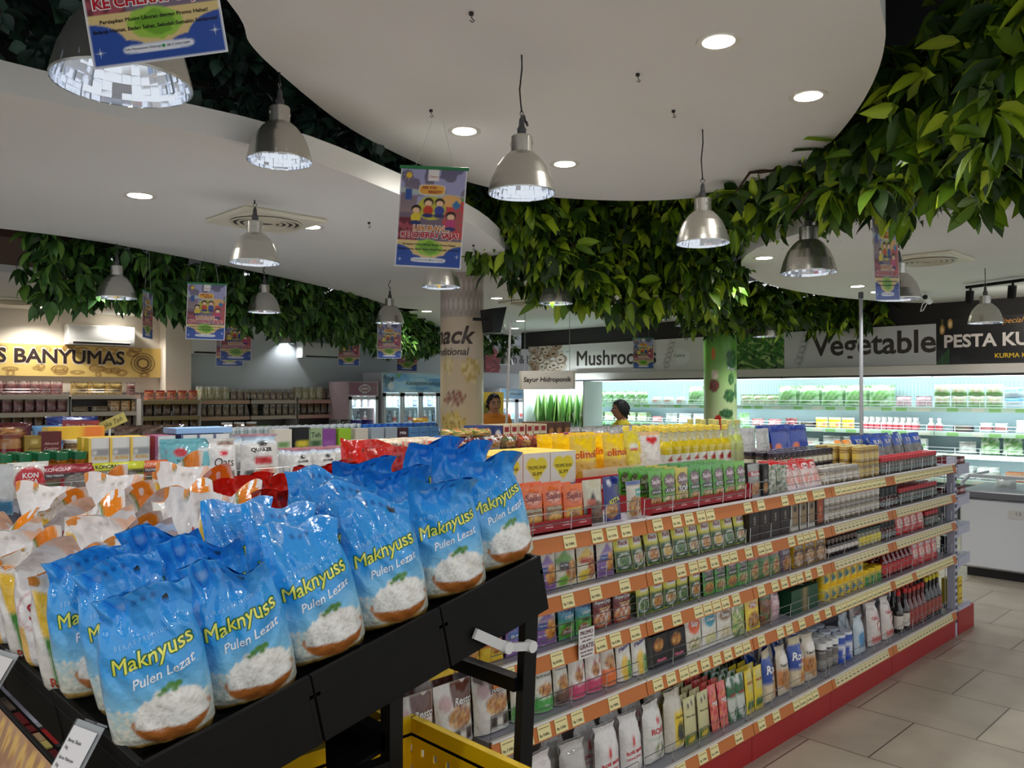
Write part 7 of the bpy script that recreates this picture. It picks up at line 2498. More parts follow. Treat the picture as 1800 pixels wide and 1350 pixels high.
def snack(desc, cs, w, h, seed, top=None, mat_='foil'):
    return P('snack_bag', desc, 'bag', w, h, .07, 'bag', cs[0], [('n', cs, 6)] + ([('r', 0, .78, 1, 1, top)] if top is not None else []), [], nu=7, nv=9, seed=seed, material=mat_)


pinkb = snack('pink cracker bag', [C(150, 96, 96), C(176, 124, 120), C(126, 76, 80)], .135, .20, 201, C(206, 190, 176))
yelb = snack('golden cracker bag', [C(160, 128, 60), C(190, 160, 90), C(130, 100, 50)], .20, .19, 202, C(190, 170, 120))
redb = snack('dark red chip bag', [C(110, 60, 60), C(140, 90, 80)], .12, .19, 203, C(206, 196, 190))
roll = snack('orange roll bag', [C(216, 150, 70), C(230, 190, 120), C(236, 220, 190)], .14, .16, 204)
flatp = snack('flat brown snack pack', [C(150, 130, 100), C(176, 156, 126)], .20, .08, 205)
redtop = snack('red lidded snack tub', [C(206, 84, 60), C(190, 140, 90)], .16, .15, 206, C(206, 60, 50))
brownb = snack('brown cracker bag', [C(110, 86, 60), C(140, 112, 80), C(84, 64, 48)], .13, .20, 207)
whiteb = snack('white and green chip bag', [C(196, 190, 150), C(176, 170, 110), C(216, 210, 190), C(140, 140, 90)], .13, .23, 208, C(206, 210, 206))
grainb = snack('beige peanut bag', [C(150, 130, 104), C(176, 156, 126), C(116, 98, 78)], .115, .19, 209, C(190, 190, 186))
F(pinkb, -60, 113, YW + .04, WT[0], 'wall shelf under sign, top', lean=0, rows=2, dy=.14, group='pink cracker bags')
F(pinkb, -60, 120, YW + .04, WT[1], 'wall shelf under sign, second', lean=0, rows=2, dy=.14, group='pink cracker bags')
F(yelb, 128, 218, YW + .04, WT[0], 'wall shelf right of pink bags', lean=0, rows=2, dy=.14)
F(redb, 220, 243, YW + .04, WT[0], 'wall shelf right of pink bags', lean=0)
F(flatp, 125, 194, YW + .04, WT[1], 'second wall shelf right of pink bags', lean=0)
F(roll, 194, 250, YW + .04, WT[1], 'second wall shelf right of pink bags', lean=0, rows=2, dy=.12)
F(brownb, 2, 250, YW + .04, WT[2], 'third wall shelf', lean=0, desc='shadowed brown snack bag')
F(redtop, 254, 350, 13.0, 1.58, 'olive shelf, top', lean=0)
F(brownb, 254, 350, 13.0, 1.33, 'olive shelf, second', lean=0)
F(brownb, 254, 350, 13.0, 1.08, 'olive shelf, third', lean=0)
F(whiteb, 350, 406, YW + .04, 1.57, 'recess wall top shelf', lean=0, rows=2, dy=.12)
F(grainb, 406, 520, YW + .04, 1.57, 'recess wall top shelf', lean=0)
F(whiteb, 520, 570, YW + .04, 1.57, 'recess wall top shelf', lean=0, rows=2, dy=.12, desc='pale chip bag')
F(brownb, 564, 600, YW + .04, 1.57, 'recess wall top shelf', lean=0)
F(grainb, 352, 456, YW + .04, 1.30, 'recess wall second shelf', lean=0, desc='tan cracker bag')
F(grainb, 464, 530, YW + .04, 1.30, 'recess wall second shelf', lean=0, desc='mixed nut bag')
F(brownb, 530, 600, YW + .04, 1.30, 'recess wall second shelf', lean=0)


# ------------------------------------------------------------------ fridges on the far wall
def fridge(x0, x1, yf, h, doors, header, label, side, hcol, txt=None, ztop=None, depth=.62):
    root = empty('display_fridge', ((x0 + x1) / 2, yf, 0), 0, label, 'display fridge')
    w = x1 - x0
    hh = h - header
    mb = MB()
    for s in (-1, 1):
        mb.box(s * (w / 2 - .02), depth / 2, h / 2, .04, depth, h)
    mb.box(0, depth - .022, h / 2, w - .082, .036, h - .004)
    mb.box(0, depth / 2 - .003, .06, w - .082, depth - .05, .12)
    mb.box(0, depth / 2 - .022, hh + header / 2 - .001, w - .082, depth - .042, header - .002)
    mb.build('cabinet', M[side], root)
    mb = MB()
    mb.box(0, depth - .045, hh / 2 + .06, w - .08, .01, hh - .12)
    mb.build('liner', M['chill_back'], root)
    mb = MB()
    f = lambda u, v, l=0: ((u - .5) * (w - .06), u * 0 - .006 - l, hh + .02 + v * (header - .04))
    U, V = np.meshgrid(np.linspace(0, 1, 41), np.linspace(0, 1, 11))
    mb.grid(f, 40, 10, paint(U, V, hcol[0], hcol[1:]))
    if txt:
        mb.text(txt[0], f, txt[1], .45, txt[2], col=txt[3], aspect=(header - .04) / (w - .06), bold=.01)
    mb.build('header_panel', M['print'], root)
    mb = MB()
    for k in range(doors):
        mb = MB()
        dw = (w - .04) / doors
        cx = -w / 2 + .02 + dw * (k + .5)
        for s in (-1, 1):
            mb.box(cx + s * (dw / 2 - .03), -.015, hh / 2 + .07, .05, .03, hh - .14)
        mb.box(cx, -.015, .10, dw - .01, .03, .06)
        mb.box(cx, -.015, hh - .04, dw - .01, .03, .06)
        dr = mb.build('door', M['freezer'], root)
        gm = MB()
        gm.box(cx, -.012, hh / 2 + .04, dw - .1, .006, hh - .22)
        gm.build('pane', M['glass'], dr)
        hm = MB()
        hm.box(cx + dw / 2 - .045, -.045, hh * .55, .02, .02, .3, C(60, 60, 64))
        hm.build('handle', M['paint'], dr)
    for z in (.45, .80, 1.12, 1.42):
        if z < hh - .2:
            mb = MB()
            mb.box(0, depth / 2, z, w - .1, depth - .16, .015, C(206, 214, 216))
            mb.build('shelf', M['paint'], root)
    mb = MB()
    mb.box(0, .05, hh - .05, w - .12, .03, .03)
    mb.build('lamp_tube', M['tube'], root)
    lamp('fridge_light', 'AREA', ((x0 + x1) / 2, yf + .08, hh - .08), 7 * w, (.85, .97, 1), w - .1, .1, (R(25), 0, 0))
    return root


FY = 12.6
fx = [x_on_y(p_, FY) for p_ in (611, 665, 671, 800)]
fridge(fx[0], fx[1], FY, 1.90, 1, .26, 'single door fridge with pinkish side and maroon header', 'fridge_pink', [C(130, 44, 72), ('e', .55, .5, .20, .34, C(226, 220, 226)), ('e', .55, .5, .17, .26, C(150, 50, 80)), ('r', .45, .42, .65, .58, C(226, 220, 226))])
fridge(fx[2], fx[3], FY, 2.08, 4, .38, 'wide four door fridge with a sky blue lit header', 'freezer', [C(130, 190, 236), ('n', [C(110, 176, 232), C(150, 206, 240), C(176, 220, 244)], 4), ('e', .06, .5, .06, .4, C(70, 120, 150)), ('e', .1, .3, .03, .2, C(226, 236, 240)), ('e', .12, .7, .02, .12, C(24, 30, 40)), ('e', .2, .9, .03, .1, C(110, 176, 80)), ('e', .02, .8, .02, .16, C(30, 40, 60))],
       ('Kesegaran Setiap Saat', .62, .62, C(44, 90, 160)))
ax, bx_ = x_on_y(876, 13.0), x_on_y(931, 13.0)
fridge(ax, bx_, 12.95, 1.80, 2, .24, 'far fridge with pale blue header behind the person in orange', 'freezer', [C(150, 206, 240), ('e', .4, .6, .2, .3, C(190, 226, 246))], ('Nikmatnya Segar', .6, .6, C(60, 120, 180)))
fb = [make_bottle('drink_bottle', ds, 'bottle', .035, .22, b, l, c_, n=7, neck=.35, neck_r=.45) for ds, b, l, c_ in (('pale milk drink', C(206, 210, 206), C(180, 206, 190), C(226, 226, 230)), ('dark cola drink', C(60, 70, 96), C(120, 130, 150), C(60, 60, 70)), ('clear water drink', C(180, 206, 210), C(150, 190, 206), C(206, 220, 226)), ('red label drink', C(206, 196, 190), C(190, 60, 60), C(226, 226, 226)))]
for nm, x0, x1, y0 in (('single fridge', fx[0] + .12, fx[1] - .12, FY), ('wide fridge', fx[2] + .1, fx[3] - .1, FY), ('far fridge', ax + .1, bx_ - .1, 12.95)):
    for q, z in enumerate((1.43, 1.13, .81)):
        if z > 1.3 and nm == 'far fridge':
            continue
        n = int((x1 - x0) / .115)
        fill([fb[(q + 1) % 4], fb[q % 4], fb[(q + 2) % 4]], 0, 0, y0 + .12, z, f'{"upper middle lower".split()[q]} shelf of {nm}', n=n, xs=(x0, x1), lean=0, desc='bottled drink', group=f'drinks in the {nm}')
mb = MB()
p = at_d(863, 720, 11.0)
root = empty('standing_banner', (p.x, p.y, 0), YC, 'narrow yellow banner stand behind the person in orange', 'banner')
f = lambda u, v, l=0: ((u - .5) * .34, u * 0 - l, .1 + v * 1.6)
U, V = np.meshgrid(np.linspace(0, 1, 9), np.linspace(0, 1, 41))
mb.grid(f, 8, 40, paint(U, V, C(196, 170, 60), [('r', .1, .3, .9, .7, C(150, 150, 60)), ('r', .2, .75, .8, .9, C(110, 110, 50))]))
mb.grid(lambda u, v: ((u - .5) * .34, u * 0 + .004, .1 + v * 1.6), 2, 2, col=C(190, 170, 80), flip=True)
mb.build('sheet', M['print'], root)
mb = MB()
mb.box(0, 0, .05, .38, .12, .10)
mb.build('base', M['grey_plastic'], root)

# ------------------------------------------------------------------ open chillers along the right wall
XF = 11.62
CY = [10.35, 8.2, 6.05, 3.9, 1.75]
CT = [1.50, 1.18, .89, .56]
CN = ['first', 'second', 'third', 'fourth']
for k in range(4):
    y0, y1 = CY[k + 1], CY[k]
    cy, w = (y0 + y1) / 2, y1 - y0
    root = empty('open_chiller', (XF, cy, 0), 0, f'{CN[k]} open vegetable chiller from the hanging greens, bright shelves', 'open chiller', 'open chillers')
    mb = MB()
    mb.box(.63, 0, 1.0, .03, w, 2.0, C(206, 226, 230))
    for i in range(int(w / .05)):
        mb.box(.6145, -w / 2 + .03 + i * .05, 1.70, .002, .012, .30, C(176, 206, 212))
    mb.build('back_panel', M['paint'], root)
    mb = MB()
    mb.box(.30, 0, 2.0, .72, w, .12, C(206, 200, 194))
    mb.build('canopy', M['paint'], root)
    mb = MB()
    mb.box(.30, 0, .20, .70, w, .40, C(60, 62, 66))
    mb.build('base', M['paint'], root)
    if k in (0, 3):
        mb = MB()
        mb.box(.3, (w / 2 if k == 0 else -w / 2), 1.0, .7, .03, 2.0, C(226, 232, 234))
        mb.build('end_panel', M['paint'], root)
    for i, z in enumerate(CT):
        mb = MB()
        mb.box(.36, 0, z - .012, .50, w - .01, .02, C(220, 232, 234))
        so = mb.build('shelf', M['paint'], root)
        mb = MB()
        mb.box(.105, 0, z - .035, .012, w - .01, .055, C(200, 226, 206))
        for q in range(int(w / .25)):
            mb.box(.0985, -w / 2 + .12 + q * .25 + .05 * (q % 2), z - .035, .002, .14, .045, C(150, 206, 130) if q % 3 else C(226, 230, 214))
        mb.build('price_rail', M['paint'], so)
        mb = MB()
        for zz in (.03, .075):
            mb.tube([(.12, -w / 2, z + zz), (.12, w / 2, z + zz)], .004, 4, C(236, 240, 240))
        for q in range(int(w / .3)):
            mb.tube([(.12, -w / 2 + .1 + q * .3, z), (.12, -w / 2 + .1 + q * .3, z + .078)], .004, 4, C(236, 240, 240))
        mb.build('wire_guard', M['paint'], so)
    mb = MB()
    mb.box(.05, 0, 1.915, .035, w - .04, .03)
    mb.build('lamp_tube', M['tube'], root)
    mb = MB()
    mb.box(.00, 0, 1.925, .02, w, .03, C(60, 66, 70))
    mb.build('light_shroud', M['paint'], root)
    lamp('chiller_light', 'AREA', (XF + .12, cy, 1.90), 6.5, (.80, .98, 1.0), .16, w - .1, (0, R(-38), 0))
    lamp('chiller_low_fill', 'AREA', (XF + .02, cy, .84), 3.8, (.80, .98, 1.0), .08, w - .1, (0, R(-80), 0))  # fill lamp added to brighten the lower shelves, without a tube of its own
    lamp('chiller_shelf_light', 'AREA', (XF + .02, cy, 1.30), 3.5, (.80, .98, 1.0), .10, w - .1, (0, R(-78), 0))


ROOM.update({'top chiller shelf': .36, 'second chiller shelf': .29, 'third chiller shelf': .255, 'bottom chiller shelf': .30})


def fillx(kinds, px0, px1, z, place, n=None, rows=1, dx=.0, X=XF + .15, group=None, desc=None, lean=-4, yaw=4, gap=1.02, tiers=1, depth=.43):
    kinds = kinds if isinstance(kinds, list) else [kinds]
    ya, yb = y_on_x(px0, X), y_on_x(px1, X)
    n, sc, dx, rows, sx = plan(kinds[0], ya - yb, n, 1.0, gap, yaw, dx, rows, depth, ROOM.get(place), tiers, kinds)
    for tr in range(tiers):
        for r in range(rows):
            for i in range(n):
                k = kinds[i % len(kinds)]
                ds = desc or k.desc
                key = (ds, place, r, tr)
                CNT[key] = CNT.get(key, 0) + 1
                y = ya + (yb - ya) * (i + .5) / n
                rt = ('' if rows == 1 else f' in {nth(r + 1)} row') + ('' if tiers == 1 else (', upper layer' if tr else ', lower layer'))
                k.spawn((X + k.d * sc / 2 + r * dx, y, z + .002 + k.d * sc / 2 * math.sin(R(abs(lean))) + tr * k.h * sc), R(-90 + jr.uniform(-yaw, yaw)), f'{ds}, {nth(CNT[key])} from left{rt}, {place}', group or f'{ds} row, {place}', rx=R(lean) if lean else 0, scale=(sc * sx, sc, sc))


veg = lambda ds, cs, w, h, sd, st='bag', d=.10: P('vegetable_pack', ds, 'vegetable pack', w, h, d, st, cs[0], [('n', cs, 8)], [], nu=8, nv=10, seed=sd)
leafy = veg('leafy green bag', [C(110, 170, 90), C(160, 206, 140), C(206, 226, 206), C(70, 130, 60)], .33, .30, 301)
greensp = veg('green vegetable pack', [C(90, 150, 80), C(150, 196, 120), C(216, 230, 210)], .20, .22, 302)
smallv = veg('small mixed vegetable bag', [C(140, 180, 120), C(206, 216, 190), C(170, 150, 110)], .20, .16, 303)
whitepk = P('vegetable_pack', 'white packed vegetables', 'vegetable pack', .24, .12, .12, 'bag', C(222, 226, 222), [('n', [C(222, 226, 222), C(196, 206, 186), C(230, 230, 226)], 5), ('r', .3, .3, .7, .6, C(206, 120, 110))], [], nu=6, nv=6, seed=304)
pinkpkv = veg('pink packed roots', [C(206, 170, 180), C(226, 206, 210), C(186, 130, 150)], .19, .14, 305)
gwp = P('vegetable_pack', 'white and green beans pack', 'vegetable pack', .20, .15, .08, 'sach', C(206, 216, 200), [('r', 0, 0, 1, .35, C(110, 170, 90)), ('f', .5, .6, .4, .3, [C(200, 170, 140), C(226, 226, 216), C(150, 180, 110)])], [], nu=8, nv=8, seed=306)
bluew = P('tofu_pack', 'blue and white tofu pack', 'pack', .18, .13, .08, 'sach', C(206, 226, 236), [('r', 0, .6, 1, 1, C(110, 180, 220))], [], nu=6, nv=6, seed=307)
redtray = veg('red chilli tray', [C(190, 80, 84), C(226, 196, 196), C(206, 110, 110)], .20, .10, 308)
redbag = veg('dark red fruit pack', [C(170, 40, 50), C(206, 160, 160), C(130, 30, 44)], .17, .12, 309)
dktray = make_box('fruit_tray', 'dark fruit tray', 'tray', .18, .08, .12, C(70, 50, 56), [('f', .5, .5, .4, .4, [C(60, 90, 60), C(110, 50, 50)])], [])
ycup = P('fruit_cup', 'yellow labelled fruit cup', 'cup', .155, .15, .10, 'stand', C(226, 180, 50), [('r', .1, .2, .9, .62, C(236, 200, 40)), ('r', 0, .8, 1, 1, C(206, 216, 216)), ('e', .8, .3, .12, .16, C(190, 60, 40))], [], nu=8, nv=8, seed=310)
rbot = make_bottle('yoghurt_bottle', 'small white bottle with pink label', 'bottle', .036, .17, C(226, 220, 216), C(206, 90, 100), C(232, 226, 220), n=8, neck=.35, neck_r=.5, label_z=(.05, .55))
cupw = make_jar('dessert_cup', 'clear dessert cup with label', 'cup', .07, .12, C(196, 206, 210), C(170, 110, 110), C(226, 232, 236), n=8, lid_h=.015)
dkb = make_bottle('drink_bottle', 'dark chilled bottle', 'bottle', .03, .20, C(50, 50, 54), C(120, 130, 120), C(40, 40, 44), n=7)
gwbox = make_box('tofu_box', 'white and green tofu box', 'box', .10, .18, .08, C(226, 232, 226), [('r', .1, .3, .9, .6, C(110, 176, 90))], [])
ybox = make_box('cheese_box', 'pale yellow cheese box', 'box', .12, .16, .09, C(230, 220, 140), [('r', .1, .3, .9, .6, C(206, 170, 60))], [])
wbag = veg('white mushroom bag', [C(226, 226, 222), C(206, 206, 200), C(186, 190, 186)], .24, .16, 311)
carrot = make_box('carrot_tray', 'orange brown root tray', 'tray', .36, .12, .16, C(190, 110, 60), [('n', [C(190, 110, 60), C(206, 130, 76), C(160, 90, 50)], 5)], [])
CS1, CS2, CS3, CS4 = 'top chiller shelf', 'second chiller shelf', 'third chiller shelf', 'bottom chiller shelf'
X_ = fillx
X_(greensp, 1038, 1130, CT[0], CS1, n=8, rows=2)
X_(whitepk, 1140, 1204, CT[0], CS1, n=4)
X_(leafy, 1204, 1236, CT[0], CS1, n=2)
X_(smallv, 1297, 1365, CT[0], CS1, n=5, rows=2)
X_(leafy, 1362, 1568, CT[0], CS1, n=9, rows=2, yaw=6)
X_(pinkpkv, 1568, 1640, CT[0], CS1, n=5)
X_(gwp, 1640, 1762, CT[0], CS1, n=7, tiers=2, lean=0)
X_(bluew, 1762, 1840, CT[0], CS1, n=5, tiers=2, lean=0)
X_(smallv, 1040, 1135, CT[1], CS2, n=7, rows=2, desc='mixed vegetable bag')
X_(redtray, 1140, 1165, CT[1], CS2, n=2)
X_(wbag, 1165, 1238, CT[1], CS2, n=5, rows=2)
X_(leafy, 1297, 1314, CT[1], CS2, n=1)
X_(redtray, 1314, 1374, CT[1], CS2, n=5)
X_(redbag, 1374, 1402, CT[1], CS2, n=2)
X_(dktray, 1402, 1430, CT[1], CS2, n=2, lean=0)
X_(ycup, 1430, 1500, CT[1], CS2, n=6, lean=0)
X_(rbot, 1514, 1612, CT[1], CS2, n=14, rows=2, lean=0)
X_(rbot, 1628, 1656, CT[1], CS2, n=3, lean=0)
X_(dktray, 1664, 1718, CT[1], CS2, n=4, lean=0)
X_(cupw, 1718, 1770, CT[1], CS2, n=4, lean=0)
X_(wbag, 1770, 1840, CT[1], CS2, n=3)
X_(leafy, 1040, 1120, CT[2], CS3, n=5, rows=2)
X_(smallv, 1120, 1238, CT[2], CS3, n=9, rows=2, desc='chopped vegetable bag')
X_(dkb, 1297, 1314, CT[2], CS3, n=3, lean=0)
X_(gwbox, 1314, 1340, CT[2], CS3, n=4, lean=0)
X_(ybox, 1340, 1366, CT[2], CS3, n=3, lean=0)
X_(whitepk, 1366, 1440, CT[2], CS3, n=4)
X_(wbag, 1440, 1552, CT[2], CS3, n=6, rows=2)
X_(ybox, 1552, 1580, CT[2], CS3, n=3, lean=0)
X_(gwbox, 1580, 1628, CT[2], CS3, n=5, lean=0)
X_(wbag, 1684, 1712, CT[2], CS3, n=1)
X_(greensp, 1718, 1840, CT[2], CS3, n=7)
X_(wbag, 1560, 1752, CT[3], CS4, n=8, rows=2)
X_(carrot, 1754, 1850, CT[3], CS4, n=4, lean=0)

# hanging hydroponic greens: a rack with bunches on a rail
ra = (x_on_y(938, 10.6), 10.6)
hx = 11.25
root = empty('greens_rack', (hx + .35, 10.9, 0), 0, 'white hanging rail rack holding the bunches of hydroponic greens', 'rack')
mb = MB()
ya, yb = y_on_x(936, hx), y_on_x(1042, hx)
for k in range(3):
    mb.tube([(-.53 + .14 * k, ya - 10.9, 1.70 + .02 * k), (-.53 + .14 * k, yb - 10.9, 1.70 + .02 * k)], .008, 6, C(226, 230, 232))
for yy in (ya, yb):
    mb.box(-.35, yy - 10.9, .95, .5, .03, 1.9, C(226, 232, 236))
mb.box(-.10, (ya + yb) / 2 - 10.9, .95, .03, ya - yb, 1.9, C(206, 226, 230))
mb.box(-.35, (ya + yb) / 2 - 10.9, .70, .48, ya - yb, .04, C(200, 220, 224))
mb.build('frame', M['paint'], root)
mb = MB()
mb.box(-.58, (ya + yb) / 2 - 10.9, 1.83, .04, ya - yb - .1, .03)
mb.build('lamp_tube', M['tube'], root)
lamp('rack_light', 'AREA', (hx - .20, (ya + yb) / 2, 1.80), 18, (.85, .98, 1), .1, ya - yb, (0, R(-45), 0))


def bunch(seed, cs):
    rs = random.Random(seed)
    mb = MB()
    for k in range(26):
        a = rs.uniform(0, 6.28)
        r = rs.uniform(.01, .08)
        x, y = r * math.cos(a), r * math.sin(a)
        L = rs.uniform(.40, .58)
        w = rs.uniform(.012, .024)
        c = rs.choice(cs)
        pts = [(x * .3, y * .3, 0), (x * .8, y * .8, -L * .4), (x * 1.3, y * 1.3, -L * .75), (x * 1.5, y * 1.5, -L)]
        ws = [.006, w * .8, w, .002]
        ca, sa = math.cos(a + 1.57), math.sin(a + 1.57)
        vs = []
        for (px_, py_, pz_), ww in zip(pts, ws):
            vs += [(px_ - ca * ww, py_ - sa * ww, pz_), (px_, py_ - .006, pz_), (px_ + ca * ww, py_ + sa * ww, pz_)]
        fs = []
        for i in range(3):
            for j in range(2):
                b = i * 3 + j
                fs.append((b, b + 1, b + 4, b + 3))
        mb.add(vs, fs, c)
    mb.tube([(0, 0, .04), (0, 0, 0)], .004, 5, C(220, 220, 220))
    mb.box(0, -.07, -.33, .05, .003, .06, C(226, 230, 230))
    return Kind('greens_bunch', 'greens bunch', 'greens', mb.mesh('greens_bunch', M['leaf']), (), .2, .5, .2)


BN = [bunch(s, [C(84, 150, 60), C(110, 176, 74), C(146, 200, 96), C(60, 116, 48), C(184, 216, 150)]) for s in (1, 2, 3)]
for r in range(2):
    for i in range(8):
        px = 946 + 11.2 * i
        X0 = hx - .14 + .15 * r
        BN[(i + r) % 3].spawn((X0, y_on_x(px, X0), 1.66 + .02 * r), R(40 * i), f'hanging bunch of long greens, {nth(i + 1)} from left in {nth(r + 1)} row', 'hanging bunches of hydroponic greens', scale=(1.0, 1.0, 1.08))
X_([leafy], 940, 1036, .73, 'rack base under hanging greens', n=6, rows=2, X=hx - .22, depth=.42, desc='loose greens bag')

# dark green crates in front of the chillers
for a, b, lab in ((1030, 1078, 'dark green crate behind the person in yellow'), (1188, 1240, 'dark green crate of vegetables left of the green pillar')):
    X0 = 10.3
    y1, y0 = y_on_x(a, X0), y_on_x(b, X0)
    z1 = at_x((a + b) / 2, 757 if a < 1100 else 768, X0).z
    crate(X0, X0 + .42, y0, y1, 0.02, z1, lab, 'green_crate', group=None)
    X_([smallv], a + 3, b - 3, z1 - .10, lab[:34].strip(), n=3, X=X0 + .06, desc='vegetable bag')

# ------------------------------------------------------------------ chest freezer on the right
root = empty('chest_freezer', (8.75, 1.55, 0), 0, 'long white chest freezer with glass lids on the right', 'freezer')
mb = MB()
mb.box(0, 0, .40, .86, 2.0, .64, bev=.02)
mb.build('body', M['freezer'], root)
mb = MB()
mb.box(0, 0, .755, .90, 2.04, .07, C(110, 112, 120), bev=.012)
mb.build('rim', M['paint'], root)
mb = MB()
mb.box(0, 0, .04, .78, 1.9, .08, C(24, 24, 26))
mb.build('plinth', M['paint'], root)
for s, nm in ((-.5, 'near'), (.5, 'far')):
    mb = MB()
    pr = [(-.42, .79), (-.36, .86), (-.2, .90), (.4, .90), (.42, .79)]
    for i in range(3):
        (x0, z0), (x1, z1) = pr[i], pr[i + 1]
        mb.add([(x0, s - .49, z0), (x0, s + .49, z0), (x1, s + .49, z1), (x1, s - .49, z1)], [(0, 3, 2, 1)], (.9, .9, .9))
    lo = mb.build('lid', M['glass'], root)
    mb = MB()
    for yy in (s - .49, s + .49):
        for i in range(3):
            mb.bar((pr[i][0], yy, pr[i][1]), (pr[i + 1][0], yy, pr[i + 1][1]), .022, .022, C(150, 154, 160))
    mb.bar((-.2, s - .49, .905), (-.2, s + .49, .905), .03, .03, C(206, 210, 214))
    mb.build('lid_frame', M['paint'], lo)
mb = MB()
yy = y_on_x(1789, 8.32) - 1.55
mb.box(-.432, yy, .60, .004, .16, .075, C(206, 204, 200))
f = lambda u, v, l=0: (u * 0 - .4345 - l, yy - (u - .5) * .16, .5625 + v * .075)
mb.text('1,5', f, .5, .6, .25, col=C(60, 60, 66), aspect=.075 / .16)
mb.build('label_plate', M['card'], root)
for k in range(6):
    wbag.spawn((8.62 + .2 * (k % 2), .8 + .3 * k, .722), R(50 * k), f'pale frozen bag under the freezer glass, {nth(6 - k)} from the far end', 'frozen bags in the chest freezer')


# ------------------------------------------------------------------ people
def skin_body(name, joints, bones, root_i, material, color, parent=None, sub=2):
    me = bpy.data.meshes.new(name)
    me.from_pydata([j[0] for j in joints], bones, [])
    o = bpy.data.objects.new(name, me)
    COL.objects.link(o)
    sm = o.modifiers.new('skin', 'SKIN')
    sm.use_smooth_shade = True
    sl = me.skin_vertices[0].data
    for i, j in enumerate(joints):
        r = j[1]
        sl[i].radius = r if isinstance(r, tuple) else (r, r)
        sl[i].use_root = (i == root_i)
    ss = o.modifiers.new('sub', 'SUBSURF')
    ss.levels = ss.render_levels = sub
    dg = bpy.context.evaluated_depsgraph_get()
    ev = o.evaluated_get(dg)
    m2 = bpy.data.meshes.new_from_object(ev)
    bpy.data.objects.remove(o)
    m2.name = name
    n = len(m2.vertices)
    co = np.zeros(n * 3)
    m2.vertices.foreach_get('co', co)
    co = co.reshape(-1, 3)
    cc = np.ones((n, 4), dtype=np.float32)
    cc[:, :3] = color(co) if callable(color) else color
    if 'Col' in m2.attributes:
        m2.attributes.remove(m2.attributes['Col'])
    at = m2.attributes.new('Col', 'FLOAT_COLOR', 'POINT')
    at.data.foreach_set('color', cc.ravel())
    m2.materials.clear()
    m2.materials.append(M['body'])
    m2.polygons.foreach_set('use_smooth', np.ones(len(m2.polygons), dtype=bool))
    r_ = bpy.data.objects.new(name, m2)
    COL.objects.link(r_)
    if parent:
        r_.parent = parent
    return r_


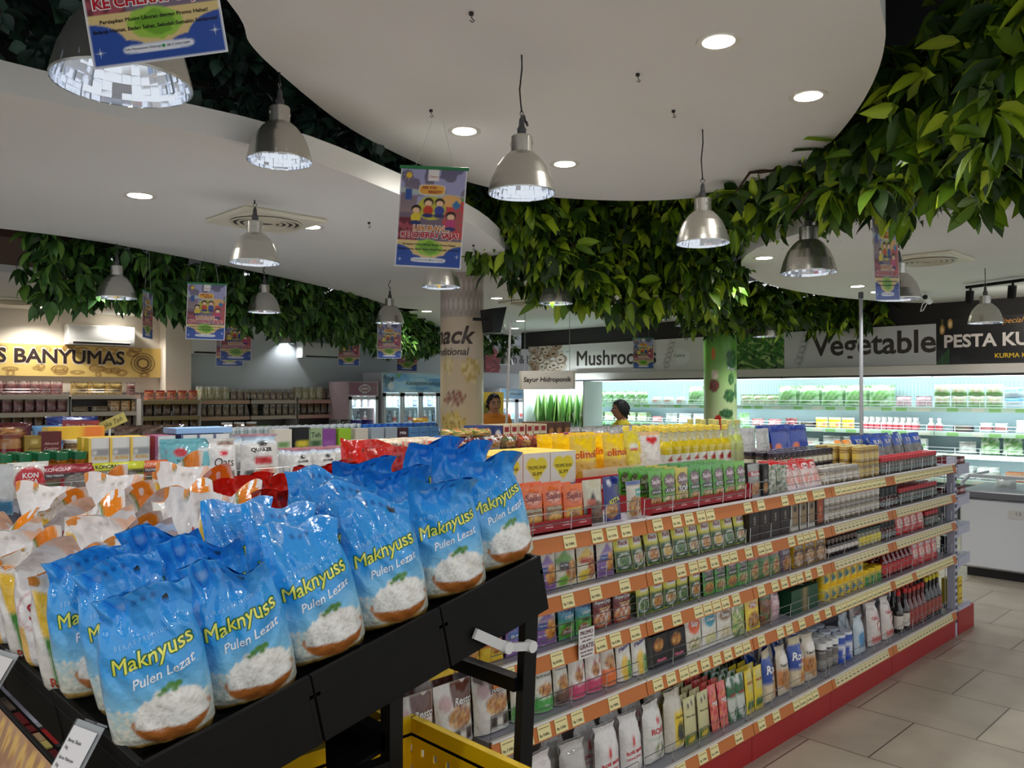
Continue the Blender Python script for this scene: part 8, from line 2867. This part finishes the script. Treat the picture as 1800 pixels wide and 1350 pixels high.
def head_mesh(skin, hair, longface=1.0):
    """head facing -Y, chin at z = 0; returns (face mesh builder, hair mesh builder)"""
    mb = MB()

    def hf(u, v):
        th = u * 2 * PI
        ph = (v - .5) * PI
        x = np.cos(ph) * np.sin(th)
        y = -np.cos(ph) * np.cos(th)
        z = np.sin(ph)
        X = x * .076 * (1 - .20 * np.clip(-z, 0, 1))
        Y = y * .098 * (1 - .10 * np.clip(-z, 0, 1)) + .012 * np.clip(z, 0, 1)
        Z = .118 + z * .118
        fr = np.clip(-y, 0, 1) ** 2
        # nose, brow, eye sockets, lips, chin
        nose = np.exp(-((X / .011) ** 2)) * np.exp(-(((Z - .098) / .020) ** 2))
        Y = Y - .020 * nose * fr
        Y = Y - .007 * np.exp(-((X / .010) ** 2)) * np.exp(-(((Z - .122) / .018) ** 2)) * fr
        for s in (-1, 1):
            Y = Y + .009 * np.exp(-(((X - s * .030) / .014) ** 2)) * np.exp(-(((Z - .122) / .011) ** 2)) * fr
        Y = Y - .005 * np.exp(-((X / .050) ** 2)) * np.exp(-(((Z - .140) / .008) ** 2)) * fr
        Y = Y - .007 * np.exp(-((X / .022) ** 2)) * np.exp(-(((Z - .060) / .009) ** 2)) * fr
        Y = Y - .006 * np.exp(-((X / .022) ** 2)) * np.exp(-(((Z - .018) / .014) ** 2)) * fr
        return X, Y, Z
    nu, nv = 48, 44
    U, V = np.meshgrid(np.linspace(0, 1, nu + 1), np.linspace(0, 1, nv + 1))
    X, Y, Z = hf(U, V)
    A = np.zeros(U.shape + (3,))
    A[:] = skin
    fr = Y < -.03
    A[fr & (np.abs(Z - .060) < .008) & (np.abs(X) < .023)] = C(130, 70, 62)
    A[fr & (np.abs(Z - .058) < .002) & (np.abs(X) < .023)] = C(84, 40, 38)
    for s in (-1, 1):
        A[fr & (np.abs(Z - .141 + .15 * np.abs(X - s * .03)) < .005) & (np.abs(X - s * .030) < .018)] = hair
    mb.grid(hf, nu, nv, A)
    for s in (-1, 1):
        ex, ey, ez = s * .030, -.079, .122
        for r, c, off in ((.0105, C(232, 228, 222), 0), (.0052, C(30, 20, 16), -.007)):
            vs, fs = [], []
            for j in range(7):
                for i in range(10):
                    a, b = 2 * PI * i / 10, PI * j / 6
                    vs.append((ex + r * 1.15 * math.sin(b) * math.cos(a), ey + off + r * math.cos(b) * -1, ez + r * .7 * math.sin(b) * math.sin(a)))
            for j in range(6):
                for i in range(10):
                    fs.append((j * 10 + i, j * 10 + (i + 1) % 10, (j + 1) * 10 + (i + 1) % 10, (j + 1) * 10 + i))
            mb.add(vs, fs, c)
        # ear
        vs, fs = [], []
        for j in range(7):
            for i in range(8):
                a, b = 2 * PI * i / 8, PI * j / 6
                vs.append((s * (.074 + .008 * math.cos(b)), .008 + .017 * math.sin(b) * math.cos(a), .105 + .030 * math.sin(b) * math.sin(a)))
        for j in range(6):
            for i in range(8):
                fs.append((j * 8 + i, j * 8 + (i + 1) % 8, (j + 1) * 8 + (i + 1) % 8, (j + 1) * 8 + i))
        mb.add(vs, fs, skin)
    hm = MB()

    def hairf(u, v):
        th = u * 2 * PI
        q = np.abs(u - .5) * 2          # 0 at the nape, 1 over the forehead
        low = np.interp(q, [0, .35, .55, .66, .76, .86, 1], [-.62, -.50, -.30, .02, .34, .40, .44])
        low = low + .05 * np.sin(th * 11) * (q > .7)
        ph = (low + (1 - low) * v) * PI / 2
        n = vnoise(u * 26, v * 7, 5) - .5
        g = 1 + .035 * np.sin(v * PI) + .06 * n * np.clip(1.2 - v, 0, 1)
        X = np.cos(ph) * np.sin(th) * .083 * g
        Y = -np.cos(ph) * np.cos(th) * .106 * g + .010 - .006 * (q > .75) * np.clip(1 - v, 0, 1)
        Z = .122 + np.sin(ph) * (.126 + .010 * n)
        return X, Y, Z
    hm.grid(hairf, 66, 18, col=hair)
    rs = np.random.default_rng(3)
    for k in range(70):
        u, v = rs.uniform(0, 1), rs.uniform(.05, .95) ** 1.5
        p0 = Vector([float(t) for t in hairf(np.array(u), np.array(v))])
        out = (p0 - Vector((0, .01, .11))).normalized()
        sweep = Vector((rs.normal(0, .5), -.5 if abs(u - .5) > .3 else .3, -.9)).normalized()
        hm.tube([p0 - out * .006, p0 + out * .006 + sweep * .012, p0 + out * .002 + sweep * .030], [.008, .006, .001], 5, hair)
    return mb, hm


def person(px, py_top, d, height, face_yaw, shirt, trousers, skin, hair, label, body_yaw=None, stoop=0.0):
    a = ray(px)
    root = empty('person', (d * a[0], d * a[1], 0), R(face_yaw), label, 'person')
    s = height / 1.70
    J = [((0, 0, .96), (.155, .115)), ((0, .005, 1.12), (.140, .105)), ((0, .01, 1.28), (.165, .115)), ((0, .012, 1.40), (.150, .10)), ((0, .010, 1.47), (.060, .058)), ((0, 0, 1.55), (.052, .054)),
         ((.17, .012, 1.40), (.062, .06)), ((.235, .02, 1.15), (.046, .046)), ((.225, -.05, .92), (.036, .036)), ((.222, -.075, .86), (.028, .034)),
         ((-.17, .012, 1.40), (.062, .06)), ((-.235, .02, 1.15), (.046, .046)), ((-.225, -.05, .92), (.036, .036)), ((-.222, -.075, .86), (.028, .034)),
         ((.095, 0, .86), (.092, .095)), ((.10, -.01, .48), (.062, .064)), ((.10, .01, .09), (.042, .045)), ((.105, -.13, .035), (.042, .03)),
         ((-.095, 0, .86), (.092, .095)), ((-.10, -.01, .48), (.062, .064)), ((-.10, .01, .09), (.042, .045)), ((-.105, -.13, .035), (.042, .03))]
    Bn = [(0, 1), (1, 2), (2, 3), (3, 4), (4, 5), (3, 6), (6, 7), (7, 8), (8, 9), (3, 10), (10, 11), (11, 12), (12, 13), (0, 14), (14, 15), (15, 16), (16, 17), (0, 18), (18, 19), (19, 20), (20, 21)]
    J = [((p[0] * s, p[1] * s, p[2] * s), (r[0] * s, r[1] * s)) for p, r in J]

    def colr(co):
        c = np.zeros((len(co), 3))
        z = co[:, 2] / s
        x = np.abs(co[:, 0]) / s
        c[:] = shirt
        c[z < .93] = trousers
        c[(z < .10)] = C(30, 28, 28)
        arm = (x > .185) & (z < 1.20) & (z > .75)
        c[arm] = skin
        c[(z > 1.475)] = skin
        return c
    skin_body('body', J, Bn, 0, M['body'], colr, root)
    hands = MB()
    for sd in (-1, 1):
        w0 = Vector((sd * .222 * s, -.075 * s, .86 * s))
        hands.tube([w0 + Vector((0, 0, .01)), w0 + Vector((0, -.012, -.045)), w0 + Vector((0, -.02, -.085))], [.026, .034, .030], 10, skin)
        for q in range(4):
            b = w0 + Vector((0, -.040 + .019 * q, -.082))
            L = (.07, .078, .074, .058)[q]
            hands.tube([b, b + Vector((-sd * .006, -.006, -L * .5)), b + Vector((-sd * .020, -.004, -L))], [.0088, .008, .006], 7, skin)
        b = w0 + Vector((0, -.038, -.03))
        hands.tube([b, b + Vector((-sd * .010, -.022, -.025)), b + Vector((-sd * .018, -.026, -.052))], [.011, .009, .007], 7, skin)
    hands.build('hand_pair', M['body'], root)
    fm, hm = head_mesh(skin, hair)
    hd = fm.build('head', M['body'], root)
    hd.location = (0, -.015 * s, 1.475 * s)
    hd.scale = (s * .98,) * 3
    hr = hm.build('hair', M['body'], hd)
    col = MB()
    col.lathe([(.062 * s, 1.475 * s), (.075 * s, 1.455 * s), (.085 * s, 1.435 * s)], 20, cy=.008, col=shirt, cap=False)
    col.build('collar', M['body'], root)
    return root, hd


SK1, SK2, HR = C(186, 138, 108), C(164, 118, 92), C(9, 8, 8)
cy_ = math.degrees(YC)
p1, h1 = person(868, 693, 9.8, 1.67, cy_ + 12, C(214, 130, 32), C(40, 40, 46), SK1, HR, 'person in an orange shirt with glasses standing right of the snack pillar')
h1.rotation_euler[2] = R(6)
gl = MB()
for s in (-1, 1):
    ring = [(s * .032 + .021 * math.cos(a), -.098, .121 + .016 * math.sin(a)) for a in np.linspace(0, 2 * PI, 15)]
    gl.tube(ring, .0017, 5, C(24, 24, 26))
    gl.tube([(s * .053, -.096, .124), (s * .076, -.02, .124), (s * .078, .01, .118)], .0017, 5, C(24, 24, 26))
gl.tube([(-.011, -.100, .124), (.011, -.100, .124)], .0017, 5, C(24, 24, 26))
gl.build('glasses', M['black_plastic'], h1)
p2, h2 = person(1092, 707, 9.2, 1.60, cy_ - 78, C(222, 200, 40), C(40, 44, 60), SK2, HR, 'person in a yellow shirt seen in profile before the chillers')
h2.rotation_euler[2] = R(-2)
print('SPAWNED', NSPAWN, 'OBJECTS', len(bpy.data.objects))
for lb, v in LABELS.items():
    if len(v) > 1:
        print('DUP', lb, len(v))
